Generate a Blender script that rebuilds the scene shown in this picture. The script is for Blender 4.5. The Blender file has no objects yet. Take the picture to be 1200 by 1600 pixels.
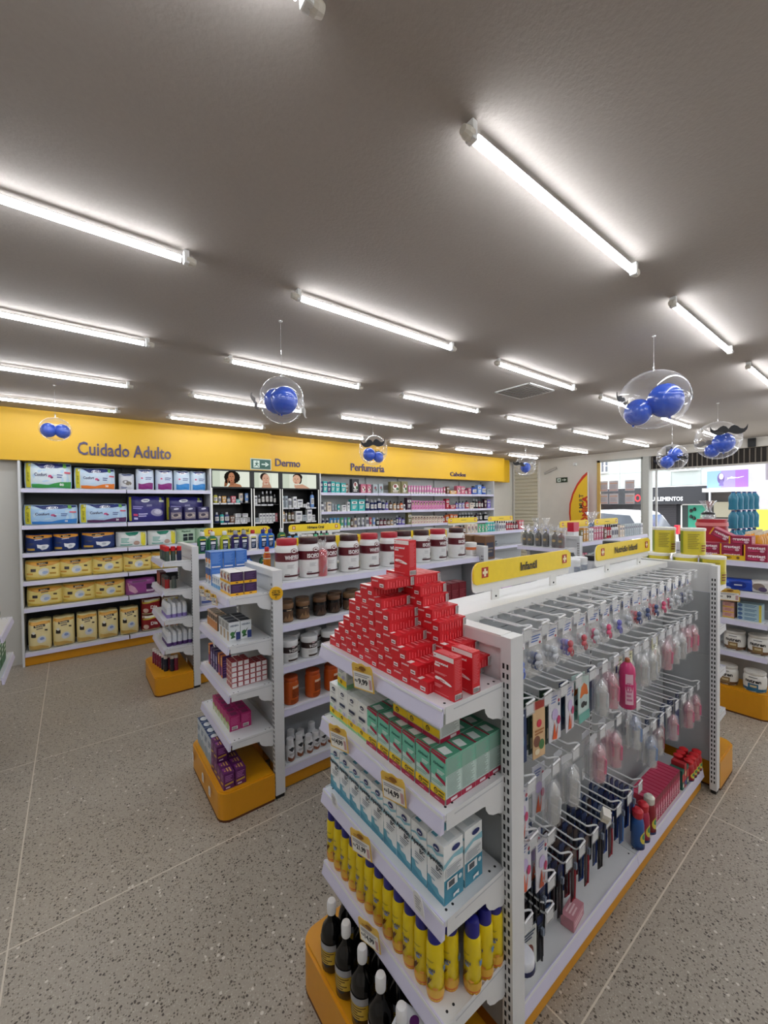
import bpy, bmesh, math, random
from mathutils import Vector, Matrix
PI = math.pi
rnd = random.Random(7)
scn = bpy.context.scene
COL = scn.collection

# ------------------------------------------------------------------ camera
cam_d = bpy.data.cameras.new('camera')
cam_d.sensor_fit = 'HORIZONTAL'; cam_d.sensor_width = 36.0
cam_d.lens = 36.0 * 631.4 / 1200.0
cam_d.clip_start = 0.02; cam_d.clip_end = 200
cam = bpy.data.objects.new('camera', cam_d); COL.objects.link(cam)
def _cam():
    y, p, r = math.radians(52.33), math.radians(1.0), math.radians(-0.616)
    f = Vector((math.cos(y)*math.cos(p), math.sin(y)*math.cos(p), -math.sin(p)))
    rt = Vector((math.sin(y), -math.cos(y), 0)); up = rt.cross(f)
    r2 = rt*math.cos(r) + up*math.sin(r); u2 = -rt*math.sin(r) + up*math.cos(r)
    m = Matrix((r2, u2, -f)).transposed().to_4x4(); m.translation = Vector((0, 0, 1.62))
    return m
cam.matrix_world = _cam(); scn.camera = cam

# ------------------------------------------------------------------ world, daylight, exposure
TUBE_W = 9.0            # strength of the lamps
w = bpy.data.worlds.new('sky'); scn.world = w; w.use_nodes = True
nt = w.node_tree; bg = nt.nodes['Background']
bg.inputs[0].default_value = (0.86, 0.93, 1.0, 1); bg.inputs[1].default_value = 2.3
sun_d = bpy.data.lights.new('sun', 'SUN'); sun_d.energy = 5.0; sun_d.angle = 0.5
sun = bpy.data.objects.new('sun', sun_d); COL.objects.link(sun)
sun.rotation_euler = (math.radians(12), math.radians(-10), 0)
scn.view_settings.view_transform = 'Standard'; scn.view_settings.look = 'None'
scn.view_settings.exposure = 0.3; scn.view_settings.gamma = 1.0
scn.view_settings.use_curve_mapping = False
try:
    scn.cycles.use_light_tree = True
    scn.cycles.max_bounces = 8; scn.cycles.diffuse_bounces = 4
    scn.cycles.transparent_max_bounces = 24
    scn.cycles.sample_clamp_indirect = 4.0
except Exception: pass
CEIL = 2.64

# ------------------------------------------------------------------ materials
def lin(c):
    c /= 255.0
    return c/12.92 if c <= 0.04045 else ((c+0.055)/1.055)**2.4
def hexc(h):
    return (lin(int(h[0:2], 16)), lin(int(h[2:4], 16)), lin(int(h[4:6], 16)), 1)
_m = {}
def mat(h, rough=0.5, metal=0.0, var=0.06, bump=0.0, nscale=40, coat=0.0):
    """plain coloured surface with a little procedural mottling"""
    k = (h, rough, metal, var, bump, nscale, coat)
    if k in _m: return _m[k]
    m = bpy.data.materials.new('surface_' + h); m.use_nodes = True; n = m.node_tree.nodes; l = m.node_tree.links
    b = n['Principled BSDF']; c = hexc(h)
    b.inputs['Roughness'].default_value = rough; b.inputs['Metallic'].default_value = metal
    if coat: b.inputs['Coat Weight'].default_value = coat
    tc = n.new('ShaderNodeTexCoord'); no = n.new('ShaderNodeTexNoise'); no.inputs['Scale'].default_value = nscale
    no.inputs['Detail'].default_value = 2
    l.new(tc.outputs['Object'], no.inputs['Vector'])
    mx = n.new('ShaderNodeMix'); mx.data_type = 'RGBA'
    mx.inputs[6].default_value = tuple(min(1, v*(1-var)) for v in c[:3]) + (1,)
    mx.inputs[7].default_value = tuple(min(1, v*(1+var)) for v in c[:3]) + (1,)
    l.new(no.outputs['Fac'], mx.inputs[0]); l.new(mx.outputs[2], b.inputs['Base Color'])
    if bump:
        bp = n.new('ShaderNodeBump'); bp.inputs['Strength'].default_value = bump; bp.inputs['Distance'].default_value = 0.004
        l.new(no.outputs['Fac'], bp.inputs['Height']); l.new(bp.outputs['Normal'], b.inputs['Normal'])
    _m[k] = m; return m
def emis(h, s):
    k = ('em', h, s)
    if k in _m: return _m[k]
    m = bpy.data.materials.new('glow_' + h); m.use_nodes = True; n = m.node_tree.nodes; l = m.node_tree.links
    n.remove(n['Principled BSDF']); e = n.new('ShaderNodeEmission'); e.inputs[0].default_value = hexc(h); e.inputs[1].default_value = s
    l.new(e.outputs[0], n['Material Output'].inputs[0]); _m[k] = m; return m
def clear(h='FFFFFF', edge=0.35, base=0.06, tint=0.0, rough=0.05, ior=1.35):
    """thin clear plastic or glass: see-through, glossy, denser toward grazing angles"""
    k = ('cl', h, edge, base, tint, rough)
    if k in _m: return _m[k]
    m = bpy.data.materials.new('clear_' + h); m.use_nodes = True; n = m.node_tree.nodes; l = m.node_tree.links
    n.remove(n['Principled BSDF']); c = hexc(h)
    tr = n.new('ShaderNodeBsdfTransparent'); tr.inputs[0].default_value = tuple(1-(1-v)*tint for v in c[:3]) + (1,)
    gl = n.new('ShaderNodeBsdfGlossy'); gl.inputs['Roughness'].default_value = rough; gl.inputs[0].default_value = (1, 1, 1, 1)
    df = n.new('ShaderNodeBsdfDiffuse'); df.inputs[0].default_value = c
    lw = n.new('ShaderNodeLayerWeight'); lw.inputs[0].default_value = 0.3
    mp = n.new('ShaderNodeMapRange'); mp.inputs[3].default_value = base; mp.inputs[4].default_value = edge
    l.new(lw.outputs['Facing'], mp.inputs[0])
    mg = n.new('ShaderNodeMixShader'); mg.inputs[0].default_value = 0.55; l.new(df.outputs[0], mg.inputs[1]); l.new(gl.outputs[0], mg.inputs[2])
    ms = n.new('ShaderNodeMixShader'); l.new(mp.outputs[0], ms.inputs[0]); l.new(tr.outputs[0], ms.inputs[1]); l.new(mg.outputs[0], ms.inputs[2])
    l.new(ms.outputs[0], n['Material Output'].inputs[0]); _m[k] = m; return m
STEEL = mat('D9DADB', 0.38, 0.0, 0.02, 0.0)          # white powder-coated steel
RAIL = mat('D3D0E6', 0.35, 0.0, 0.02)                 # price channel, faint lilac
BACK = mat('A9ADAF', 0.5, 0.0, 0.03)                  # grey-white back panels
DARKBACK = mat('3C3D3F', 0.6, 0.0, 0.05)
YELBASE = mat('D6930F', 0.38, 0.0, 0.05)
BLACK = mat('0D0D0E', 0.45)
SLOT = mat('15161A', 0.8)
WHITE = mat('E9E9E6', 0.45, 0, 0.02)
WIRE = mat('F0F1F2', 0.3, 0.0, 0.02)

# ------------------------------------------------------------------ mesh builder
_txt = {}
def text_geo(s, bold=0.0):
    k = (s, bold)
    if k in _txt: return _txt[k]
    cu = bpy.data.curves.new('t', 'FONT'); cu.body = s; cu.resolution_u = 2; cu.fill_mode = 'FRONT'; cu.size = 1.0; cu.offset = bold
    o = bpy.data.objects.new('t', cu); COL.objects.link(o)
    dg = bpy.context.evaluated_depsgraph_get(); me = bpy.data.meshes.new_from_object(o.evaluated_get(dg))
    vs = [(v.co.x, v.co.y) for v in me.vertices]; fs = [tuple(p.vertices) for p in me.polygons]
    bpy.data.objects.remove(o); bpy.data.curves.remove(cu); bpy.data.meshes.remove(me)
    x0 = min(v[0] for v in vs); x1 = max(v[0] for v in vs)
    vs = [((v[0]-(x0+x1)/2), v[1]) for v in vs]
    _txt[k] = (vs, fs, x1-x0); return _txt[k]
class MB:
    def __init__(s): s.v = []; s.f = []; s.mi = []; s.mats = []
    def add(s, vs, fs, m, M=None):
        if m not in s.mats: s.mats.append(m)
        i = s.mats.index(m); o = len(s.v)
        s.v += [tuple(M @ Vector(v)) if M else tuple(v) for v in vs]
        s.f += [tuple(o+a for a in f) for f in fs]; s.mi += [i]*len(fs); return s
    def box(s, x0, y0, z0, x1, y1, z1, m, M=None, bv=0):
        if x0 > x1: x0, x1 = x1, x0
        if y0 > y1: y0, y1 = y1, y0
        if z0 > z1: z0, z1 = z1, z0
        if not bv:
            return s.add([(x0,y0,z0),(x1,y0,z0),(x1,y1,z0),(x0,y1,z0),(x0,y0,z1),(x1,y0,z1),(x1,y1,z1),(x0,y1,z1)],
                [(0,3,2,1),(4,5,6,7),(0,1,5,4),(1,2,6,5),(2,3,7,6),(3,0,4,7)], m, M)
        b = bmesh.new(); bmesh.ops.create_cube(b, size=1)
        for v in b.verts: v.co = Vector((x0+(v.co.x+.5)*(x1-x0), y0+(v.co.y+.5)*(y1-y0), z0+(v.co.z+.5)*(z1-z0)))
        bmesh.ops.bevel(b, geom=list(b.edges), offset=bv, segments=2, affect='EDGES', profile=0.6)
        b.verts.index_update()
        s.add([v.co.copy() for v in b.verts], [tuple(v.index for v in f.verts) for f in b.faces], m, M); b.free(); return s
    def prism(s, poly, a0, a1, m, axis='y', M=None):
        """polygon of (p,q) extruded along an axis: y -> (x,z), x -> (y,z), z -> (x,y)"""
        f = {'y': lambda p, q, a: (p, a, q), 'x': lambda p, q, a: (a, p, q), 'z': lambda p, q, a: (p, q, a)}[axis]
        n = len(poly); vs = [f(p, q, a0) for p, q in poly] + [f(p, q, a1) for p, q in poly]
        fs = [tuple(range(n-1, -1, -1)), tuple(range(n, 2*n))] + [(i, (i+1) % n, n+(i+1) % n, n+i) for i in range(n)]
        return s.add(vs, fs, m, M)
    def lathe(s, prof, m, n=20, cx=0, cy=0, z=0, sx=1, sy=1, pw=2.0, M=None, cap=True):
        vs = []; fs = []
        def sp(c): return math.copysign(abs(c)**(2.0/pw), c)
        for r, h in prof:
            for k in range(n):
                a = 2*PI*k/n; vs.append((cx+sx*r*sp(math.cos(a)), cy+sy*r*sp(math.sin(a)), z+h))
        for i in range(len(prof)-1):
            for k in range(n):
                k2 = (k+1) % n; fs.append((i*n+k, i*n+k2, (i+1)*n+k2, (i+1)*n+k))
        if cap:
            fs.append(tuple(range(n-1, -1, -1))); o = (len(prof)-1)*n; fs.append(tuple(range(o, o+n)))
        return s.add(vs, fs, m, M)
    def tube(s, pts, r, m, n=6, M=None, closed=False):
        pts = [Vector(p) for p in pts]; vs = []; fs = []; up = Vector((0.13, 0.31, 0.94)).normalized()
        for i, p in enumerate(pts):
            d = (pts[min(i+1, len(pts)-1)] - pts[max(i-1, 0)]).normalized()
            a = d.cross(up)
            if a.length < .05: a = d.cross(Vector((1, 0, 0)))
            a.normalize(); b = d.cross(a)
            for k in range(n): vs.append(p + a*r*math.cos(2*PI*k/n) + b*r*math.sin(2*PI*k/n))
        for i in range(len(pts)-1):
            for k in range(n): fs.append((i*n+k, i*n+(k+1) % n, (i+1)*n+(k+1) % n, (i+1)*n+k))
        fs.append(tuple(range(n-1, -1, -1))); o = (len(pts)-1)*n; fs.append(tuple(range(o, o+n)))
        return s.add(vs, fs, m, M)
    def grid(s, S, u0, v0, u1, v1, off, m, nu=1, nv=1):
        vs = [S(u0+(u1-u0)*i/nu, v0+(v1-v0)*j/nv, off) for j in range(nv+1) for i in range(nu+1)]
        fs = [(j*(nu+1)+i, j*(nu+1)+i+1, (j+1)*(nu+1)+i+1, (j+1)*(nu+1)+i) for j in range(nv) for i in range(nu)]
        return s.add(vs, fs, m)
    def build(s, name, parent=None, smooth=None, loc=None):
        me = bpy.data.meshes.new(name); me.from_pydata([tuple(v) for v in s.v], [], s.f)
        for m in s.mats: me.materials.append(m)
        me.polygons.foreach_set('material_index', s.mi)
        if smooth:
            me.polygons.foreach_set('use_smooth', [True]*len(s.f)); me.set_sharp_from_angle(angle=math.radians(smooth))
        me.update()
        o = bpy.data.objects.new(name, me); COL.objects.link(o)
        if parent: o.parent = parent
        if loc: o.location = loc
        return o
def empty(name, loc=(0, 0, 0), rz=0.0):
    o = bpy.data.objects.new(name, None); COL.objects.link(o); o.location = loc; o.rotation_euler = (0, 0, rz)
    o.empty_display_size = 0.05; return o
def tag(o, label, cat, group=None, kind=None):
    if label: o['label'] = label
    if cat: o['category'] = cat
    if group: o['group'] = group
    if kind: o['kind'] = kind
    return o
def structure(o):
    o['kind'] = 'structure'; return o

# ------------------------------------------------------------------ printed decals on any surface
# decal items: ('r',u0,v0,u1,v1,hex) ('t',text,u,v,height_v,hex[,maxwidth_u]) ('e',u,v,ru,rv,hex) ('p',[(u,v)..],hex) ('l',u0,v0,u1,v1,n,hex) = n text-like lines
def poly_geo(pts):
    b = bmesh.new(); b.faces.new([b.verts.new((u, v, 0)) for u, v in pts]); bmesh.ops.triangulate(b, faces=b.faces[:])
    for _ in range(5):
        ed = [e for e in b.edges if e.calc_length() > .12]
        if not ed: break
        bmesh.ops.subdivide_edges(b, edges=ed, cuts=1, use_grid_fill=False); bmesh.ops.triangulate(b, faces=b.faces[:])
    b.verts.index_update(); vs = [(v.co.x, v.co.y) for v in b.verts]; fs = []
    for f in b.faces:
        t = tuple(v.index for v in f.verts); (ax, ay), (bx, by), (cx, cy) = vs[t[0]], vs[t[1]], vs[t[2]]
        fs.append(t if (bx-ax)*(cy-ay)-(by-ay)*(cx-ax) > 0 else t[::-1])
    b.free(); return vs, fs
def decals(mb, S, size, items, o0=0.0006, nu=1, nv=1, rough=0.5):
    W, H = size
    for k, it in enumerate(items):
        off = o0 + 0.0004*k; c = it[0]
        if c == 'r': mb.grid(S, it[1], it[2], it[3], it[4], off, mat(it[5], rough), nu if nu < 10 else max(2, int(abs(it[3]-it[1])*20)), nv)
        elif c == 'l':
            u0, v0, u1, v1, n, col = it[1:7]; hh = (v1-v0)/(n*2-1)
            for q in range(n):
                e = u1 - (u1-u0)*((q*37) % 5)*0.07
                mb.grid(S, u0, v1-hh*(2*q+1), e, v1-hh*2*q, off, mat(col, rough), nu, 1)
        elif c == 'e':
            n = 16; u, v, ru, rv = it[1:5]
            if nu > 1: vs, fs = poly_geo([(u+ru*math.cos(2*PI*i/n), v+rv*math.sin(2*PI*i/n)) for i in range(n)]); mb.add([S(a, b, off) for a, b in vs], fs, mat(it[5], rough)); continue
            vs = [S(u+ru*math.cos(2*PI*i/n), v+rv*math.sin(2*PI*i/n), off) for i in range(n)]
            mb.add(vs + [S(u, v, off)], [(i, (i+1) % n, n) for i in range(n)], mat(it[5], rough))
        elif c == 'p' and nu > 1:      # follow the curved surface with small triangles
            vs, fs = poly_geo(it[1]); mb.add([S(u, v, off) for u, v in vs], fs, mat(it[2], rough))
        elif c == 'p':
            mb.add([S(u, v, off) for u, v in it[1]], [tuple(range(len(it[1])))], mat(it[2], rough))
        elif c == 't':
            s_, u, v, hv, col = it[1:6]; mw = it[6] if len(it) > 6 else 0.9
            vs, fs, wd = text_geo(s_, 0.035)
            hm = hv*H; sc = hm/0.72; wx = wd*sc; kx = min(1.0, mw*W/wx)
            mb.add([S(u + x*sc*kx/W, v + (y*sc - hm/2)/H, off) for x, y in vs], fs, mat(col, rough))
        elif c == 'tv':   # vertical text, reading upward
            s_, u, v, hv, col = it[1:6]; mw = it[6] if len(it) > 6 else 0.9
            vs, fs, wd = text_geo(s_, 0.02); hm = hv*W; sc = hm/0.72; kx = min(1.0, mw*H/(wd*sc))
            mb.add([S(u - (y*sc-hm/2)/W, v + x*sc*kx/H, off) for x, y in vs], fs, mat(col, rough))
def S_box(w, d, h, side='F'):
    return {'F': lambda u, v, o: (-w/2+u*w, -d/2-o, v*h), 'R': lambda u, v, o: (w/2+o, -d/2+u*d, v*h),
            'L': lambda u, v, o: (-w/2-o, d/2-u*d, v*h), 'T': lambda u, v, o: (-w/2+u*w, -d/2+v*d, h+o),
            'B': lambda u, v, o: (w/2-u*w, d/2+o, v*h)}[side]
def S_cyl(prof, h, arc=PI, sx=1, sy=1, z0=0):
    def rad(z):
        for (r0, a), (r1, b) in zip(prof, prof[1:]):
            if a <= z <= b and b > a: return r0+(r1-r0)*(z-a)/(b-a)
        return prof[-1][0]
    def S(u, v, o):
        z = v*h; a = -PI/2 + (u-.5)*arc; r = rad(z)
        return ((r+o/sx)*sx*math.cos(a), (r+o/sy)*sy*math.sin(a), z0+z)
    return S
# ------------------------------------------------------------------ product builders, front toward -Y, origin at base centre
def carton(name, w, d, h, base, front=(), right=(), left=(), top=(), rough=0.42, bv=0):
    mb = MB(); mb.box(-w/2, -d/2, 0, w/2, d/2, h, mat(base, rough), bv=bv)
    decals(mb, S_box(w, d, h, 'F'), (w, h), front, rough=rough); decals(mb, S_box(w, d, h, 'R'), (d, h), right, rough=rough)
    decals(mb, S_box(w, d, h, 'L'), (d, h), left, rough=rough); decals(mb, S_box(w, d, h, 'T'), (w, d), top, rough=rough)
    return mb.build(name)
def soft_pack(name, w, d, h, base, front=(), seam='F2F2F2', n=10, puff=0.55, rough=0.3):
    """plastic-wrapped pack: pinched toward its crimped side seams"""
    def t(x, z): return (1-puff*abs(x)**6)*(1-0.35*abs(z)**6) + 0.03*math.sin(9*x+3*z)*math.cos(7*z-2*x)
    def F(u, v, o):
        x, z = 2*u-1, 2*v-1
        return (x*w/2*(1-0.03*abs(z)**4), -d/2*t(x, z)-o, h*(v + 0.012*math.sin(5*x))*(1 if v > .5 else 1) if 0.02 < v else h*v)
    mb = MB(); m = mat(base, rough, 0, 0.05, 0.6, 25)
    us = [i/n for i in range(n+1)]
    fv = [F(u, v, 0) for v in us for u in us]; bv_ = [(p[0], -p[1], p[2]) for p in fv]
    N = n+1; vs = fv + bv_; o = N*N; fs = []
    for j in range(n):
        for i in range(n):
            a = j*N+i; fs.append((a, a+1, a+N+1, a+N)); fs.append((o+a, o+a+N, o+a+N+1, o+a+1))
    for i in range(n):
        fs.append((i, o+i, o+i+1, i+1)); a = n*N+i; fs.append((a, a+1, o+a+1, o+a))
        a = i*N; fs.append((a, a+N, o+a+N, o+a)); a = i*N+n; fs.append((a, o+a, o+a+N, a+N))
    mb.add(vs, fs, m)
    decals(mb, F, (w, h), front, o0=0.0015, nu=8, nv=5, rough=rough)
    return mb.build(name, smooth=50)
def bottle(name, prof, col, cap=None, deco=(), n=18, sx=1, sy=1, pw=2.0, arc=PI, rough=0.3, capname='cap', m=None, capm=None):
    """lathed body with wrapped label; cap = (profile, colour) becomes a child part"""
    # an Empty at the base with body, label and cap as parts; without a cap it stays one mesh
    n = max(n, 20); lone = not cap
    mb = MB(); mb.lathe(prof, m or mat(col, rough), n, sx=sx, sy=sy, pw=pw)
    h = prof[-1][1]; R_ = max(p[0] for p in prof)
    if pw > 2.5:
        def S(u, v, o): return ((2*u-1)*R_*sx*.98, -R_*sy*1.0-o, v*h)
        sz = (2*R_*sx, h)
    else: S = S_cyl(prof, h, arc, sx, sy); sz = (R_*sx*arc, h)
    if lone:
        decals(mb, S, sz, deco, nu=12, rough=rough); return mb.build(name, smooth=40)
    t = empty(name); mb.build('body', t, smooth=40)
    if deco:
        d = MB(); decals(d, S, sz, deco, o0=0.0008, nu=12, rough=rough); d.build('label', t)
    c = MB(); c.lathe(cap[0], capm or mat(cap[1], 0.35), n, sx=cap[2] if len(cap) > 2 else 1, sy=cap[2] if len(cap) > 2 else 1); c.build(capname, t, smooth=40)
    return t
def tree_copy(o, parent=None):
    c = o.copy(); COL.objects.link(c)
    if parent: c.parent = parent; c.matrix_parent_inverse = o.matrix_parent_inverse
    for ch in KIDS.get(o.name, ()): tree_copy(ch, c)
    return c
KIDS = {}
class Proto:
    def __init__(s, o):
        s.o = o; s.used = False
        def walk(q):
            ks = [c for c in COL.objects if c.parent == q]
            if ks: KIDS[q.name] = ks
            for c in ks: walk(c)
        walk(o)
    def put(s, loc, rz=0.0, label=None, cat=None, group=None, rot=None, scale=None):
        o = tree_copy(s.o) if s.used else s.o
        s.used = True; o.location = loc; o.rotation_euler = rot if rot else (0, 0, rz)
        if scale: o.scale = scale if hasattr(scale, '__len__') else (scale,)*3
        else: o.scale = (1, 1, 1)
        o['label'] = label; o['category'] = cat
        if group: o['group'] = group
        elif 'group' in o: del o['group']
        return o
    def drop(s):
        if not s.used: bpy.data.objects.remove(s.o)
ORD = 'first second third fourth fifth sixth seventh eighth ninth tenth eleventh twelfth thirteenth fourteenth fifteenth sixteenth seventeenth eighteenth nineteenth twentieth'.split()
def row(protos, pts, rz, desc, where, cat, group, jit=0.0, side='left', idx0=0):
    """place copies at pts given from left to right; protos may be one or a list used in turn"""
    if not isinstance(protos, (list, tuple)): protos = [protos]
    for i, p in enumerate(pts):
        d = desc[i % len(desc)] if isinstance(desc, (list, tuple)) else desc
        lb = f"{d}, {ORD[i+idx0]} from {side} {where}" if len(pts) > 1 or idx0 else f"{d} {where}"
        protos[i % len(protos)].put(p, rz + rnd.uniform(-jit, jit), lb, cat, group)

# ================================================================== THE SETTING
def floor_mat():
    m = bpy.data.materials.new('terrazzo'); m.use_nodes = True; n = m.node_tree.nodes; l = m.node_tree.links
    b = n['Principled BSDF']; b.inputs['Roughness'].default_value = 0.32; b.inputs['Specular IOR Level'].default_value = 0.35
    tc = n.new('ShaderNodeTexCoord')
    def vor(scale, thr, soft, thin=1.0):
        v = n.new('ShaderNodeTexVoronoi'); v.inputs['Scale'].default_value = scale; l.new(tc.outputs['Object'], v.inputs['Vector'])
        s = n.new('ShaderNodeSeparateColor'); l.new(v.outputs['Color'], s.inputs[0])
        r = n.new('ShaderNodeMapRange'); r.inputs[1].default_value = thr; r.inputs[2].default_value = thr+soft; l.new(s.outputs[0], r.inputs[0])
        d = n.new('ShaderNodeMapRange'); d.inputs[1].default_value = 0.52; d.inputs[2].default_value = 0.40; l.new(v.outputs['Distance'], d.inputs[0])
        k = n.new('ShaderNodeMath'); k.operation = 'MULTIPLY'; l.new(r.outputs[0], k.inputs[0]); l.new(d.outputs[0], k.inputs[1])
        return k.outputs[0], s
    no = n.new('ShaderNodeTexNoise'); no.inputs['Scale'].default_value = 2.2; no.inputs['Detail'].default_value = 5; l.new(tc.outputs['Object'], no.inputs['Vector'])
    n2 = n.new('ShaderNodeTexNoise'); n2.inputs['Scale'].default_value = 170; n2.inputs['Detail'].default_value = 3; l.new(tc.outputs['Object'], n2.inputs['Vector'])
    def mix(f, a, c):
        x = n.new('ShaderNodeMix'); x.data_type = 'RGBA'
        if f is not None: l.new(f, x.inputs[0])
        for s, v in ((6, a), (7, c)):
            if isinstance(v, str): x.inputs[s].default_value = hexc(v)
            else: l.new(v, x.inputs[s])
        return x.outputs[2]
    c = mix(no.outputs['Fac'], '8C8376', '968D80')
    c = mix(n2.outputs['Fac'], c, 'B0A799')
    f1, _ = vor(150, .70, .05); c = mix(f1, c, '6C6358')
    f2, _ = vor(190, .78, .05); c = mix(f2, c, 'B4AC9F')
    f3, _ = vor(105, .90, .02); c = mix(f3, c, '4E463E')
    f4, _ = vor(80, .975, .01); c = mix(f4, c, 'D0C9BE')
    # cast joints of the terrazzo: a 1.40 m square grid
    sp = n.new('ShaderNodeSeparateXYZ'); l.new(tc.outputs['Object'], sp.inputs[0]); js = []
    for ax, o in (('X', -0.218), ('Y', 0.607)):
        a = n.new('ShaderNodeMath'); a.operation = 'SUBTRACT'; l.new(sp.outputs[ax], a.inputs[0]); a.inputs[1].default_value = o - 0.7 - 14.0
        q = n.new('ShaderNodeMath'); q.operation = 'MODULO'; l.new(a.outputs[0], q.inputs[0]); q.inputs[1].default_value = 1.4
        d = n.new('ShaderNodeMath'); d.operation = 'SUBTRACT'; l.new(q.outputs[0], d.inputs[0]); d.inputs[1].default_value = 0.7
        e = n.new('ShaderNodeMath'); e.operation = 'ABSOLUTE'; l.new(d.outputs[0], e.inputs[0])
        g = n.new('ShaderNodeMath'); g.operation = 'LESS_THAN'; l.new(e.outputs[0], g.inputs[0]); g.inputs[1].default_value = 0.0028; js.append(g)
    mx = n.new('ShaderNodeMath'); mx.operation = 'MAXIMUM'; l.new(js[0].outputs[0], mx.inputs[0]); l.new(js[1].outputs[0], mx.inputs[1])
    c = mix(mx.outputs[0], c, 'CFC6B6'); l.new(c, b.inputs['Base Color'])
    return m
def plaster(h, sc=6, rough=0.85, var=0.04, bump=0.15): return mat(h, rough, 0, var, bump, sc)
WALLM = plaster('E2DED5'); CEILM = mat('A8A098', 0.9, 0, 0.05, 0.25, 90); YELLOW = mat('E8B61E', 0.45, 0, 0.03, 0, 3)

structure(MB().box(-3, -3, -0.05, 8.85, 6.1, 0, floor_mat()).build('floor'))
structure(MB().box(-3, -3, CEIL, 8.85, 6.1, CEIL+0.1, CEILM).build('ceiling'))
structure(MB().box(-3, 6.0, 0, 8.85, 6.1, CEIL, WALLM).build('wall_left'))
structure(MB().box(-3, 5.62, 0, -0.43, 5.98, CEIL, plaster('C6C4BD')).build('wall_left_corner'))
structure(MB().box(-3.1, -3, 0, -3, 6.1, CEIL, WALLM).build('wall_back'))
structure(MB().box(-3, -3.1, 0, 8.85, -3, CEIL, WALLM).build('wall_right'))
# far wall with the shop window and the open shopfront
mb = MB(); mb.box(8.7, 3.96, 0, 8.85, 6.0, CEIL, WALLM).box(8.7, -3, 2.49, 8.85, 3.96, CEIL, WALLM)
mb.box(8.7, 3.1, 0, 8.85, 3.96, 0.35, WALLM); structure(mb.build('wall_front'))
structure(MB().box(8.66, 3.0, 0, 8.86, 3.1, 2.49, mat('C6C8C2', .5)).build('trim_1'))      # the column between window and entrance
# yellow fascia over the wall shelving, in three setbacks
structure(MB().box(-3, 5.5, 2.115, 2.24, 5.6, CEIL, YELLOW).build('trim_2'))
structure(MB().box(2.24, 5.57, 2.12, 7.75, 5.66, CEIL, YELLOW).build('trim_3'))
structure(MB().box(7.75, 5.75, 2.12, 8.2, 5.84, CEIL, mat('E3B21C', .5)).build('trim_4'))
structure(MB().box(8.68, 3.1, 0.35, 8.7, 3.14, 2.49, mat('B9BCB6', .4)).box(8.68, 3.9, .35, 8.7, 3.96, 2.49, mat('D8B765', .4)).box(8.68, 3.1, 2.45, 8.7, 3.96, 2.49, mat('B9BCB6', .4)).build('trim_5'))
structure(MB().box(8.755, 3.1, 0.35, 8.761, 3.96, 2.49, clear('EAF4F2', 0.25, 0.03, 0.02)).build('window_1'))
mb = MB()                                                                               # perforated roller shutter band over the entrance
mb.box(8.78, -3, 2.24, 8.84, 3.0, 2.49, mat('2A2521', .7))
for i in range(86): mb.box(8.765, 2.97-i*0.07, 2.25, 8.785, 2.985-i*0.07, 2.48, mat('7B7268', .6))
mb.box(8.74, -3, 2.215, 8.80, 3.0, 2.245, mat('C9C5BE', .5)); structure(mb.build('trim_6'))
for yy, l in ((1.536, 'small black sensor above the shutter band, near the right edge'), (2.673, 'small black sensor above the shutter band, beside the column')):
    tag(MB().box(-.03, -.05, -.07, 0, .05, .07, BLACK, bv=.008).build('door_sensor', loc=(8.69, yy, 2.56)), l, 'sensor', 'sensors above the shutter band')
structure(MB().box(8.72, 2.88, 0, 8.75, 2.91, 2.24, mat('C9CBC9', .4)).build('trim_7'))     # shutter guide rail
# side entrance closed by a cream rolling shutter
mb = MB(); mb.box(8.66, 5.27, 0, 8.7, 5.31, 2.6, WALLM); mb.box(8.66, 5.93, 0, 8.7, 5.97, 2.6, WALLM)
cm = mat('D9D2BC', .5)
for i in range(30): mb.prism([(8.69, i*.085), (8.665, i*.085+.01), (8.66, i*.085+.045), (8.675, i*.085+.075), (8.69, i*.085+.085)], 5.31, 5.93, cm, axis='y')
structure(mb.build('door_1'))

# ------------------------------------------------------------------ lamps: LED tubes on the ceiling
def make_lamp():
    L = 1.05; t = empty('tube_lamp')
    tb = MB(); gm = emis('F4F8FF', TUBE_W*3.2); zc, r = -0.036, 0.0135     # diffuser wraps the lower part, the heat sink closes the top
    A = [math.radians(a) for a in range(-210, 31, 12)]
    lo = [(x, r*math.cos(a), zc+r*math.sin(a)) for x in (.02, L-.02) for a in A]; n = len(A)
    tb.add(lo, [(k, k+1, n+k+1, n+k) for k in range(n-1)], gm); tb.build('diffuser', t, smooth=60)
    hs = MB(); B = [math.radians(a) for a in range(30, 151, 12)]; up = [(x, r*math.cos(a), zc+r*math.sin(a)) for x in (.02, L-.02) for a in B]; n = len(B)
    hs.add(up, [(k, k+1, n+k+1, n+k) for k in range(n-1)], WHITE); hs.build('heat_sink', t, smooth=60)
    for x, s in ((0.0, -1), (L, 1)):
        h = MB(); h.box(x-.010, -.014, -.052, x+.010, .014, 0, WHITE, bv=.004); h.lathe([(.016, 0), (.017, .02), (.012, .035)], mat('CFC9BC', .5), 12, M=Matrix.Translation((x, 0, -.036)) @ Matrix.Rotation(PI/2*s, 4, 'Y'))
        h.build('lamp_holder', t)
    return Proto(t)
LAMP = make_lamp()
rows_y = [0.72, 1.765, 2.805, 3.87, 4.95]
for j, y in enumerate(rows_y):
    for i, x in enumerate([-2.2, -0.67, 0.865, 2.39, 3.95, 5.44, 7.02]):
        LAMP.put((x, y, CEIL), 0, f"white tube lamp on the ceiling, {ORD[j]} row from the right wall side, {ORD[i]} along it", 'ceiling lamp', 'tube lamps across the ceiling')
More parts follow.
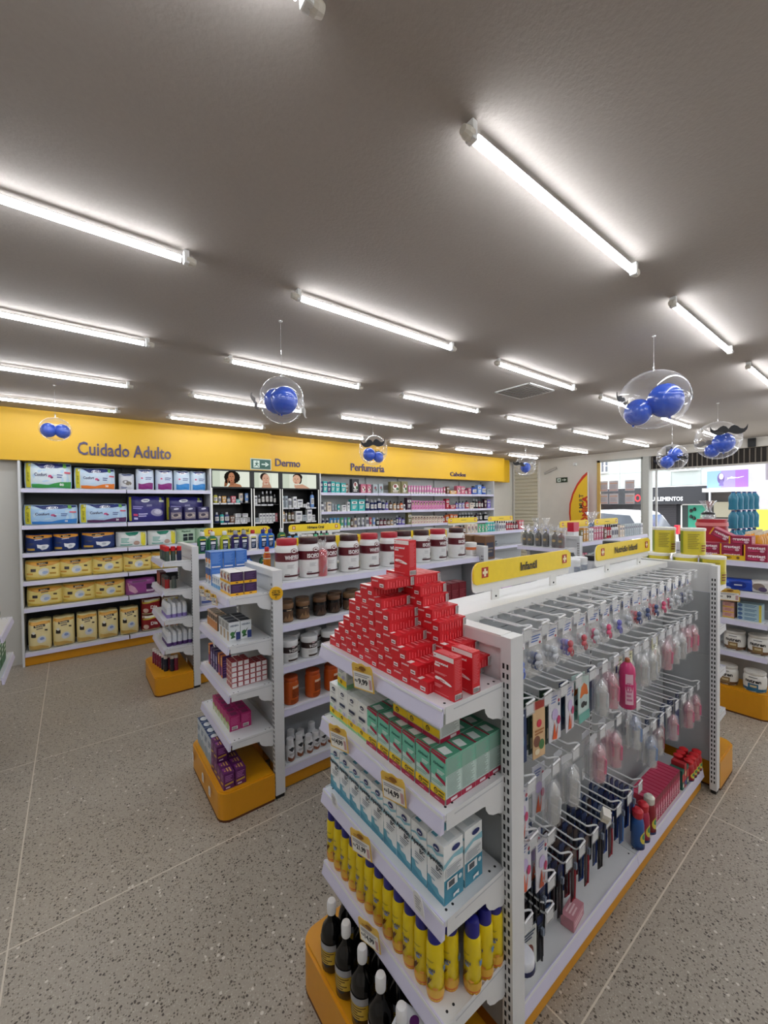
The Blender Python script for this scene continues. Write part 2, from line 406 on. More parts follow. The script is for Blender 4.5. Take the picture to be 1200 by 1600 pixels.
for i, x in enumerate([-0.67, 0.865, 2.39, 3.95, 5.44, 7.02]):
    for j, y in enumerate([-0.33, -1.4, -2.45]):
        if rnd.random() < 2: LAMP.put((x, y, CEIL), 0, f"white tube lamp near the right wall, outer row {ORD[j]}, {ORD[i]} along it", 'ceiling lamp', 'tube lamps across the ceiling')
mb = MB(); mb.box(-.19, -.17, -.006, .19, .17, 0, mat('A39E97', .7)); mb.box(-.2, -.18, -.009, .2, -.17, 0, WHITE).box(-.2, .17, -.009, .2, .18, 0, WHITE).box(-.2, -.18, -.009, -.19, .18, 0, WHITE).box(.19, -.18, -.009, .2, .18, 0, WHITE)
for i in range(11): mb.box(-.18, -.16+i*.03, -.012, .18, -.15+i*.03, -.005, mat('8E8A84', .6))
tag(mb.build('ceiling_vent', loc=(3.27, 2.13, CEIL)), 'square louvred air vent set in the ceiling', 'vent')

# ------------------------------------------------------------------ moustache balloons
BLUE = mat('1E50C2', 0.22, 0, 0.04, 0, 8, coat=0.6); BUB = clear('FFFFFF', 0.42, 0.035, 0.0, 0.04)
def moustache(s, col, thick=0.004):
    P = [(0, .05), (.12, .20), (.28, .27), (.45, .20), (.62, .05), (.78, .01), (.90, .10), (1.0, .28)]
    Q = [(.99, .08), (.95, -.05), (.84, -.18), (.68, -.27), (.48, -.29), (.28, -.25), (.12, -.18), (0, -.14)]
    half = P + Q
    mb = MB()
    mb.prism([(x*s, z*s*1.15) for x, z in half], -thick/2, thick/2, mat(col, .6), axis='y')
    mb.prism([(-x*s, z*s*1.15) for x, z in reversed(half)], -thick/2, thick/2, mat(col, .6), axis='y')
    return mb
def ellip(mb, c, r, m, n=24, M=None):
    cx, cy, cz = c; rx, ry, rz = r
    prof = [(math.sin(PI*i/n), -math.cos(PI*i/n)) for i in range(n+1)]
    R_ = Matrix.Translation(c) @ (M or Matrix.Identity(4)) @ Matrix.Diagonal((rx, ry, rz, 1))
    mb.lathe(prof, m, 28, M=R_, cap=False)
def balloon_orn(x, y, z, r, blues, stash, label, sq=(1, 1, 1)):
    t = empty('hanging_balloon', (x, y, z))
    b = MB(); ellip(b, (0, 0, 0), (r*sq[0], r*sq[1], r*sq[2]), BUB); b.build('clear_bubble', t, smooth=80)
    k = MB(); k.lathe([(.003, r*sq[2]-.002), (.006, r*sq[2]+.008), (.003, r*sq[2]+.016), (.008, r*sq[2]+.026)], clear('FFFFFF', .7, .4), 8); k.build('neck_knot', t, smooth=60)
    s = MB(); s.tube([(0, 0, r*sq[2]+.01), (0, 0, CEIL-z)], .0009, clear('FFFFFF', .7, .5), 5); s.lathe([(.010, CEIL-z-.004), (.012, CEIL-z)], WHITE, 8); s.build('nylon_string', t)
    F = Vector((x, y, 0)).normalized(); Rt = Vector((F.y, -F.x, 0))     # each ornament faces the sales floor
    for (u, v, dpt, rr, tilt) in blues:          # sideways, upward, toward the street, radius
        c = Rt*u*r + Vector((0, 0, v*r)) + F*dpt*r; q = MB()
        ellip(q, c, (rr*r, rr*r, rr*r*1.06), BLUE, M=Matrix.Rotation(tilt, 4, F))
        nb = Matrix.Translation(c) @ Matrix.Rotation(tilt, 4, F)
        q.lathe([(rr*r*.16, -rr*r*1.03), (rr*r*.05, -rr*r*1.10), (rr*r*.09, -rr*r*1.18)], BLUE, 10, M=nb); q.build('blue_balloon', t, smooth=80)
    for (u, v, dpt, s_, rz, tilt, col) in stash:
        c = Rt*u*r + Vector((0, 0, v*r)) + F*dpt*r; o = moustache(s_*r, col).build('moustache', t, loc=c)
        o.rotation_euler = (0, tilt, -math.atan2(F.x, F.y) + rz)
        o.rotation_mode = 'XYZ'
    return tag(t, label, 'balloon', 'moustache balloons hung from the ceiling')
balloon_orn(.93, 2.12, 2.205, .121, [(.12, -.05, -.15, .60, .2), (-.25, 0, .25, .55, -.2)], [(-1.2, -.05, .3, .42, 1.0, .9, '8F8A83'), (.98, -.30, .0, .5, 1.1, 1.1, 'A8A5A0')],
            'clear balloon holding two overlapping blue balloons, above the central aisle', (1.0, 1.0, 1.06))
balloon_orn(2.85, .96, 2.25, .196, [(-.42, -.34, 0, .40, .3), (.30, -.05, .1, .50, -.2)], [(-.84, .06, -.35, .36, 1.2, .2, '2E2E2E'), (.97, .1, .2, .3, 1.4, .3, '2E2E2E')],
            'largest clear balloon with two blue balloons, hung above the hook display', (.98, .98, .90))
balloon_orn(-.095, 4.32, 2.275, .105, [(-.43, -.1, 0, .53, .2), (.43, -.1, 0, .53, -.2)], [], 'squat clear balloon filled by two blue balloons, before the yellow fascia', (1.05, 1.05, .92))
balloon_orn(2.77, 3.78, 2.255, .165, [(-.28, -.30, 0, .44, .2), (.36, -.48, .15, .36, -.3)], [(-.02, .36, -.95, .82, 0, -.05, '15151A'), (.5, -.1, .6, .4, .3, .3, '5A5A50')],
            'clear balloon with a black moustache over two blue balloons, before the word Perfumaria', (1, 1, 1.06))
balloon_orn(5.79, 3.76, 2.223, .165, [(.0, -.15, 0, .48, 0)], [(-.55, .15, -.88, .62, .2, .2, '131315'), (.7, .2, .3, .45, 1.0, .6, '8A8A86')],
            'small clear balloon with one blue balloon, before the cream rolling shutter')
balloon_orn(5.33, 1.21, 2.255, .205, [(.22, -.15, 0, .48, 0), (-.22, -.5, .1, .33, .2)], [(.40, .36, -.90, .70, 0, .03, '141416'), (-.5, -.05, .5, .5, .2, -.1, '7A756C')],
            'clear balloon with a bold black moustache, hung before the open shopfront', (.97, .97, .95))
balloon_orn(6.24, 1.89, 2.20, .175, [(-.30, -.30, 0, .45, 0), (.18, .22, .1, .48, 0)], [(.62, -.10, -.85, .36, .3, .2, '141416'), (-1.02, -.25, 0, .36, 1.1, .5, '141416')],
            'clear balloon with stacked blue balloons, hung beside the white column')

# ================================================================== GONDOLAS
def shelf_tray(x0, x1, y0, y1, z, lip, parent, name='shelf', railz=0.040, brackets=True, th=0.012, holes=True):
    """tray seen from its lip side: lip in {'-x','+x','-y','+y'}; surface at z"""
    mb = MB(); mb.box(x0, y0, z-th, x1, y1, z, STEEL)
    o = mb
    L = railz
    if lip in ('-x', '+x'):
        s = -1 if lip == '-x' else 1; xe = x0 if s < 0 else x1; xb = x1 if s < 0 else x0
        D = abs(xb-xe)
        prof = lambda t, q: (xe + (-s)*D*t, z+q)
        if brackets:
            arc = [(.02, .004), (.98, .004), (1.0, -.02), (1.0, -.088), (.93, -.094)] + [(.90-.26*math.sin(a), -.045-.042*math.cos(a)) for a in (0.15, .5, .9, 1.3, 1.57)] + [(.6, -.043), (.02, -.036)]
            for ya, yb in ((y0-.0015, y0), (y1, y1+.0015)):
                o.prism([prof(t, q) for t, q in arc], ya, yb, STEEL, axis='y')
                yy = ya-.0006 if ya < y0 else yb+.0006
                o.prism([prof(t, q) for t, q in ((.14, -.006), (.95, -.006), (.95, -.009), (.14, -.009))], yy, yy+.0006, mat('B9BCC0', .5), axis='y')
        if holes:
            for yy in (y0+.02, y1-.02):
                for t in (.1, .2, .82, .92):
                    o.lathe([(.0035, 0), (.0035, .0006)], SLOT, 8, cx=xe-s*D*t, cy=yy, z=z)
    else:
        s = -1 if lip == '-y' else 1
        if holes:
            for t in (.1, .9):
                yy = (y0 if s < 0 else y1) - s*(y1-y0)*t
                for xx in (x0+.02, x1-.02): o.lathe([(.0035, 0), (.0035, .0006)], SLOT, 8, cx=xx, cy=yy, z=z)
    sh = mb.build(name, parent)
    r = MB()
    if lip in ('-x', '+x'):
        s = -1 if lip == '-x' else 1; xe = x0 if s < 0 else x1
        P = [(xe, z+.003), (xe+s*.004, z+.003), (xe+s*.015, z-L+.004), (xe+s*.015, z-L), (xe+s*.003, z-L)]
        r.prism(P, y0, y1, RAIL, axis='y')
        r.prism([(xe+s*.003, z+.001), (xe+s*.0065, z+.001), (xe+s*.008, z-.004), (xe+s*.0045, z-.004)], y0, y1, STEEL, axis='y')
    else:
        s = -1 if lip == '-y' else 1; ye = y0 if s < 0 else y1
        P = [(ye, z+.003), (ye+s*.004, z+.003), (ye+s*.012, z-L+.004), (ye+s*.012, z-L), (ye+s*.003, z-L)]
        r.prism(P, x0, x1, RAIL, axis='x')
        r.prism([(ye+s*.003, z+.001), (ye+s*.0055, z+.001), (ye+s*.007, z-.004), (ye+s*.0035, z-.004)], x0, x1, STEEL, axis='x')
    r.build('price_rail', sh)
    return sh
def post(x0, x1, y0, y1, h, parent, face='-x', slots=True):
    mb = MB(); mb.box(x0, y0, .02, x1, y1, h, STEEL).box(x0, y0, h, x1, y1, h+.0015, WHITE).box(x0+.004, y0+.004, 0, x1-.004, y1-.004, .02, BLACK)
    if slots:
        n = int((h-.1)/.0255)
        for i in range(n):
            z = .06 + i*.0255
            for t in (.33, .72):
                if face in ('-x', '+x'):
                    xx = (x0-.0007, x0) if face == '-x' else (x1, x1+.0007); yy = y0+(y1-y0)*t
                    mb.box(xx[0], yy-.0028, z, xx[1], yy+.0028, z+.014, SLOT)
    return mb.build('post', parent)
def end_rack(name, xf, xb, y0, y1, s, label, shelves=(1.143, .891, .639, .387), base_h=.165, base_x=None, rail=.040):
    """end-of-aisle rack; s=-1 faces -x.  xf = shelf front, xb = back panel plane"""
    t = empty(name, ((xf+xb)/2, (y0+y1)/2, 0)); t0 = t
    root = Vector(t.location)
    class P: pass
    def fin(o): o.location = Vector(o.location) - root; return o
    px0, px1 = (xb-.005, xb+.05) if s < 0 else (xb-.05, xb+.005)
    for k, (ya, yb) in enumerate(((y0-.02, y0+.012), (y1-.012, y1+.02))):
        fin(post(px0, px1, ya, yb, 1.265, t, '-x'))
    bp = MB(); xa = xb+.012 if s < 0 else xb-.02
    for i, (za, zb) in enumerate(((.16, .40), (.403, .76), (.763, 1.11), (1.113, 1.262))): bp.box(xa, y0+.012, za, xa+.008, y1-.012, zb, BACK if i < 3 else STEEL)
    fin(bp.build('back_panel', t))
    tc = MB(); tc.box(min(xb-.003, xb+.045), y0+.012, 1.262, max(xb-.003, xb+.045), y1-.012, 1.268, WHITE).box(xb-.003 if s < 0 else xb+.001, y0+.012, 1.232, xb+.001 if s < 0 else xb+.005, y1-.012, 1.262, STEEL); fin(tc.build('top_rail', t))
    for z in shelves:
        fin(shelf_tray(min(xf, xb), max(xf, xb), y0+.005, y1-.005, z, '-x' if s < 0 else '+x', t, railz=rail))
    bx = base_x if base_x is not None else xf+s*.09
    b = MB(); r = .06; a, c = bx, xb+(-.01 if s < 0 else .01)
    pts = []
    yA, yB = y0-.022, y1+.022
    for k in range(7): an = PI + (PI/2)*k/6; pts.append((a - s*r + (r*math.cos(an))*(-s), yA + r + r*math.sin(an)))
    # corner arcs at the free end, square at the panel
    P1 = [(c, yB), (c, yA)]
    arc1 = [(a - s*r + s*r*math.sin(PI/2*k/6), yA + r - r*math.cos(PI/2*k/6)) for k in range(7)]
    arc2 = [(a - s*r + s*r*math.cos(PI/2*k/6), yB - r + r*math.sin(PI/2*k/6)) for k in range(7)]
    poly = P1 + arc1 + arc2
    b.prism(poly, .012, base_h, YELBASE, axis='z')
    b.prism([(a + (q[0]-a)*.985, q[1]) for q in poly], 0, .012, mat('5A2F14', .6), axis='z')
    bo = fin(b.build('plinth', t)); 
    bo.data.materials[0] = YELBASE
    bm_ = bmesh.new(); bm_.from_mesh(bo.data)
    ed = [e for e in bm_.edges if all(abs(v.co.z-base_h) < 1e-4 for v in e.verts)]
    bmesh.ops.bevel(bm_, geom=ed, offset=.008, segments=2, affect='EDGES'); bm_.to_mesh(bo.data); bm_.free()
    return tag(t, label, 'display shelf', 'end-of-aisle display racks')
def run_unit(name, x0, x1, yc, label, sides, cap=True, hooks=False):
    """double sided run along x; sides = {'-y': [shelf heights], '+y': [...]}, depth .25 each side"""
    t = empty(name, ((x0+x1)/2, yc, 0)); root = Vector(t.location)
    def fin(o): o.location = Vector(o.location) - root; return o
    sp = MB(); hz = .35
    for a in ((x0, (x0+x1)/2-.0015), ((x0+x1)/2+.0015, x1)):
        z = .13
        while z < 1.2: sp.box(a[0], yc-.065, z, a[1], yc+.065, min(z+hz-.003, 1.23), BACK); z += hz
    fin(sp.build('back_panel', t))
    for xx in ((x0+x1)/2,):
        mb = MB(); mb.box(xx-.012, yc-.068, .1, xx+.012, yc+.068, 1.235, STEEL)
        for i in range(44): mb.box(xx-.006, yc-.0688, .14+i*.0255, xx-.002, yc-.068, .154+i*.0255, SLOT).box(xx+.002, yc-.0688, .14+i*.0255, xx+.006, yc-.068, .154+i*.0255, SLOT)
        fin(mb.build('post', t))
    if cap:
        c = MB(); c.box(x0-.01, yc-.085, 1.235, (x0+x1)/2-.001, yc+.085, 1.265, WHITE).box((x0+x1)/2+.001, yc-.085, 1.235, x1+.01, yc+.085, 1.265, WHITE); fin(c.build('top_cap', t))
    for sd, hs in sides.items():
        s = -1 if sd == '-y' else 1
        a, b = (yc-.255, yc-.06) if s < 0 else (yc+.06, yc+.255)
        for z in hs:
            zb_ = None
            if isinstance(z, tuple): z, zb_ = z
            for bay, (xa, xb) in enumerate(((x0+.005, (x0+x1)/2-.001), ((x0+x1)/2+.001, x1-.005))):
                if zb_ is not None and bay != zb_: continue
                fin(shelf_tray(xa, xb, a, b, z, sd, t, railz=.045 if z < .2 else .040, holes=True))
        k = MB(); k.box(x0+.005, a+.004 if s < 0 else a, .006, x1-.005, b if s < 0 else b-.004, .085, YELBASE); fin(k.build('kick_plate', t))
    return tag(t, label, 'shelving unit', 'long shelving runs down the shop')
G1 = run_unit('gondola', .962, 2.775, .95, 'long white shelving run with rows of wire hooks, nearest the camera', {'-y': [.125], '+y': [.125, .40, .66, .90]})
for z, xa, xb in ((1.10, .965, 1.87), (1.225, 1.88, 2.77)):
    o = shelf_tray(xa, xb, 1.02, 1.215, z, '+y', G1); o.location = Vector(o.location) - Vector(G1.location)
G2 = run_unit('gondola', .92, 2.66, 2.42, 'long white shelving run topped with protein tubs', {'-y': [1.185, (.944, 0), .708, .459, .125], '+y': [1.185, .94, .7, .45, .145]}, cap=False)
G3 = run_unit('gondola', .89, 2.66, 4.19, 'long white shelving run topped with mouthwash bottles', {'-y': [1.185, .944, .708, .459, .145], '+y': [1.185, .145]}, cap=False)
G5 = run_unit('gondola', 4.31, 6.2, 2.42, 'long white shelving run behind the black gift bags', {'-y': [1.185, .944, .7, .145], '+y': [1.185, .145]}, cap=False)
G6 = run_unit('gondola', 4.31, 6.2, 4.19, 'long white shelving run farthest back toward the rolling shutter', {'-y': [1.185, .944, .145], '+y': [.145]}, cap=False)
G7 = run_unit('gondola', 4.31, 6.2, .95, 'long white shelving run beside the entrance at the right', {'-y': [1.185, .944, .145], '+y': [1.185, .145]}, cap=False)
end_rack('end_rack', .675, .905, .65, 1.235, -1, 'white end rack stacked with the red box pyramid', base_x=.585)
end_rack('end_rack', 3.06, 2.83, .65, 1.235, 1, 'white end rack carrying yellow tins beyond the hook display', base_x=3.15)
end_rack('end_rack', .632, .865, 2.135, 2.72, -1, 'white end rack with the round yellow sticker on its post', base_x=.565, base_h=.155)
end_rack('end_rack', 2.94, 2.71, 2.135, 2.72, 1, 'white end rack carrying brown boxes beyond the protein tubs', base_x=3.0)
end_rack('end_rack', .61, .84, 3.90, 4.485, -1, 'white end rack with red-capped bottles, farthest at the left', base_x=.53, base_h=.165)
end_rack('end_rack', 2.94, 2.71, 3.90, 4.485, 1, 'white end rack hidden behind the protein tubs', base_x=3.0)
end_rack('end_rack', 4.02, 4.25, 2.135, 2.72, -1, 'white end rack holding black bottles in clear gift bags', base_x=3.95)
end_rack('end_rack', 4.02, 4.25, 3.90, 4.485, -1, 'white end rack at the head of the farthest run', base_x=3.95)
end_rack('end_rack', 4.06, 4.25, .62, 1.235, -1, 'white end rack with pregnancy tests and milk tins at the right edge', base_x=3.98, base_h=.19, shelves=(1.16, .925, .70, .45))
end_rack('end_rack', -.36, -.60, 3.35, 3.93, 1, 'white end rack cut off by the left edge of the view', base_x=-.56, shelves=(.845, .59), base_h=.10)
run_unit('gondola', -2.4, -.64, 3.64, 'white shelving run behind the rack at the left edge', {'-y': [.6, .145], '+y': [.145]}, cap=False)

# yellow section signs standing on the runs
def section_sign(x, yc, text, label):
    t = empty('section_sign', (x, yc, 1.235 if yc > 2 else 1.265)); z0 = t.location.z
    def board(w_, h_, zb, yy0, yy1, m_, r):
        P = [(w_/2, zb), (w_/2, zb+h_-r*.4)] + [(w_/2-r+r*math.cos(a), zb+h_-r+r*math.sin(a)) for a in (.4, .8, 1.2, 1.57)]
        P += [(-w_/2+r-r*math.sin(a), zb+h_-r+r*math.cos(a)) for a in (0, .4, .8, 1.2, 1.57)] + [(-w_/2, zb+r*.5), (-w_/2+r*.15, zb+r*.15), (-w_/2+r*.5, zb)]
        return MB().prism(P, yy0, yy1, m_, axis='y')
    b = board(.666, .078, 1.333-z0, -.004, .004, mat('F5D42A', .4), .035)
    W = lambda u, v, o: (-.333+u*.666, -.004-o, 1.333-z0+v*.078)
    it = []
    for cx in (.09, .915):
        it += [('r', cx-.028, .28, cx+.028, .76, 'B5301C'), ('r', cx-.008, .34, cx+.008, .70, 'F6E7C0'), ('r', cx-.021, .46, cx+.021, .58, 'F6E7C0')]
    if text: it.append(('t', text, .5, .52, .40, '3A3014', {'I': .18, 'N': .46, 'H': .32}[text[0]]))
    else: it.append(('l', .42, .48, .6, .56, 1, '6A5A20'))
    decals(b, W, (.666, .078), it); b.build('sign_board', t)
    board(.66, .105, 1.302-z0, .005, .010, WHITE, .035).build('backing_board', t)
    for xx in (-.20, .20):
        s = MB(); s.box(xx-.022, .004, 0, xx+.022, .011, 1.31-z0, WHITE); s.lathe([(.004, 0), (.004, .002)], SLOT, 8, M=Matrix.Translation((xx, .004, .012)) @ Matrix.Rotation(PI/2, 4, 'X')); s.build('upright', t)
    return tag(t, label, 'sign', 'yellow section signs above the runs')
section_sign(1.443, .93, 'Infantil', 'yellow section sign reading Infantil')
section_sign(2.362, .93, 'Nutrição Infantil', 'yellow section sign reading Nutrição Infantil')
section_sign(1.345, 4.19, 'Higiene Oral', 'yellow section sign reading Higiene Oral, nearer the left wall')
section_sign(2.23, 4.19, 'Higiene Oral', 'yellow section sign reading Higiene Oral, right of its twin')
section_sign(1.345, 2.44, '', 'yellow section sign half hidden behind the first protein tubs')
section_sign(2.23, 2.44, '', 'yellow section sign half hidden behind the last protein tubs')
section_sign(4.775, 4.19, '', 'small distant yellow sign before the dark hair colour bottles')
section_sign(5.72, 4.19, '', 'small distant yellow sign nearest the rolling shutter')
section_sign(4.73, 2.42, '', 'distant yellow sign behind the red gift bag')
section_sign(5.57, 2.42, '', 'distant yellow sign nearest the shop window')

# ================================================================== PRODUCTS ON THE END RACKS
R90 = -PI/2
# ---- red paracetamol cartons
RED = 'D3202B'
hatch = [('l', .06, .12+.0*i, .8, .88, 9, 'E7636A') for i in range(1)]
par_lie = Proto(carton('medicine_carton', .068, .107, .0292, RED,
    front=[('t', 'paracetamol', .30, .74, .2, 'F7D9D9', .42), ('r', .63, .18, .90, .52, 'F3EAEA'), ('r', .67, .28, .86, .40, '9A5A5E')],
    right=[('r', x*.095+.08, .14, x*.095+.12, .80-.1*(x % 3), 'E8545C') for x in range(8)] + [('r', .87, .08, .99, .92, 'D9D4D2')] + [('r', .885, .16+.13*k, .975, .21+.13*k, '3A3030') for k in range(6)],
    left=[('l', .1, .2, .9, .8, 4, 'E8545C')],
    top=[('r', .0, .0, .62, .16, 'F6E9E6'), ('r', .05, .25, .95, .33, 'EB5A60'), ('l', .1, .45, .9, .9, 4, 'E8747A')]))
par_up = Proto(carton('medicine_carton', .068, .029, .106, RED,
    front=[('r', 0, .875, 1, .985, 'F4E8E6'), ('e', .08, .93, .03, .02, 'B7252E'), ('t', 'paracetamol', .42, .78, .06, 'FFFFFF', .80), ('r', .07, .685, .34, .73, 'F4E8E6'),
           ('p', [(.08, .40), (.14, .445), (.34, .45), (.55, .43), (.86, .375), (.94, .345), (.84, .325), (.5, .35), (.25, .375), (.12, .375)], 'F6F1F0'), ('t', 'GENÉRICO', .45, .385, .03, 'C03038', .5),
           ('l', .1, .52, .7, .56, 2, 'F0A0A4'), ('l', .1, .21, .5, .28, 3, 'F0A0A4'), ('r', .1, .08, .8, .088, 'F0A0A4')],
    right=[('l', .12, .26, .85, .93, 18, 'E06068'), ('r', .08, .03, .92, .16, 'E2DDDA')] + [('r', .14+.085*k, .045, .18+.085*k, .145, '2E2626') for k in range(9)],
    top=[('l', .1, .2, .9, .8, 3, 'E8747A')]))
tiers = [(1.216, 7), (1.185, 6), (1.157, 5), (1.126, 4), (1.092, 3), (1.092, 3), (1.057, 2), (1.026, 1)]
for k, (yl, n) in enumerate(tiers):
    for i in range(n):
        par_lie.put((.697+.0535+rnd.uniform(-.001, .001), yl-.0345-i*.0692, 1.143+k*.0295), R90+rnd.uniform(-.012, .012),
            f"red paracetamol carton in the pyramid's front face, {ORD[k]} tier up, {ORD[i]} from left", 'medicine box', 'red cartons in the pyramid')
for k, n in enumerate((7, 7, 6, 5, 5, 4, 3, 3, 2)):
    yl = (1.216, 1.19, 1.165, 1.14, 1.14, 1.10, 1.07, 1.08, 1.035)[k]
    for i in range(n):
        if yl-.0345-i*.0692 < .69: continue
        par_lie.put((.697+.162, yl-.0345-i*.0692, 1.143+k*.0295), R90+rnd.uniform(-.012, .012),
            f"red paracetamol carton in the pyramid's rear column, {ORD[k]} tier up, {ORD[i]} from left", 'medicine box', 'red cartons in the pyramid')
for k in range(1):
    par_lie.put((.697+.0535, .935, 1.143+8*.0295), R90, 'red paracetamol carton lying under the upright one crowning the pyramid', 'medicine box', 'red cartons in the pyramid')
par_up.put((.795, .928, 1.143+9*.0295), R90, 'upright red paracetamol carton crowning the pyramid', 'medicine box', 'upright red cartons')
par_up.put((.733, .697, 1.143), R90, 'upright red paracetamol carton at the shelf corner, foremost of the pair', 'medicine box', 'upright red cartons')
par_up.put((.797, .694, 1.143), R90, 'upright red paracetamol carton standing behind the one at the corner', 'medicine box', 'upright red cartons')
# ---- second shelf: green and white generics
grn = Proto(carton('medicine_carton', .0505, .0535, .112, 'CFE3DC',
    front=[('r', 0, .5, 1, 1, '6FC0A6'), ('p', [(0, .96), (1, .90), (1, 1), (0, 1)], 'A8173F'), ('t', 'Algimed', .52, .79, .07, '2E6E62', .72), ('l', .45, .6, .95, .68, 3, 'E3F2EC'),
           ('p', [(.35, .50), (1, .42), (1, .50), (.35, .58)], 'A8173F'), ('l', .08, .36, .9, .42, 2, '7FB7A6'), ('r', 0, .11, 1, .28, 'F2CC1A'), ('e', .38, .195, .13, .06, '2A2412'), ('t', 'G', .38, .195, .07, 'F2CC1A', .3),
           ('l', .56, .14, .97, .25, 2, '6A5A1A'), ('r', 0, 0, 1, .11, 'A8173F'), ('r', .35, .045, .65, .06, 'E8C8D0')],
    right=[('r', 0, .62, 1, 1, '79B9A0'), ('l', .07, .16, .95, .95, 26, '98ADA4'), ('r', 0, 0, 1, .12, 'A8173F'), ('r', .3, .03, .72, .09, 'E8DCE0')],
    left=[('l', .07, .16, .95, .95, 20, '98ADA4')],
    top=[('r', 0, 0, 1, 1, '4F9C7C'), ('p', [(.15, .25), (.75, .18), (.85, .62), (.25, .7)], 'E4ECE8'), ('r', 0, .0, 1, .1, 'A8173F')]))
for r_ in range(4):
    row(grn, [(.703+.027+r_*.0545, 1.008-.0275-.0555*i, .891) for i in range(6)], R90, 'green generic medicine carton', f'in {["the front", "the second", "the third", "the rearmost"][r_]} rank, second shelf', 'medicine box', 'green generic cartons')
wht = Proto(carton('medicine_carton', .056, .055, .112, 'EEF0EC',
    front=[('r', 0, 0, 1, .10, '8FC58E'), ('p', [(0, .10), (1, .06), (1, .24), (0, .27)], 'F2CC1A'), ('e', .42, .165, .12, .05, '2A2412'), ('t', 'G', .42, .165, .06, 'F2CC1A', .3), ('e', .5, .87, .18, .055, '2B3350'), ('t', 'ems', .5, .87, .04, 'FFFFFF', .25),
           ('l', .25, .74, .7, .77, 2, '8A8F96'), ('r', .22, .52, .82, .60, '26324E'), ('l', .22, .46, .7, .50, 2, '8A8F96'), ('e', .72, .33, .13, .06, 'B9B4D8'), ('e', .3, .36, .16, .05, 'BCD9C0')],
    right=[('l', .1, .3, .9, .9, 16, 'B0B8B2'), ('r', 0, 0, 1, .14, '8FC58E')], top=[('r', .1, .3, .9, .7, 'DADFD6')]))
for r_ in range(3):
    row(wht, [(.703+.028+r_*.056, 1.236-.031-.0575*i, .891) for i in range(4)], R90, 'white generic medicine carton', f'in {["the front", "the second", "the rear"][r_]} rank, second shelf', 'medicine box', 'white generic cartons')
wht.put((.74, 1.165, 1.0045), R90, 'white generic medicine carton perched on top of its white twins', 'medicine box', 'white generic cartons')
lay = Proto(carton('medicine_carton', .062, .075, .088, 'D9DEDA',
    front=[('p', [(0, .95), (1, .88), (1, 1), (0, 1)], 'A8173F'), ('l', .15, .5, .9, .8, 4, '8AA79C'), ('r', 0, .14, 1, .38, 'F2CC1A'), ('e', .3, .26, .12, .085, '2A2412'), ('t', 'G', .3, .26, .1, 'F2CC1A', .3), ('r', 0, 0, 1, .13, 'A8173F')],
    right=[('l', .08, .18, .95, .92, 18, 'A9AEAB'), ('r', 0, 0, 1, .12, 'A8173F'), ('r', .5, .02, .8, .1, 'E0D0D4')], top=[('r', .1, .2, .8, .7, 'EEF1EE')]))
row(lay, [(.775, .888-.0635*i, 1.0045) for i in range(3)], R90, 'grey and maroon generic carton', 'on top of the green cartons', 'medicine box', 'cartons laid over the green ones')
# ---- third shelf: Apevitin
wave = lambda b: [('p', [(0, b), (.3, b+.05), (.6, b+.02), (1, b+.09), (1, b+.05), (.6, b-.03), (.3, b+.01), (0, b-.03)], '8CC0CE'), ('p', [(0, b-.14), (.4, b-.07), (1, b-.12), (1, b-.2), (.5, b-.14), (0, b-.2)], '9FCBD6')]
apv = Proto(carton('vitamin_carton', .0585, .068, .145, 'EDF0F0',
    front=[('p', [(0, 0), (1, 0), (1, .13), (.72, .13), (.62, .2), (.3, .2), (.2, .3), (0, .3)], '5FA3B8'), ('p', [(0, 0), (1, 0), (1, .06), (.6, .07), (.3, .12), (0, .16)], '3F8AA3')] + wave(.80) +
          [('e', .58, .90, .18, .055, '232F6B'), ('t', 'ems', .58, .90, .035, 'FFFFFF', .26), ('t', 'Apevitin', .5, .68, .085, '1B2230', .94), ('t', 'BC', .76, .575, .08, '1B2230', .36), ('l', .3, .40, .9, .50, 3, '8C96A0'), ('e', .4, .32, .14, .02, '9FB6C2')],
    right=[('r', 0, 0, 1, .42, '3F8AA3'), ('p', [(0, .62), (.5, .72), (1, .68), (1, .80), (.5, .78), (0, .70)], '8CC0CE'), ('e', .62, .88, .22, .05, '232F6B'), ('r', .08, .44, .92, .62, 'D8DADC'), ('l', .12, .47, .88, .60, 5, '9AA2A8'),
           ('r', .12, .26, .66, .40, 'E6E8E8'), ('r', .2, .28, .5, .38, '4C5258'), ('e', .8, .34, .09, .04, 'CFE0E6'), ('p', [(.42, .12), (.72, .14), (.72, .07), (.55, .09), (.42, .06)], 'F0F4F4')],
    left=[('r', 0, 0, 1, .42, '3F8AA3'), ('l', .1, .5, .9, .9, 8, 'B4BCC0')], top=[('r', .08, .12, .4, .88, '5FA3B8'), ('r', .5, .3, .9, .7, 'D8E0E2')]))
row(apv, [(.70+.034, 1.228-.0305-.0606*i+rnd.uniform(-.001, .001), .639) for i in range(9)], R90, 'white and teal vitamin carton', 'in the front rank', 'medicine box', 'white and teal vitamin cartons', jit=.01)
row(apv, [(.70+.110, 1.228-.0305-.0606*i, .639) for i in range(9)], R90, 'white and teal vitamin carton', 'in the rear rank', 'medicine box', 'white and teal vitamin cartons')
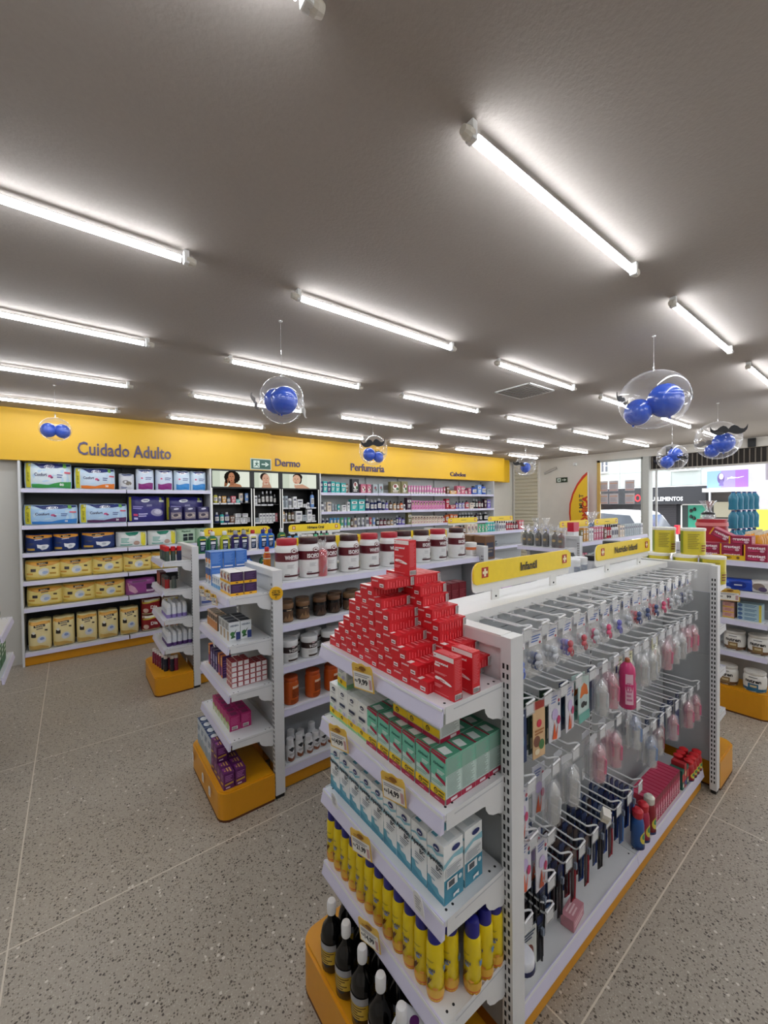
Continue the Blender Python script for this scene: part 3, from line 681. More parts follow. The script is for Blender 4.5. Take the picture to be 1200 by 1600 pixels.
# ---- fourth shelf: yellow spray cans
prof = [(.0205, 0), (.0222, .003), (.0222, .125), (.0215, .133), (.018, .142), (.0175, .126)]
spr = Proto(bottle('spray_can', prof, 'E6CC12', cap=([(.0185, .143), (.0188, .126), (.0185, .166), (.016, .176), (.009, .180)], '20207E'),
    deco=[('r', -.5, 0, 1.5, .09, 'D9702B'), ('r', -.5, .09, 1.5, .24, 'E0B040'), ('e', .35, .20, .12, .03, 'E88A3A'), ('e', .7, .28, .1, .03, 'DF9A3A'), ('t', 'YLAN', .5, .645, .06, '3C4A78', .5), ('e', .56, .59, .09, .03, '7A88B0'), ('l', .4, .80, .66, .83, 2, '8A7A1A'),
          ('p', [(.36, .50), (.45, .44), (.52, .50), (.56, .43), (.6, .50), (.53, .40), (.46, .33), (.42, .28), (.43, .38)], '5A3012'), ('p', [(.98, .7), (1.12, .7), (1.1, .6), (1.0, .58)], '5A86B8')], rough=.28))
row(spr, [(.704, 1.222-.0456*i, .387) for i in range(12)], R90, 'yellow spray can with blue cap', 'in the front rank', 'spray can', 'yellow spray cans', jit=.25)
row(spr, [(.751, 1.20-.0456*i, .387) for i in range(9)]+[(.749, .712, .387)], R90, 'yellow spray can with blue cap', 'in the second rank', 'spray can', 'yellow spray cans', jit=.3)
row(spr, [(.835, .80, .387), (.789, .672, .387), (.838, .673, .387), (.882, .674, .387)], R90, 'yellow spray can with blue cap', 'at the open corner of the shelf', 'spray can', 'yellow spray cans', jit=.4)
# ---- dark syrup bottles on the plinth
prof = [(.030, 0), (.033, .004), (.034, .03), (.034, .105), (.030, .122), (.018, .138), (.0125, .15), (.0118, .178)]
syr = Proto(bottle('syrup_bottle', prof, '0B0A0A', cap=([(.0138, .165), (.0145, .168), (.0145, .196), (.012, .203), (.006, .205)], 'E6E6E8'),
    deco=[('r', .05, .18, .95, .40, 'C9A93A'), ('l', .12, .20, .88, .38, 5, '6B5420'), ('r', .05, .41, .95, .52, '9A9CA0')], rough=.12))
row(syr, [(.628, 1.108-.086*i, .165) for i in range(5)], R90, 'dark syrup bottle with white cap', 'in the front rank on the plinth', 'bottle', 'dark syrup bottles')
row(syr, [(.70, 1.12-.086*i, .165) for i in range(4)], R90, 'dark syrup bottle with white cap', 'in the second rank on the plinth', 'bottle', 'dark syrup bottles')
row(syr, [(.77, 1.12-.086*i, .165) for i in range(5)], R90, 'dark syrup bottle with white cap', 'in the rear rank on the plinth', 'bottle', 'dark syrup bottles')
wbx = Proto(carton('medicine_carton', .075, .07, .15, 'E4E5E8', front=[('l', .1, .5, .6, .8, 4, 'A9ABB5'), ('e', .6, .35, .12, .05, '6E2A78')], right=[('l', .1, .5, .9, .9, 6, 'B0B0B8')],
    top=[('e', .62, .66, .16, .2, '5E2366'), ('l', .1, .15, .5, .4, 3, 'B8B8C4'), ('e', .8, .2, .06, .06, '3C5A8A')]))
for i, (x, y, a) in enumerate(((.645, .755, .35), (.715, .70, .15))): wbx.put((x, y, .166), R90+a, ['white carton with a purple dot, leaning left beside the bottles', 'white carton half under the lowest shelf, right of its twin'][i], 'medicine box', 'white cartons on the plinth')

# ---- price cards clipped to the rails
def price_card(x, y, z, txt, label, w_=.074, h_=.082, rz=R90+.28, tilt=.14, blank=False):
    if blank: rz = R90
    mb = MB(); 
    if blank:
        P = [(-.5, 0), (.5, 0), (.5, .7), (.3, .95), (0, 1), (-.3, .95), (-.5, .7)]
        mb.prism([(a*w_, b*h_) for a, b in P], -.0005, .0005, mat('E9E9EA', .4), axis='y')
        decals(mb, lambda u, v, o: (-w_/2+u*w_, -.0005-o, v*h_), (w_, h_), [('l', .2, .2, .8, .75, 5, 'A9A9B0')])
    else:
        P = [(-.5, 0), (.5, 0), (.5, .86), (.42, .96), (.2, .93), (0, 1.0), (-.2, .95), (-.42, .97), (-.5, .88)]
        mb.prism([(a*w_, b*h_) for a, b in P], -.0005, .0005, mat('E9C052', .4), axis='y')
        decals(mb, lambda u, v, o: (-w_/2+u*w_, -.0005-o, v*h_), (w_, h_), [('r', .05, .05, .95, .66, 'F5F3EC'), ('t', 'R$', .16, .32, .09, '2B2B30', .14), ('t', txt, .50, .33, .20, '1E1E24', .46), ('r', .80, .12, .92, .48, 'C9A0A0'),
            ('l', .12, .5, .85, .6, 2, '9A98A0'), ('l', .2, .72, .7, .82, 2, 'A8741A'), ('e', .55, .84, .16, .08, '8A5A1A')])
    o = mb.build('price_card', loc=(x, y, z)); o.rotation_euler = (tilt, 0, rz)
    return tag(o, label, 'price card', 'price cards on the shelf rails')
for (px, X_, y, z, t, l) in ((0, .650, 0.936, 1.095, '9,99', 'price card reading 9,99 below the red pyramid'), (0, .650, 1.073, .861, '14,99', 'price card reading 14,99 under the white generic cartons'),
        (0, .650, .803, .852, '14,99', 'price card reading 14,99 under the green cartons'), (0, .650, .956, .605, '21,99', 'price card reading 21,99 on the teal vitamin carton rail'), (0, .650, .919, .371, '14,99', 'price card reading 14,99 on the spray can shelf rail')):
    price_card(.645, y, z, t, l)
price_card(.652, 1.117, .65, '', 'small blank white tag on the teal vitamin carton rail, left end', .035, .048, blank=True)
price_card(.652, .719, .623, '', 'small blank white tag on the teal vitamin carton rail, right end', .035, .06, blank=True)
for i, (y, z) in enumerate(((2.55, 1.09), (2.42, 1.09), (2.30, 1.085))): price_card(.606, y, z, '7,99', f'price card on the top shelf rail before the purple boxes, {ORD[i]} from left', .055, .065)
price_card(.606, 2.33, .85, '', 'small white tag on the rail below the herbal boxes', .03, .05, blank=True)
for i, y in enumerate((2.66, 2.42, 2.28)): price_card(.555 if i else .556, y, .07, '', f'small white label on the yellow plinth below the purple boxes, {ORD[i]} from left', .035, .05, blank=True, tilt=0)
price_card(.545, .90, .03, '', 'white label on the yellow plinth under the syrup bottles', .05, .09, blank=True, tilt=0)

# ================================================================== second rack (round yellow sticker)
st = MB(); st.lathe([(.036, 0), (.037, .001), (.036, .002)], mat('F0B81E', .4), 32, M=Matrix.Rotation(PI/2, 4, 'X'))
decals(st, lambda u, v, o: (-.036+u*.072, -.002-o, -.036+v*.072), (.072, .072), [('t', 'ONDE TEM', .5, .70, .085, '2A2210', .55), ('t', 'BRASIL, TEM', .5, .58, .085, '2A2210', .70), ('t', 'CIMED', .5, .42, .14, '2A2210', .62), ('l', .42, .12, .58, .30, 4, '5A4818')])
o = st.build('round_sticker', loc=(.875, 2.106, 1.143)); o.rotation_euler = (0, 0, -.55)
tag(o, 'round yellow sticker on the white rack post', 'sticker')
X2 = .657
pur = Proto(carton('vitamin_carton', .06, .068, .062, 'EFEDE6', front=[('r', 0, 0, 1, .22, 'F0B41A'), ('e', .35, .6, .2, .22, 'C88A5A'), ('e', .6, .45, .2, .2, '7A3A6A'), ('l', .5, .7, .95, .9, 3, '3A2A4A')],
    right=[('r', 0, 0, 1, 1, '3A1D4A'), ('l', .15, .35, .85, .85, 6, '5C4270'), ('r', 0, 0, 1, .22, 'F0B41A'), ('r', .4, .07, .6, .15, '2A1A30')], top=[('r', .1, .1, .9, .9, 'F4F1EC')]))
for k in range(2):
    for j in range(2):
        row(pur, [(X2+.034+j*.0735, 2.345-.062*i, 1.143+k*.0632) for i in range(3)], R90, 'white and purple vitamin carton', f'in the {["front", "rear"][j]} column, {["lower", "upper"][k]} layer', 'medicine box', 'purple vitamin cartons')
blu = Proto(carton('vitamin_carton', .06, .07, .10, 'EAF0F4', front=[('r', 0, .55, 1, 1, '2E5FA8'), ('e', .5, .45, .35, .16, 'E8903A'), ('l', .1, .1, .8, .25, 3, '4A5A7A')],
    right=[('r', 0, 0, 1, 1, '3C74C8'), ('l', .1, .3, .85, .9, 9, '6C98DC'), ('r', .08, .06, .8, .13, 'E8E8EC')], top=[('r', 0, 0, 1, 1, '5A8CCE')]))
for k in range(2):
    for j in range(3):
        row(blu, [(X2+.036+j*.0745, 2.665-.064*i, 1.143+k*.1015) for i in range(2)], R90, 'blue and white vitamin carton', f'in column {["one", "two", "three"][j]} back, {["lower", "upper"][k]} layer', 'medicine box', 'blue vitamin cartons')
sml = Proto(carton('vitamin_carton', .036, .05, .07, 'E8ECF0', front=[('r', 0, 0, 1, .3, '6FA8D8'), ('l', .2, .5, .8, .8, 3, '4A6A9A')], right=[('r', 0, 0, 1, .3, '6FA8D8'), ('l', .1, .4, .9, .9, 5, 'A8BCD0')]))
row(sml, [(X2+.028, 2.54-.04*i, 1.143) for i in range(4)], R90, 'small white and blue carton', 'between the blue and purple cartons', 'medicine box', 'small white cartons')
hrb = Proto(carton('herbal_carton', .062, .06, .098, 'E2E6E8', front=[('r', 0, .55, 1, 1, 'C9CCC8'), ('r', .5, 0, 1, .5, 'B8A080'), ('l', .1, .6, .9, .9, 4, '6A6A70')],
    right=[('p', [(.15, .1), (.4, .55), (.3, .3), (.7, .6), (.45, .25), (.6, .15), (.3, .1)], '2F5E34'), ('t', 'HEDERA', .5, .80, .09, '5A6A80', .8), ('r', .62, .0, 1, .42, '2B3C7A'), ('e', .3, .36, .2, .12, '3F7A3E')], top=[('r', .05, .05, .95, .95, '3E4350')]))
for j in range(2): row(hrb, [(X2+.033+j*.0625, 2.40-.064*i, .891) for i in range(3)], R90, 'white herbal syrup carton with ivy leaves', f'in the {["front", "rear"][j]} rank', 'medicine box', 'herbal cartons')
orb = Proto(carton('herbal_carton', .04, .055, .09, 'D9B9A0', front=[('r', 0, 0, 1, .5, 'C9803A'), ('r', .1, .6, .9, .9, '4A4038')], right=[('r', 0, 0, 1, 1, '5A4A3E'), ('l', .1, .3, .9, .9, 5, '8A7A6A')], top=[('r', .1, .1, .9, .9, '4A4038')]))
row(orb, [(X2+.03, 2.66-.045*i, .891) for i in range(5)], R90, 'tan and brown carton', 'left of the herbal cartons', 'medicine box', 'brown cartons')
smc = Proto(carton('soap_carton', .0275, .03, .027, 'E8E2E0', front=[('r', .1, .1, .9, .9, 'D96A3A'), ('r', .4, .2, .9, .8, '8A2A4A')], right=[('r', 0, 0, 1, 1, 'B8303A'), ('r', .08, .1, .92, .92, 'F0EEEC')], top=[('r', 0, 0, 1, 1, 'A8303A')]))
for k in range(5):
    for j in range(6 if k < 4 else 3):
        row(smc, [(X2+.02+j*.0335, 2.29-.030*i, .639+k*.0285) for i in range(3)], R90, 'tiny red and white carton', f'stack {["one", "two", "three", "four", "five", "six"][j]} back, {ORD[k]} layer', 'medicine box', 'tiny stacked cartons')
opb = Proto(carton('candle_carton', .035, .05, .125, 'D87A2E', front=[('r', .1, .1, .9, .5, '8A2A7A'), ('l', .2, .6, .8, .9, 4, 'F0D9A0')], right=[('r', 0, 0, 1, 1, '4A2A6A'), ('l', .1, .2, .9, .8, 6, '8A5AA0')]))
opc = Proto(carton('candle_carton', .035, .05, .115, '3E2C66', front=[('r', .1, .4, .9, .8, 'A8A0C8'), ('l', .2, .1, .8, .3, 3, 'D0B0D0')], right=[('l', .1, .2, .9, .8, 6, '7A6AA0')]))
row([opb, opc, opc, opc, opb], [(X2+.03, 2.66-.052*i, .639) for i in range(6)], R90, ['orange and purple carton', 'indigo carton', 'indigo carton', 'indigo carton', 'orange and purple carton'], 'left of the tiny cartons', 'medicine box', 'purple and orange cartons')
mag = Proto(carton('vitamin_carton', .052, .058, .082, 'B3246E', front=[('r', 0, 0, 1, .42, 'E3EAD0'), ('l', .15, .08, .8, .36, 3, '8AA84A'), ('p', [(.0, .42), (.5, .62), (1, .42)], '9AB83A')],
    right=[('l', .1, .42, .9, .9, 9, 'D05A94'), ('r', .2, .08, .75, .30, 'F0EAE8')] + [('r', .25+.06*k, .1, .28+.06*k, .27, '2E2226') for k in range(7)], top=[('r', .15, .2, .85, .8, '7E1A56')]))
for j in range(2): row(mag, [(X2+.031+j*.061, 2.56-.056*i, .387) for i in range(6)], R90, 'magenta and lime vitamin carton', f'in the {["front", "rear"][j]} rank', 'medicine box', 'magenta cartons')
plm = Proto(carton('vitamin_carton', .055, .055, .085, '5E1F5E', front=[('p', [(.1, .2), (.9, .3), (.9, .42), (.1, .32)], 'C9A23A'), ('l', .15, .55, .85, .85, 4, 'A86AA8')], right=[('p', [(.1, .25), (.9, .3), (.9, .4), (.1, .35)], 'C9A23A'), ('l', .15, .5, .85, .85, 4, 'A86AA8'), ('r', .2, .08, .6, .16, 'E0C8E0')], top=[('l', .15, .2, .85, .8, 3, 'D8A85A'), ('r', .1, .1, .5, .3, '8A3A8A')]))
for j in range(2):
    row(plm, [(.618+j*.06, 2.345-.059*i, .155) for i in range(4)], R90, 'plum and gold vitamin carton', f'on the plinth, {["front", "rear"][j]} rank, lower layer', 'medicine box', 'plum cartons on the plinth')
plm.put((.618, 2.286, .241), R90, 'plum and gold vitamin carton stacked second from left', 'medicine box', 'plum cartons on the plinth'); plm.put((.618, 2.345, .241), R90, 'plum and gold vitamin carton stacked leftmost, beside the milk cartons', 'medicine box', 'plum cartons on the plinth')
mlk = Proto(carton('milk_powder_carton', .075, .06, .15, 'C9D2DA', front=[('p', [(0, 0), (1, 0), (1, .35), (.5, .45), (0, .3)], '8FA6B8'), ('l', .15, .6, .85, .8, 3, '3A5A7A')], right=[('l', .15, .3, .85, .8, 6, '8A9AA8')], top=[('r', 0, .0, 1, 1, '24406E'), ('e', .5, .45, .34, .32, 'E8ECF0')]))
for j in range(2): row(mlk, [(.625+j*.065, 2.66-.08*i, .155) for i in range(4)], R90, 'grey-blue carton with a white bowl', f'on the plinth, {["front", "rear"][j]} rank', 'medicine box', 'grey-blue cartons on the plinth')

# ================================================================== third rack (farthest left)
X3 = .635
rc = Proto(bottle('deodorant_can', [(.019, 0), (.020, .004), (.020, .085), (.017, .094)], '37473E', cap=([(.0195, .088), (.020, .092), (.0195, .125), (.015, .128)], 'C4161C'), deco=[('r', .1, .3, .6, .75, '5A6E60')]))
rn = Proto(bottle('deodorant_can', [(.019, 0), (.020, .004), (.020, .085), (.017, .094)], '1B2140', cap=([(.0195, .088), (.020, .092), (.0195, .125), (.015, .128)], 'C4161C'), deco=[('r', .1, .3, .6, .75, '3A4470')]))
row([rc, rc, rc, rn, rc], [(X3+.024, 4.24-.047*i, 1.143) for i in range(6)], R90, ['green can with bright red cap', 'green can with bright red cap', 'green can with bright red cap', 'navy can with bright red cap', 'green can with bright red cap'], 'in the front rank', 'deodorant can', 'red-capped cans')
row([rc, rn], [(X3+.075, 4.02, 1.143), (X3+.12, 4.0, 1.143)], R90, ['green can with bright red cap', 'navy can with bright red cap'], 'behind the front rank', 'deodorant can', 'red-capped cans')
rb = Proto(carton('perfume_carton', .055, .05, .12, '7A1E1E', front=[('r', .1, .2, .9, .8, 'A83A2A')], right=[('r', 0, 0, 1, 1, '4E1818'), ('l', .2, .3, .8, .7, 3, '8A4A3A')]))
row(rb, [(X3+.03, 4.42-.06*i, .891) for i in range(3)], R90, 'dark red carton', 'under the red-capped cans', 'box', 'dark red cartons')
dk = Proto(bottle('deodorant_can', [(.02, 0), (.021, .004), (.021, .075), (.018, .085)], '4A524C', cap=([(.019, .08), (.0195, .1), (.014, .108)], '3A3A38')))
rd = Proto(bottle('deodorant_can', [(.02, 0), (.021, .004), (.021, .075), (.018, .085)], '9A2020', cap=([(.019, .08), (.0195, .1), (.014, .108)], '2A2A2A')))
row([dk, rd, dk, rd, dk], [(X3+.03, 4.22-.05*i, .891) for i in range(4)] + [(X3+.08, 4.04, .891)], R90, ['grey-green can', 'red can', 'grey-green can', 'red can', 'grey-green can'], 'beside the dark red cartons', 'deodorant can', 'dark cans')
def rollon(band, h_=.135): return Proto(bottle('lotion_bottle', [(.0195, 0), (.0205, .003), (.0205, .088), (.0185, .094)], 'DDE0E6', cap=([(.018, .092), (.0185, .10), (.014, .122), (.007, .13)], 'ECEDEF'),
    deco=[('r', -.5, .0, 1.5, .34, band), ('l', .35, .5, .65, .8, 3, '8A8FA8'), ('r', .32, .84, .42, .88, '3A3A60')]))
ro1, ro2 = rollon('8A78B8'), rollon('4A2A6A')
for zz, pr_, nm in ((.639, ro1, 'lilac'), (.387, ro2, 'purple')):
    for j in range(5 if nm == 'purple' else 4):
        row(pr_, [(X3+.026+j*.043, 4.22-.045*i, zz) for i in range(6)], R90, f'white lotion bottle with {nm} base', f'in file {["one", "two", "three", "four", "five"][j]} back', 'lotion bottle', f'white and {nm} lotion bottles')
tb_ = lambda c: Proto(bottle('lotion_tube', [(.0175, 0), (.018, .004), (.017, .105), (.0155, .11)], c, cap=([(.0155, .108), (.016, .112), (.0155, .135)], 'E8E2DE'), deco=[('l', .3, .2, .7, .5, 3, '8A8A90')]))
tn, tr = tb_('151B2E'), tb_('7A1C3A')
row([tr, tr, tr, tr, tn, tn], [(.585+.01*i, 4.30-.055*i, .165) for i in range(6)], R90, ['maroon tube with pale cap']*4+['black tube with pale cap']*2, 'in the front line on the plinth', 'tube', 'tubes on the plinth')
row([tr, tn], [(.66, 4.26, .165), (.655, 4.12, .165), (.665, 4.05, .165), (.68, 3.99, .165), (.712, 3.99, .165)], R90, ['maroon tube with pale cap', 'black tube with pale cap'], 'behind the front line on the plinth', 'tube', 'tubes on the plinth')

# ================================================================== run two, facing side: tubs and jars
def tub(name, cap, capc, text, accent):
    prof = [(.060, 0), (.0665, .006), (.068, .02), (.068, .175), (.065, .19), (.056, .203), (.056, .208)]
    return Proto(bottle('protein_tub', prof, 'E8E8E6', cap=([(.0585, .203), (.060, .206), (.060, .236), (.057, .242)], capc), capname='lid', n=28, rough=.3,
        deco=[('r', -.5, .53, 1.5, .78, '5E1420'), ('r', -.5, .52, 1.5, .53, 'C9B0B0'), ('e', .5, .82, .105, .07, '5E1420'), ('e', .5, .82, .085, .055, 'E8E4E0'), ('t', 'VitaFor', .5, .82, .03, '5E1420', .12), ('t', text, .5, .645, .115, 'F4F0EE', .52),
              ('l', .38, .57, .62, .60, 1, 'C09AA0'), ('l', .3, .34, .5, .44, 4, 'C8C8C8'), ('e', .74, .27, .07, .07, accent), ('e', .69, .22, .05, .05, accent), ('r', .22, .10, .80, .15, '4A1A20'), ('l', .24, .165, .36, .185, 1, '8A8A8A')]))
tw, ti, ti2 = tub('w', 0, 'B01E30', 'WHEYFORT', 'C9788A'), tub('i', 0, '3A1418', 'ISOFORT', '2E2228'), tub('j', 0, '3A1418', 'ISOFORT', 'D0C060')
xs = [1.009, 1.152, 1.297, 1.447, 1.614, 1.789, 1.946, 2.1, 2.278, 2.493]
seq = [tw, ti, ti, ti2, tw, tw, ti, ti, tw, ti]; lab = ['red-lidded protein tub', 'dark-lidded protein tub', 'dark-lidded protein tub', 'dark-lidded protein tub', 'red-lidded protein tub', 'red-lidded protein tub', 'dark-lidded protein tub', 'dark-lidded protein tub', 'red-lidded protein tub', 'dark-lidded protein tub']
for i, (x, p, l) in enumerate(zip(xs, seq, lab)):
    p.put((x, 2.262 + (.03 if i in (2, 6) else 0), 1.185), .25, f'white {l}, {ORD[i]} from the left on the shelf', 'protein tub', 'protein tubs')
def wrapped(name, body, x, y, z, label, h=.20, r=.033, bodym=None, rz=0.2):
    t = empty(name, (x, y, z), rz)
    b = MB(); b.lathe([(r*.9, 0), (r, .005), (r, h*.72), (r*.75, h*.76)], mat(body, .35), 18); b.build('bottle', t, smooth=40)
    c = MB(); c.lathe([(r*1.08, -.0), (r*1.12, h*.4), (r*1.1, h*.74), (r*.35, h*.84), (r*.9, h*1.05)], clear('FFFFFF', .6, .16), 14, cap=False)
    for k in range(7):
        a = k*.9; c.add([(r*.3*math.cos(a), r*.3*math.sin(a), h*.84), (r*1.1*math.cos(a+.2), r*1.1*math.sin(a+.2), h*(1.0+.1*(k % 3))), (r*.9*math.cos(a+.7), r*.9*math.sin(a+.7), h*(.98+.06*(k % 2)))], [(0, 1, 2)], clear('FFFFFF', .8, .35))
    for k in range(9):
        a = -2.2+k*.25; zz = h*(.05+.07*k); c.add([(r*1.14*math.cos(a), r*1.14*math.sin(a), zz), (r*1.14*math.cos(a+.2), r*1.14*math.sin(a+.2), zz+.03), (r*1.14*math.cos(a+.1), r*1.14*math.sin(a+.1), zz+.045)], [(0, 1, 2)], clear('FFFFFF', .9, .55))
    c.build('cellophane', t, smooth=50)
    return tag(t, label, 'gift bottle', 'cellophane-wrapped bottles')
wrapped('wrapped_bottle', 'C4202E', 1.223, 2.215, 1.186, 'red bottle wrapped in clear cellophane before the protein tubs', h=.21, r=.03)
wrapped('wrapped_bottle', 'C4404E', 2.307, 2.225, 1.186, 'slim red wrapped bottle between the last two protein tubs', h=.20, r=.018)
p = Proto(bottle('supplement_tub', [(.043, 0), (.046, .004), (.046, .085), (.044, .09)], 'EDEAE6', cap=([(.047, .088), (.048, .092), (.048, .105), (.045, .11)], 'F0EEEA'), capname='lid', deco=[('r', -.5, .55, 1.5, .80, 'D9703A'), ('l', .3, .2, .7, .5, 3, 'B8B0A8')]))
p.put((2.676, 2.262, 1.185), 0, 'small white tub with an orange band right of the protein tubs', 'supplement tub')
jar = Proto(bottle('nut_butter_jar', [(.037, 0), (.040, .004), (.040, .075), (.038, .082)], '5E4634', cap=([(.0405, .08), (.042, .084), (.042, .105), (.040, .108)], '7A5A3C'), capname='lid', deco=[('r', -.5, .78, 1.5, .95, '201A18'), ('l', .38, .83, .62, .89, 1, 'B8A080'), ('p', [(.2, .1), (.35, .5), (.42, .25), (.5, .65), (.58, .25), (.65, .5), (.8, .1)], '8A6A4A')], rough=.25))
jar2 = Proto(bottle('nut_butter_jar', [(.037, 0), (.040, .004), (.040, .080), (.038, .087)], '2E221C', cap=([(.0405, .085), (.042, .088), (.042, .107), (.040, .110)], '6A4C34'), capname='lid', deco=[('r', -.5, .78, 1.5, .95, '151210'), ('p', [(.2, .1), (.35, .5), (.42, .25), (.5, .65), (.58, .25), (.65, .5), (.8, .1)], '4A382C')], rough=.25))
row([jar, jar, jar2, jar2], [(.985, 2.225, .944), (1.09, 2.225, .944), (1.205, 2.225, .944), (1.305, 2.225, .944), (1.42, 2.225, .944), (1.53, 2.225, .944)], 0, ['tan nut butter jar', 'tan nut butter jar', 'dark nut butter jar', 'dark nut butter jar'], 'in the front row', 'jar', 'nut butter jars')
row([jar, jar, jar2, jar2], [(1.02, 2.31, .944), (1.13, 2.31, .944), (1.26, 2.31, .944), (1.37, 2.31, .944), (1.50, 2.31, .944)], 0, ['tan nut butter jar', 'tan nut butter jar', 'dark nut butter jar', 'dark nut butter jar'], 'in the back row', 'jar', 'nut butter jars')
vc = Proto(bottle('coffee_tub', [(.044, 0), (.049, .005), (.049, .090), (.047, .098)], 'E4E4E2', cap=([(.0495, .096), (.051, .10), (.051, .122), (.048, .127)], 'EDEDEC'), capname='lid', n=24, deco=[('r', -.5, .60, 1.5, .94, '2E1C1A'), ('e', .5, .96, .08, .08, 'C8B0B0'), ('t', 'V-COFFEE', .55, .74, .16, 'F2EEEA', .45), ('l', .3, .36, .7, .5, 3, 'C0C0C0'), ('r', .3, .12, .7, .22, '3A2A1E')]))
row(vc, [(1.0, 2.225, .708), (1.13, 2.225, .708), (1.27, 2.23, .708), (1.42, 2.23, .708)], .1, 'white coffee tub with dark band', 'in the front row', 'coffee tub', 'coffee tubs')
row(vc, [(1.06, 2.32, .708), (1.21, 2.32, .708), (1.36, 2.32, .708)], .1, 'white coffee tub with dark band', 'in the back row', 'coffee tub', 'coffee tubs')
oj = Proto(bottle('supplement_jar', [(.040, 0), (.046, .006), (.047, .03), (.047, .118), (.042, .132), (.040, .136)], 'C4561A', cap=([(.0405, .132), (.043, .136), (.043, .152), (.040, .157)], 'C2501A'), capname='lid', n=24, deco=[('r', .38, .70, .72, .80, 'E8C8A8'), ('l', .36, .32, .74, .66, 6, '4A2A1A'), ('l', .3, .08, .8, .22, 3, '7A3A14')], rough=.25))
row(oj, [(1.005, 2.225, .459), (1.15, 2.225, .459), (1.285, 2.23, .459), (1.44, 2.23, .459)], .2, 'orange supplement jar', 'on the shelf under the coffee tubs', 'supplement jar', 'orange supplement jars')
def pill(h): return Proto(bottle('pill_bottle', [(.024, 0), (.026, .003), (.026, h*.62), (.022, h*.72), (.019, h*.75)], 'E9EAEB', cap=([(.0205, h*.73), (.0215, h*.75), (.0215, h*.97), (.018, h)], 'F0F0F2'), deco=[('p', [(.2, .35), (.5, .2), (.8, .35), (.8, .12), (.5, .0), (.2, .12)], '8A4A2A'), ('p', [(.25, .78), (.5, .88), (.75, .78), (.5, .6)], '2A2E34'), ('l', .3, .42, .7, .52, 2, '9A9A9A')]))
pb, ps = pill(.13), pill(.105)
row([pb, pb, ps, ps, ps, ps], [(.988, 2.21, .126), (1.052, 2.222, .126), (1.112, 2.215, .126), (1.163, 2.225, .126), (1.213, 2.23, .126), (1.265, 2.23, .126)], .1, ['tall white pill bottle']*2+['short white pill bottle']*4, 'in the front row', 'pill bottle', 'white pill bottles')
row([pb, ps], [(1.03, 2.29, .126), (1.10, 2.30, .126), (1.17, 2.29, .126)], .1, ['tall white pill bottle', 'short white pill bottle'], 'in the back row', 'pill bottle', 'white pill bottles')
# red cartons further along the run, seen over the hook display
rdc = Proto(carton('supplement_carton', .085, .12, .275, '7E1A28', front=[('l', .1, .2, .9, .8, 12, 'A0404C'), ('r', .55, .35, .85, .5, 'CDB8B0')], left=[('r', .2, .6, .45, .82, 'E8E4E2'), ('l', .15, .15, .85, .5, 6, 'A8404A')], top=[('r', .05, .05, .95, .95, 'D8858A'), ('l', .2, .3, .8, .7, 3, 'EBC0C0')]))
row(rdc, [(2.34, 2.28, .708), (2.43, 2.28, .708), (2.52, 2.28, .708)], 0, 'tall dark red supplement carton', 'past the protein tubs', 'carton', 'tall red cartons')
rdl = Proto(carton('supplement_carton', .085, .12, .22, '8A2430', front=[('l', .1, .2, .9, .8, 10, 'A0404C')], left=[('r', .2, .6, .45, .82, 'E8E4E2')], top=[('r', .05, .05, .95, .95, 'C8757A')]))
row(rdl, [(2.05, 2.28, .708), (2.15, 2.28, .708), (2.245, 2.28, .708)], 0, 'shorter dark red supplement carton', 'beside the tall red ones', 'carton', 'short red cartons')
wc = Proto(carton('supplement_carton', .09, .10, .20, 'D9DAD2', front=[('l', .1, .2, .9, .8, 6, 'A8A8A0'), ('r', 0, 0, .1, 1, 'E0B020')], left=[('r', .2, .2, .8, .8, 'B8C0C4')]))
row(wc, [(1.75, 2.30, .708), (1.86, 2.30, .708), (1.97, 2.30, .708)], 0, 'pale supplement carton', 'in the dark under the protein tubs', 'carton', 'pale cartons')

# ================================================================== run two far side and run three top
OR = Proto(bottle('juice_bottle', [(.02, 0), (.024, .004), (.024, .11), (.014, .135), (.012, .14)], 'C8761A', cap=([(.0145, .137), (.015, .16), (.012, .165)], 'B81E2A'), deco=[('r', 0, .62, 1, .95, 'E8E4DE'), ('l', .2, .7, .8, .85, 2, 'B82A3A')], rough=.15))
OR.put((1.02, 2.60, 1.185), 0, 'orange bottle with a red cap behind the purple cartons', 'bottle')
yb = Proto(bottle('lotion_bottle', [(.024, 0), (.026, .004), (.026, .07), (.02, .08)], 'E0CE4A', deco=[('l', .2, .3, .8, .7, 3, 'A89A3A')]))
yb.put((1.10, 2.60, 1.185), 0, 'short yellow pot behind the purple cartons', 'pot')
pk = Proto(bottle('lotion_bottle', [(.026, 0), (.028, .004), (.028, .07), (.022, .08)], 'D9788E'))
pk.put((1.20, 2.60, 1.185), 0, 'short pink pot beside the first protein tub', 'pot')
def mouth(col, capc, h=.20, w_=.045):
    prof = [(.9, 0), (1.0, .03*h/.2), (1.0, h*.60), (.92, h*.70), (.42, h*.80), (.40, h*.83)]
    prof = [(r*w_, z) for r, z in prof]
    return Proto(bottle('mouthwash_bottle', prof, col, cap=([(w_*.42, h*.81), (w_*.46, h*.83), (w_*.46, h*.96), (w_*.36, h)], capc), sx=1, sy=.6, pw=3.2, n=24, rough=.12,
        deco=[('r', .22, .10, .78, .72, '22304A' if col != '3A2A66' else '1E1A3A'), ('r', .26, .5, .74, .64, 'E6E8EE'), ('l', .3, .2, .7, .42, 3, 'A8B0C4'), ('r', .22, .74, .78, .80, 'D8D23A')]))
mg, my, mp, mbb = mouth('2E6A46', 'D8DADC'), mouth('A8AE2A', 'D8DADC'), mouth('2E2460', '9A9CA4'), mouth('1E62B8', '2A2A7E')
mo = mouth('E4DEDA', 'B82028')
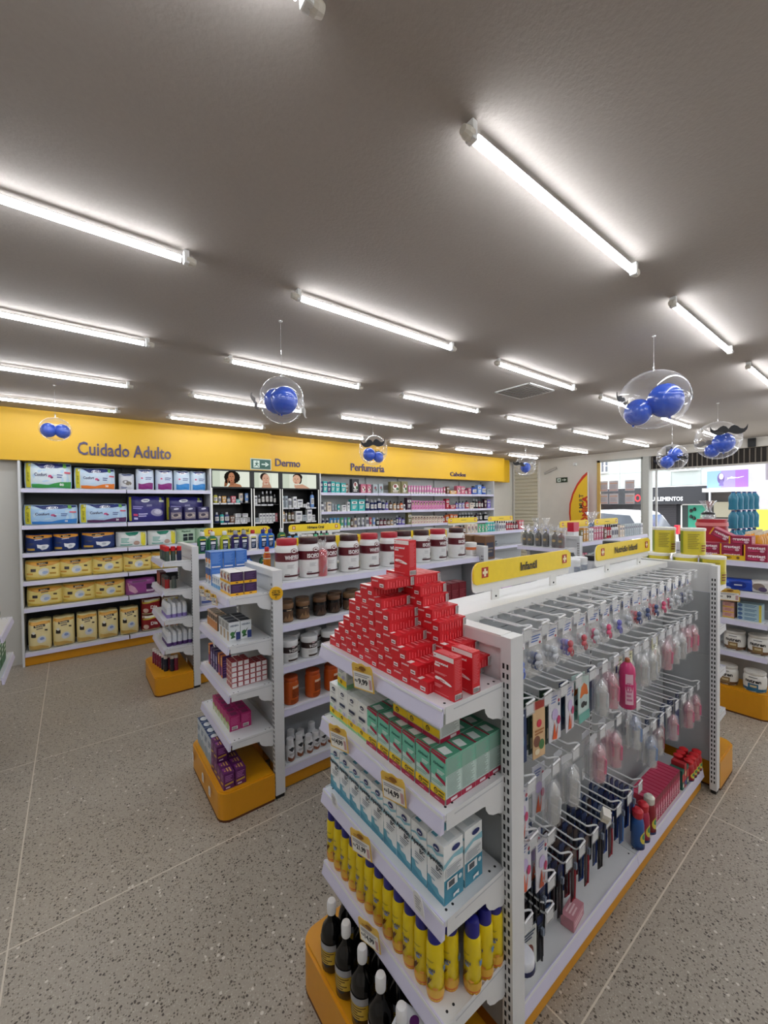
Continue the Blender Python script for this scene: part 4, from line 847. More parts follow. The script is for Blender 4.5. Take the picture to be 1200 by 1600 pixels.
xs = [0.959, 1.05, 1.162, 1.265, 1.346, 1.436, 1.542, 1.617, 1.743]
row([mg, mg, my, mp, mp, mo, mbb, mbb, mg], [(x, 4.03, 1.185) for x in xs], 0, ['green mouthwash bottle', 'green mouthwash bottle', 'lime mouthwash bottle', 'purple mouthwash bottle', 'purple mouthwash bottle', 'white mouthwash bottle with a red cap', 'blue mouthwash bottle', 'blue mouthwash bottle', 'green mouthwash bottle'], 'on the top shelf', 'mouthwash bottle', 'mouthwash bottles')
row([mg, mp, mbb], [(1.05+.16*i, 3.99, .944) for i in range(4)], 0, ['green mouthwash bottle', 'purple mouthwash bottle', 'blue mouthwash bottle'], 'on the second shelf', 'mouthwash bottle', 'mouthwash bottles below')
wp = Proto(soft_pack('wipes_pack', .16, .07, .12, 'DDDDE8', front=[('r', .1, .2, .9, .4, '5A6AA8'), ('l', .2, .5, .8, .8, 3, '9A9AB0')]))
row(wp, [(.99, 3.985, .708), (1.17, 3.985, .708), (1.35, 3.985, .708)], 0, 'white wipes pack', 'on the third shelf behind the rack', 'wipes pack', 'white wipes packs')
row(wp, [(.99, 3.985, .459), (1.17, 3.985, .459)], 0, 'white wipes pack', 'on the fourth shelf behind the rack', 'wipes pack', 'white wipes packs')

# ================================================================== WALL SHELVING under the yellow fascia
def wall_unit(name, x0, x1, shelves, joints, backm, label, yf=5.5, yb=5.86, top=2.11, side=True, lip=.040, low=True):
    t = empty(name, ((x0+x1)/2, (yf+yb)/2, 0)); root = Vector(t.location)
    def fin(o): o.location = Vector(o.location) - root; return o
    b = MB(); js = [x0]+joints+[x1]
    for a, c in zip(js, js[1:]): b.box(a+.001, yb, 0, c-.001, yb+.02, top, backm)
    fin(b.build('back_panel', t))
    if side:
        for x in (x0, x1): fin(MB().box(x-.012, yf-.005, 0, x+.006, yb, top, STEEL).build('side_panel', t))
    for x in js:
        m = MB(); m.box(x-.013, yb-.03, 0, x+.013, yb, top, backm)
        for i in range(40): m.box(x-.008, yb-.0308, .9+i*.03, x-.003, yb-.03, .915+i*.03, SLOT)
        fin(m.build('post', t))
    for z in shelves:
        for a, c in zip(js, js[1:]): fin(shelf_tray(a+.008, c-.002, yf, yb-.03, z, '-y', t, railz=lip, holes=False))
    if low: fin(MB().box(x0, yf+.015, .004, x1, yb, .098, YELBASE).build('kick_plate', t))
    return tag(t, label, 'wall shelving')
wall_unit('perimeter_shelving', -.415, 1.425, [1.826, 1.447, 1.162, .87, .594, .14], [.499], mat('3A3C3E', .6), 'dark-backed wall shelving filled with adult diapers under Cuidado Adulto')
wall_unit('perimeter_shelving', 3.02, 7.27, [1.82, 1.525, 1.26, .96, .6, .14], [4.12, 4.86, 5.80, 6.55], mat('B9BCBB', .55), 'light-backed wall shelving of perfume and hair products under Cabelos', side=True)
# lettering on the fascia
def letters(text, x0, x1, z0, z1, y, label):
    vs, fs, wd = text_geo(text, 0.012); sc = (x1-x0)/wd; n = len(vs); hs = (z1-z0)
    asc = max(v[1] for v in vs)-min(0, min(v[1] for v in vs)); sz = hs/asc; mn = min(v[1] for v in vs)
    mb = MB(); V = [((x0+x1)/2+a*sc, y-.012, z0+(b-min(0, mn))*sz) for a, b in vs]; V += [(a, y, c) for a, _, c in V]
    F = list(fs); ed = {}
    for f in fs:
        for a, b in zip(f, f[1:]+f[:1]): ed[(a, b)] = ed.get((a, b), 0)+1
    for (a, b) in ed:
        if (b, a) not in ed: F.append((b, a, a+n, b+n))
    mb.add(V, F, mat('3D2F5E', .35)); o = mb.build('wall_lettering')
    return tag(o, label, 'lettering')
letters('Cuidado Adulto', .06, .97, 2.20, 2.345, 5.499, 'raised purple letters Cuidado Adulto on the yellow fascia')
letters('Dermo', 2.33, 2.72, 2.195, 2.305, 5.569, 'raised purple letters Dermo on the yellow fascia')
letters('Perfumaria', 3.62, 4.31, 2.185, 2.31, 5.569, 'raised purple letters Perfumaria on the yellow fascia')
letters('Cabelos', 5.97, 6.43, 2.18, 2.265, 5.569, 'raised purple letters Cabelos on the yellow fascia')
def exit_sign(loc, rz, w_, h_, label, ground='23584A', frame=True):
    mb = MB()
    if frame: mb.box(-w_/2-.012, -.008, -.012, w_/2+.012, 0, h_+.012, mat('C8D2C4', .4))
    mb.box(-w_/2, -.012, 0, w_/2, 0, h_, mat(ground, .4))
    S = lambda u, v, o: (-w_/2+u*w_, -.012-o, v*h_); Wt = 'DCEBE0'
    decals(mb, S, (w_, h_), [('r', .10, .12, .42, .88, Wt), ('p', [(.26, .72), (.30, .72), (.30, .83), (.26, .83)], ground), ('p', [(.20, .60), (.28, .68), (.34, .62), (.38, .52), (.36, .48), (.31, .56), (.30, .42), (.37, .30), (.36, .18), (.33, .18), (.33, .30), (.26, .38), (.22, .28), (.14, .22), (.13, .28), (.20, .34), (.24, .52), (.20, .50), (.17, .58)], ground),
        ('r', .52, .44, .78, .56, Wt), ('p', [(.74, .26), (.92, .5), (.74, .74), (.70, .66), (.82, .5), (.70, .34)], Wt)])
    o = mb.build('exit_sign', loc=loc); o.rotation_euler = (0, 0, rz); return tag(o, label, 'exit sign')
exit_sign((2.09, 5.499, 2.138), 0, .27, .13, 'green running-man exit sign on the fascia left of Dermo')
exit_sign((8.695, 4.73, 2.08), R90, .26, .11, 'dark green running-man exit sign on the bare far wall', '14301F', False)
mb = MB(); mb.box(-.06, -.06, -.03, .06, 0, .03, WHITE, bv=.01); o = mb.build('alarm_siren', loc=(8.69, 4.45, 2.46)); tag(o, 'small white box fixed high on the far wall', 'device')
mb = MB(); mb.box(-.16, -.03, -.025, .16, 0, .025, mat('B8B4AE', .5), bv=.008); o = mb.build('emergency_lamp', loc=(8.66, 4.98, 2.36)); o.rotation_euler = (.0, -.35, R90); tag(o, 'slanted grey emergency lamp on the far wall', 'lamp')

# ---- adult diaper packs
zA, zB, zC, zD, zE, zF = 1.826, 1.447, 1.162, .87, .594, .14
def tena(w, h, base, strip, corner, text='Confort', top='22306E', n='20', name='diaper_pack', d=.22):
    return Proto(soft_pack(name, w, d, h, 'C3DCF0', front=[('r', .02, .05, .98, .95, base), ('p', [(.12, .95), (.2, .93), (.35, .78), (.45, .84), (.58, .84), (.68, .78), (.85, .93), (.98, .90), (.98, .97), (.1, .97)], top), ('e', .52, .84, .11, .075, 'F4F6FA'), ('t', 'TENA', .52, .84, .05, '22306E', .14),
        ('p', [(.15, .05), (.98, .05), (.98, .30), (.75, .26), (.5, .16), (.3, .20), (.15, .18)], strip), ('r', .03, .05, .13, .95, 'DCD232'), ('tv', 'ABSORVENTE', .08, .5, .04, '6A6A20', .7), ('t', text, .34, .55, .12, '4A4A6A', .26), ('e', .53, .48, .04, .05, 'D85A8A'), ('e', .57, .43, .03, .04, '8A3A6A'),
        ('l', .68, .42, .8, .55, 2, '4A5A90'), ('r', .84, .60, .97, .67, 'D85A70'), ('t', n, .78, .17, .09, 'FFFFFF', .1), ('p', [(.82, .98), (.88, .98), (.89, .82), (.85, .80), (.81, .82)], '6AA84A')]))
for (x, w_, h_, b_, s_, n_, lb) in ((-.19, .39, .282, 'DCE8EE', '3E9A4E', '80', 'large white diaper pack with a green wave, top shelf'), (.214, .375, .241, 'CFE0F0', 'E8812E', '20', 'white diaper pack with an orange wave, top shelf')):
    tena(w_, h_, b_, s_, None, n=n_).put((x, 5.66, zA), 0, lb, 'diaper pack')
small = lambda s_, b_='D8E4F4': Proto(soft_pack('diaper_pack', .185, .16, .25, b_, front=[('r', .04, .03, .96, .97, b_), ('p', [(.05, .97), (.3, .88), (.7, .88), (.95, .97)], '3A4688'), ('e', .5, .86, .22, .06, 'F6F6FA'), ('t', 'TENA', .5, .86, .04, '22306E', .3), ('e', .3, .58, .06, .04, 'D85A8A'), ('l', .5, .5, .85, .62, 2, '6A7AA8'), ('p', [(.1, .05), (.92, .05), (.92, .36), (.78, .36), (.72, .24), (.4, .18), (.25, .3), (.1, .32)], s_)]))
gw = Proto(soft_pack('diaper_pack', .15, .15, .19, 'C8CCD4', front=[('r', .05, .05, .95, .95, 'D4D6DA'), ('p', [(.05, .97), (.3, .88), (.7, .88), (.95, .97)], '3A4A78'), ('e', .4, .5, .2, .12, '8A8A8E'), ('e', .6, .4, .2, .12, '7A7266'), ('l', .1, .1, .5, .2, 2, '4A5A8A')]))
gw.put((.515, 5.64, zA), 0, 'small grey pack between the wide and upright packs', 'diaper pack')
s1, s2 = small('8A2A7A'), small('3A8ACE', 'D4E6F6')
row([s1, s1], [(.702, 5.64, zA), (.908, 5.64, zA)], 0, 'upright white pack with purple corners', 'on the top shelf', 'diaper pack', 'upright purple packs')
row([s2, s2], [(1.108, 5.64, zA), (1.297, 5.64, zA)], 0, 'upright white pack with a blue base', 'on the top shelf', 'diaper pack', 'upright blue packs')
tena(.45, .213, 'A8CDEE', '3D86D0', None, n='18').put((-.175, 5.66, zB), 0, 'long blue diaper pack, left end of the second shelf', 'diaper pack')
tena(.45, .222, 'B4D2EE', '5A2A5A', None).put((.287, 5.66, zB), 0, 'long blue pack with a plum wave, second shelf', 'diaper pack')
def purple(w_, h_, d=.2): return Proto(soft_pack('diaper_pack', w_, d, h_, '2E2A78', front=[('r', .02, .04, .08, .96, 'C8C232'), ('e', .45, .84, .12, .07, 'F0F0F6'), ('t', 'TENA', .45, .84, .05, '22306E', .16), ('l', .12, .52, .38, .62, 2, '9A94D0'), ('e', .76, .36, .17, .15, '9A96B4'), ('e', .78, .38, .10, .09, 'C8C4D8'), ('r', .13, .24, .24, .32, 'D83A6A'), ('l', .26, .22, .5, .34, 2, 'C8C4E8'), ('r', .14, .10, .24, .18, 'C8C4E8'), ('r', .82, .78, .96, .86, 'C8CCC0'), ('p', [(.84, .96), (.9, .96), (.9, .84), (.84, .84)], '9AA83A'), ('r', .48, .6, .62, .68, '7A76A8')]))
p1 = purple(.39, .307); p1.put((.72, 5.69, zB), 0, 'big indigo pack, front of the second shelf', 'diaper pack')
purple(.44, .303).put((1.15, 5.74, zB), 0, 'big indigo pack behind three small dark packs', 'diaper pack')
sd = Proto(soft_pack('diaper_pack', .15, .09, .175, '2A2658', front=[('e', .5, .86, .2, .06, 'C8C4D8'), ('r', .1, .15, .9, .62, '8A8088'), ('e', .5, .38, .35, .14, 'B8AAA0'), ('e', .45, .42, .2, .1, '3A3048')]))
row(sd, [(1.02, 5.56, zB), (1.18, 5.56, zB), (1.337, 5.56, zB)], 0, 'small dark pack with a grey picture', 'before the indigo pack', 'diaper pack', 'small dark packs')
def big(w_): return Proto(soft_pack('diaper_pack', w_, .22, .19, '16306E', front=[('p', [(.02, .95), (.98, .95), (.98, .82), (.5, .72), (.02, .84)], 'E39A34'), ('r', .30, .80, .68, .89, '1A1A20'), ('t', 'BIGFRAL', .49, .845, .05, 'F0D8A0', .32), ('l', .34, .68, .62, .72, 1, 'C8CCD8'), ('p', [(.42, .45), (.55, .40), (.8, .42), (.86, .38), (.84, .28), (.76, .16), (.6, .10), (.52, .22), (.44, .26)], 'E8EAEE'), ('l', .08, .42, .32, .52, 2, '3A3E50'), ('r', .06, .12, .34, .24, 'B8923A'), ('e', .66, .28, .07, .07, 'B8BEC8')]))
bb1, bb2 = big(.222), big(.31)
row([bb1, bb1, bb2], [(-.279, 5.65, zC), (-.057, 5.65, zC), (.230, 5.65, zC)], 0, 'navy diaper pack', 'on the third shelf', 'diaper pack', 'navy diaper packs')
gr = Proto(soft_pack('diaper_pack', .312, .2, .175, 'E4E8E6', front=[('p', [(.28, .97), (.32, .82), (.40, .74), (.60, .74), (.68, .84), (.72, .97)], '2A8A70'), ('l', .15, .3, .42, .6, 4, '5AB0A0'), ('r', .12, .12, .5, .18, '2A9A84'), ('r', .78, .05, .94, .95, 'E8DC3A'), ('e', .64, .24, .1, .14, 'B8988A'), ('r', .4, .4, .6, .65, 'F2F4F2')]))
row(gr, [(.552, 5.64, zC), (.872, 5.64, zC)], 0, 'white and green diaper pack', 'on the third shelf', 'diaper pack', 'white and green packs')
pl = Proto(soft_pack('diaper_pack', .23, .2, .185, 'B4CDB4', front=[('t', 'Plenitud', .45, .83, .12, '3A6A4A', .8), ('r', .3, .2, .52, .66, '1E2A2E'), ('r', .56, .2, .8, .66, '1E2A2E'), ('r', .3, .45, .8, .48, 'D0DCD0')]))
row(pl, [(1.142, 5.64, zC), (1.36, 5.64, zC)], 0, 'pale green pack', 'behind the mouthwash run', 'diaper pack', 'pale green packs')
def yel(w_, h_=.205, up=False):
    f = [('p', [(.02, .96), (.98, .96), (.98, .86), (.75, .72), (.5, .70), (.25, .76), (.02, .88)], 'E0A440'), ('r', .32, .80, .64, .90, '241C14'), ('t', 'BIGFRAL', .48, .85, .055, 'F0D8A0', .26), ('l', .4, .70, .6, .75, 1, '6A5A4A'), ('e', .52, .42, .15, .2, 'E2E2DC'), ('e', .55, .38, .08, .08, 'A8BCDC'), ('r', .16, .46, .30, .60, '3A2E2A'), ('r', .74, .54, .84, .62, '4A3A2A'),
         ('l', .68, .28, .86, .36, 1, 'C89A3A'), ('r', .05, .30, .22, .38, 'D8A040'), ('p', [(.03, .06), (.97, .06), (.97, .16), (.5, .12), (.03, .22)], 'E2C24A')] if not up else \
        [('p', [(.03, .97), (.97, .97), (.97, .9), (.5, .84), (.03, .88)], 'DDA444'), ('r', .26, .80, .76, .88, '1E1814'), ('t', 'BIGFRAL', .51, .84, .04, 'F0E0B0', .44), ('l', .38, .73, .66, .77, 1, '8A7A6A'), ('r', .15, .48, .36, .60, '2A2420'), ('e', .255, .63, .07, .05, 'EDE8DC'), ('e', .6, .38, .2, .12, 'DADCE0'), ('e', .62, .40, .1, .05, '8AA0D0'), ('r', .74, .66, .86, .71, '3A302A'), ('p', [(.05, .06), (.9, .06), (.9, .12), (.5, .2), (.05, .2)], 'E0B860')]
    return Proto(soft_pack('diaper_pack', w_, .24, h_, 'F5E08A' if not up else 'F2E2A8', front=f, puff=.45))
yw = yel(.292)
row(yw, [(-.253, 5.66, zD), (.025, 5.66, zD), (.312, 5.66, zD), (.608, 5.66, zD), (.90, 5.66, zD), (1.19, 5.66, zD)], 0, 'wide yellow pack', 'on the fourth shelf', 'diaper pack', 'wide yellow packs', jit=.03)
row(yw, [(-.243, 5.66, zE), (.045, 5.66, zE), (.33, 5.66, zE)], 0, 'wide yellow pack', 'on the fifth shelf', 'diaper pack', 'wide yellow packs', jit=.03)
Proto(soft_pack('diaper_pack', .30, .2, .185, '9C4A90', front=[('p', [(.05, .8), (.3, .5), (.4, .2), (.3, .1), (.1, .3)], 'D8A8C0'), ('r', .68, .3, .95, .62, '3A1E40'), ('r', .68, .14, .95, .26, 'D8C8D8'), ('l', .2, .8, .7, .9, 1, '6A2A60')])).put((.63, 5.63, zE), 0, 'magenta diaper pack beside the yellow ones on the fifth shelf', 'diaper pack')
yu = yel(.185, .31, True)
row(yu, [(-.288, 5.62, zF), (-.093, 5.64, zF), (.11, 5.64, zF), (.303, 5.64, zF), (.512, 5.64, zF)], 0, 'upright yellow pack', 'on the bottom shelf', 'diaper pack', 'upright yellow packs', jit=.06)
dl = Proto(soft_pack('diaper_pack', .20, .2, .19, '8E1820', front=[('r', .02, .84, .98, .97, 'E4E0CC'), ('p', [(.02, .8), (.98, .9), (.98, .82), (.5, .76), (.02, .72)], 'C8B23A'), ('t', 'Dia', .62, .48, .2, 'F2E8E4', .5), ('e', .2, .3, .14, .14, 'D8B8A8'), ('r', .02, .03, .98, .12, 'D8CCA0')]))
for k in range(2): row(dl, [(.735, 5.63, zF+.195*k), (.945, 5.63, zF+.195*k), (1.155, 5.63, zF+.195*k)], 0, 'dark red diaper pack', f'in the {["lower", "upper"][k]} layer', 'diaper pack', 'dark red packs')

# ---- dermocosmetics cabinet
t = empty('dermo_cabinet', (2.225, 5.68, 0)); rt = Vector(t.location)
def fin(o): o.location = Vector(o.location)-rt; return o
fin(MB().box(1.43, 5.84, 0, 3.012, 5.87, 2.115, BLACK).build('back_panel', t))
fin(MB().box(1.43, 5.51, 0, 3.012, 5.84, .12, BLACK).build('plinth', t))
fin(MB().box(1.43, 5.5, 2.095, 3.012, 5.84, 2.115, BLACK).box(1.43, 5.5, 1.862, 3.012, 5.52, 1.878, BLACK).build('top_frame', t))
for x0, x1 in ((1.43, 1.445), (1.945, 1.995), (2.36, 2.408), (2.972, 3.012)): fin(MB().box(x0, 5.5, 0, x1, 5.84, 2.1, BLACK).build('divider', t))
for x in (1.437, 1.952, 1.99, 2.368, 2.402, 2.985): fin(MB().box(x-.004, 5.494, .9, x+.004, 5.5, 1.865, emis('F0F0EA', .9)).build('light_strip', t))
BAY = [(1.445, 1.945, 1.67, 1.405), (1.995, 2.36, 1.647, 1.398), (2.408, 2.972, 1.596, 1.391)]
for x0, x1, za, zb in BAY:
    for z in (za, zb, 1.12, .85, .55):
        s = fin(MB().box(x0, 5.52, z-.008, x1, 5.84, z, BLACK).build('shelf', t))
        s2_ = MB(); n = int((x1-x0)/.09)
        for i in range(n):
            if (i*7+int(z*100)) % 5: s2_.box(x0+.01+i*.09, 5.514, z-.02, x0+.09+i*.09, 5.519, z, mat('D8D8DA', .4))
        o = s2_.build('price_labels', s); o.location = Vector(o.location)
tag(t, 'black dermocosmetics cabinet with three lit portraits under Dermo', 'cabinet')
def portrait(x0, x1, z0, z1, kind, label):
    t = empty('portrait_lightbox', ((x0+x1)/2, 5.53, z0)); w_, h_ = x1-x0, z1-z0
    b = MB(); b.box(-w_/2, .0, 0, w_/2, .05, h_, mat('20201F', .5)); b.build('housing', t)
    q = MB(); S = lambda u, v, o: (-w_/2+u*w_, -.001-o, v*h_); A = w_/h_
    def e(u, v, ru, c, rv=None): n = 20; rv = rv or ru*A; q.add([S(u+ru*math.cos(2*PI*i/n), v+rv*math.sin(2*PI*i/n), e.k*.0004) for i in range(n)], [tuple(range(n))], emis(c, .78)); e.k += 1
    def p(P, c): q.add([S(u, v, e.k*.0004) for u, v in P], [tuple(range(len(P)))], emis(c, .78)); e.k += 1
    e.k = 0; p([(0, 0), (1, 0), (1, 1), (0, 1)], 'DCE2D2'); p([(.72, 0), (1, 0), (1, 1), (.72, 1)], 'E4E9DA'); p([(0, 0), (.2, 0), (.2, 1), (0, 1)], 'C9D2C0')
    if kind == 0:
        for a in range(16):
            an = a*PI*2/16; e(.52+.16*math.cos(an), .62+.30*math.sin(an), .055, '1C1814')
        e(.52, .62, .15, '1C1814', .36); p([(.40, 0), (.78, 0), (.74, .15), (.6, .24), (.5, .22), (.44, .1)], 'A87455'); p([(.45, .1), (.56, .12), (.58, .4), (.46, .4)], '98644A'); e(.50, .62, .085, 'B67E5E', .30)
        for (u, v, c) in ((.465, .66, '3A241C'), (.535, .66, '3A241C')): e(u, v, .022, c, .018)
        e(.50, .40, .028, '8A3A3A', .03); p([(.49, .62), (.51, .62), (.515, .5), (.485, .5)], 'A46E50'); p([(.30, .02), (.36, .02), (.42, .3), (.44, .52), (.40, .56), (.36, .4), (.33, .44), (.31, .25)], '8A5A40'); e(.36, .34, .03, '1C1814', .13)
    elif kind == 1:
        p([(.30, 0), (.72, 0), (.66, .25), (.36, .22)], 'B8907A'); e(.42, .72, .17, '2A201C', .27); e(.48, .58, .15, 'CBA089', .34)
        for u in (.42, .54): e(u, .64, .028, '4A3428', .018)
        e(.49, .34, .045, 'A05A58', .03); p([(.34, .08), (.42, .05), (.40, .34), (.36, .40), (.33, .3)], 'B8907A'); p([(.6, .05), (.68, .1), (.62, .4), (.58, .42), (.56, .3)], 'B8907A'); p([(.48, .6), (.50, .6), (.51, .46), (.47, .46)], 'B88A74')
    else:
        p([(.36, 0), (.80, 0), (.70, .15), (.58, .3), (.46, .24)], 'C49A82'); e(.44, .80, .14, '2A201C', .24); e(.50, .62, .06, '2A201C', .3); e(.41, .62, .115, 'D2A88E', .33)
        for u in (.36, .44): e(u, .66, .022, '4A3428', .018)
        e(.38, .40, .035, 'A85E5C', .03); p([(.34, .06), (.42, .02), (.52, .12), (.46, .26), (.38, .22), (.34, .3)], 'C49A82'); p([(.39, .62), (.41, .62), (.40, .48), (.37, .48)], 'BC907A')
    q.build('portrait', t)
    return tag(t, label, 'lightbox')
portrait(1.45, 1.94, 1.884, 2.092, 0, 'lit portrait of a person with big curly dark hair, eyes closed')
portrait(2.0, 2.355, 1.880, 2.090, 1, 'lit portrait of a person holding both hands at the cheeks')
portrait(2.415, 2.965, 1.880, 2.088, 2, 'lit portrait of a person with dark hair, hand under the chin')

# ---- small goods: one builder for cartons, bottles and tubes seen from afar
PAINT = [('2FA9A6', 'teal'), ('1E2A5E', 'navy'), ('6A4630', 'brown'), ('16161A', 'black'), ('E2E2E0', 'white'), ('D987B4', 'pink'), ('7A7248', 'olive'), ('A8B4B8', 'pale grey'), ('D86A30', 'orange'), ('C9A070', 'tan'), ('7A6AC0', 'violet'), ('4A9ACE', 'sky blue'), ('5AB58A', 'mint green'), ('6E1A30', 'dark red'), ('B02238', 'red'), ('C8923A', 'gold'), ('C0607A', 'rose'), ('7AA0D8', 'light blue'), ('2E56B8', 'cobalt'), ('A098C8', 'lavender'), ('E0D0BC', 'cream'), ('3A1A2E', 'deep plum'), ('C8C050', 'yellow'), ('3A5A7A', 'slate blue'), ('C8606A', 'coral')]    # colour and its name, used by index; kinds are 0 carton, 1 picture carton, 2 hair dye carton, 3 tube, 4 bottle
_gp = {}
def goods(w_, h_, code, kind):
    w_ = round(w_, 2) or .02; h_ = round(h_, 2); k = (w_, h_, code, kind)
    if k in _gp: return _gp[k]
    c = PAINT[code][0]; inv = 'E8E4DC' if code not in (4, 20, 7) else '8A8A96'; dk_ = '2A2A36'
    if kind == 0:
        pr_ = Proto(carton('box', w_*.95, min(.08, w_), h_, c, front=[('r', .12, .62, .88, .82, inv), ('l', .2, .2, .8, .45, 3, inv), ('r', .3, .68, .7, .76, dk_)]))
    elif kind == 1:   # gift-like box with a picture
        pr_ = Proto(carton('box', w_*.95, min(.08, w_), h_, c, front=[('e', .5, .55, .3, .25, inv), ('e', .45, .62, .16, .14, '8A3A3A'), ('l', .2, .12, .8, .28, 2, inv), ('e', .66, .4, .12, .12, '3A6A3A')]))
    elif kind == 2:   # hair kit: picture of dark hair over a pale pack
        pr_ = Proto(carton('box', w_*.95, .06, h_, c, front=[('e', .5, .68, .38, .22, '4A2E2A'), ('e', .52, .62, .2, .14, 'D8B49C'), ('l', .2, .1, .8, .3, 3, 'A84A6A')]))
    elif kind == 3:   # standing tube on its cap
        r = w_*.42; mb = MB(); mb.lathe([(r*.8, 0), (r*.82, h_*.2)], mat(inv, .35), 14); 
        mb.lathe([(r*.85, h_*.2), (r, h_*.4), (r*.95, h_)], mat(c, .35), 14, sy=.7); decals(mb, lambda u, v, o: (-r*.6+u*r*1.2, -r*.72-o, v*h_), (r, h_), [('r', .1, .5, .9, .8, inv)]); pr_ = Proto(mb.build('tube', smooth=40))
    else:
        r = w_*.45; mb = MB(); mb.lathe([(r*.94, 0), (r, h_*.04), (r, h_*.66), (r*.8, h_*.76), (r*.42, h_*.80)], mat(c, .28), 14)
        mb.lathe([(r*.46, h_*.79), (r*.48, h_*.82), (r*.46, h_*.98), (r*.3, h_)], mat(dk_ if code not in (3, 1) else 'C8C8CC', .35), 12)
        decals(mb, S_cyl([(r, 0), (r, h_)], h_, PI, 1, 1), (r*PI, h_), [('r', .18, .2, .82, .58, inv), ('l', .26, .28, .74, .5, 3, '6A6A72')], nu=12); pr_ = Proto(mb.build('bottle', smooth=40))
    _gp[k] = pr_; return pr_
KN = ['carton', 'picture carton', 'hair dye carton', 'tube', 'bottle']
def stock(items, z, where, group, y=5.60):
    cnt = {}
    for (x, w_, h_, code, kind) in items:
        k = (code, kind); cnt[k] = cnt.get(k, 0)+1
    seen = {}
    for (x, w_, h_, code, kind) in items:
        k = (code, kind); i = seen.get(k, 0); seen[k] = i+1
        nm = f"{PAINT[code][1]} {KN[kind]}"
        lb = f"{nm}, {ORD[i]} from left of its colour {where}" if cnt[k] > 1 else f"{nm} {where}"
        cat = ['carton', 'carton', 'carton', 'tube', 'bottle'][kind]
        goods(w_, h_, code, kind).put((x, y, z+.001), rnd.uniform(-.06, .06), lb, cat, group)
P1 = [(3.025, 0.042, 0.176, 0, 0), (3.077, 0.05, 0.171, 1, 0), (3.145, 0.071, 0.179, 0, 0), (3.215, 0.06, 0.175, 1, 0), (3.285, 0.066, 0.183, 0, 0), (3.368, 0.077, 0.166, 0, 0), (3.477, 0.086, 0.158, 0, 0), (3.547, 0.046, 0.151, 2, 0), (3.708, 0.145, 0.234, 3, 1), (3.87, 0.106, 0.146, 16, 1), (3.981, 0.09, 0.155, 16, 1), (4.116, 0.104, 0.147, 7, 1), (4.234, 0.101, 0.158, 7, 1), (4.563, 0.23, 0.213, 6, 1), (4.769, 0.16, 0.219, 6, 1)]
P2 = [(3.043, 0.049, 0.151, 8, 4), (3.099, 0.056, 0.154, 4, 4), (3.152, 0.028, 0.147, 4, 3), (3.209, 0.072, 0.15, 20, 0), (3.292, 0.051, 0.124, 7, 3), (3.347, 0.044, 0.111, 7, 3), (3.398, 0.048, 0.111, 0, 3), (3.482, 0.076, 0.104, 4, 0), (3.577, 0.054, 0.155, 4, 0), (3.68, 0.137, 0.191, 0, 0), (3.824, 0.139, 0.191, 0, 0), (3.959, 0.088, 0.208, 1, 4), (4.056, 0.084, 0.178, 1, 4), (4.131, 0.055, 0.178, 1, 4), (4.212, 0.1, 0.208, 1, 4), (4.305, 0.072, 0.178, 1, 4), (4.381, 0.062, 0.173, 10, 4), (4.466, 0.072, 0.173, 2, 4), (4.557, 0.073, 0.149, 9, 4), (4.636, 0.065, 0.149, 2, 4), (4.715, 0.075, 0.158, 8, 4), (4.786, 0.048, 0.134, 4, 4)]
P3 = [(3.048, 0.058, 0.138, 1, 4), (3.116, 0.056, 0.161, 1, 4), (3.187, 0.057, 0.159, 1, 4), (3.256, 0.065, 0.163, 11, 3), (3.323, 0.063, 0.161, 11, 3), (3.386, 0.048, 0.159, 11, 3), (3.455, 0.068, 0.161, 12, 3), (3.524, 0.053, 0.156, 17, 3), (3.589, 0.062, 0.158, 12, 3), (3.649, 0.052, 0.159, 2, 4), (3.714, 0.063, 0.19, 20, 4), (3.785, 0.064, 0.155, 4, 3), (3.869, 0.07, 0.152, 4, 3), (3.956, 0.066, 0.201, 4, 4), (4.027, 0.059, 0.148, 24, 3), (4.097, 0.064, 0.143, 17, 3), (4.177, 0.065, 0.141, 3, 4), (4.253, 0.07, 0.128, 13, 4), (4.332, 0.071, 0.126, 13, 4), (4.412, 0.072, 0.123, 2, 4), (4.489, 0.064, 0.121, 9, 4), (4.557, 0.055, 0.105, 4, 4), (4.614, 0.052, 0.175, 1, 4), (4.675, 0.062, 0.159, 10, 4), (4.751, 0.08, 0.128, 10, 4)]
Q1 = [(4.768, 0.143, 0.202, 6, 1), (4.908, 0.06, 0.147, 5, 3), (4.973, 0.061, 0.148, 5, 3), (5.039, 0.062, 0.15, 5, 3), (5.106, 0.062, 0.151, 5, 3), (5.174, 0.063, 0.153, 5, 3), (5.242, 0.064, 0.154, 5, 3), (5.311, 0.064, 0.155, 5, 3), (5.381, 0.065, 0.157, 5, 3), (5.452, 0.066, 0.158, 5, 3), (5.526, 0.067, 0.117, 5, 3), (5.6, 0.068, 0.118, 5, 3), (5.674, 0.068, 0.12, 5, 3), (5.75, 0.069, 0.121, 5, 3), (5.83, 0.07, 0.143, 16, 3), (5.909, 0.069, 0.152, 2, 0), (6.054, 0.198, 0.072, 15, 0), (6.217, 0.12, 0.171, 16, 1), (6.341, 0.107, 0.16, 16, 0), (6.459, 0.079, 0.113, 16, 4), (6.554, 0.091, 0.131, 16, 0), (6.705, 0.162, 0.184, 18, 4), (6.872, 0.119, 0.205, 17, 0), (7.019, 0.145, 0.216, 18, 4), (7.188, 0.138, 0.111, 7, 0)]
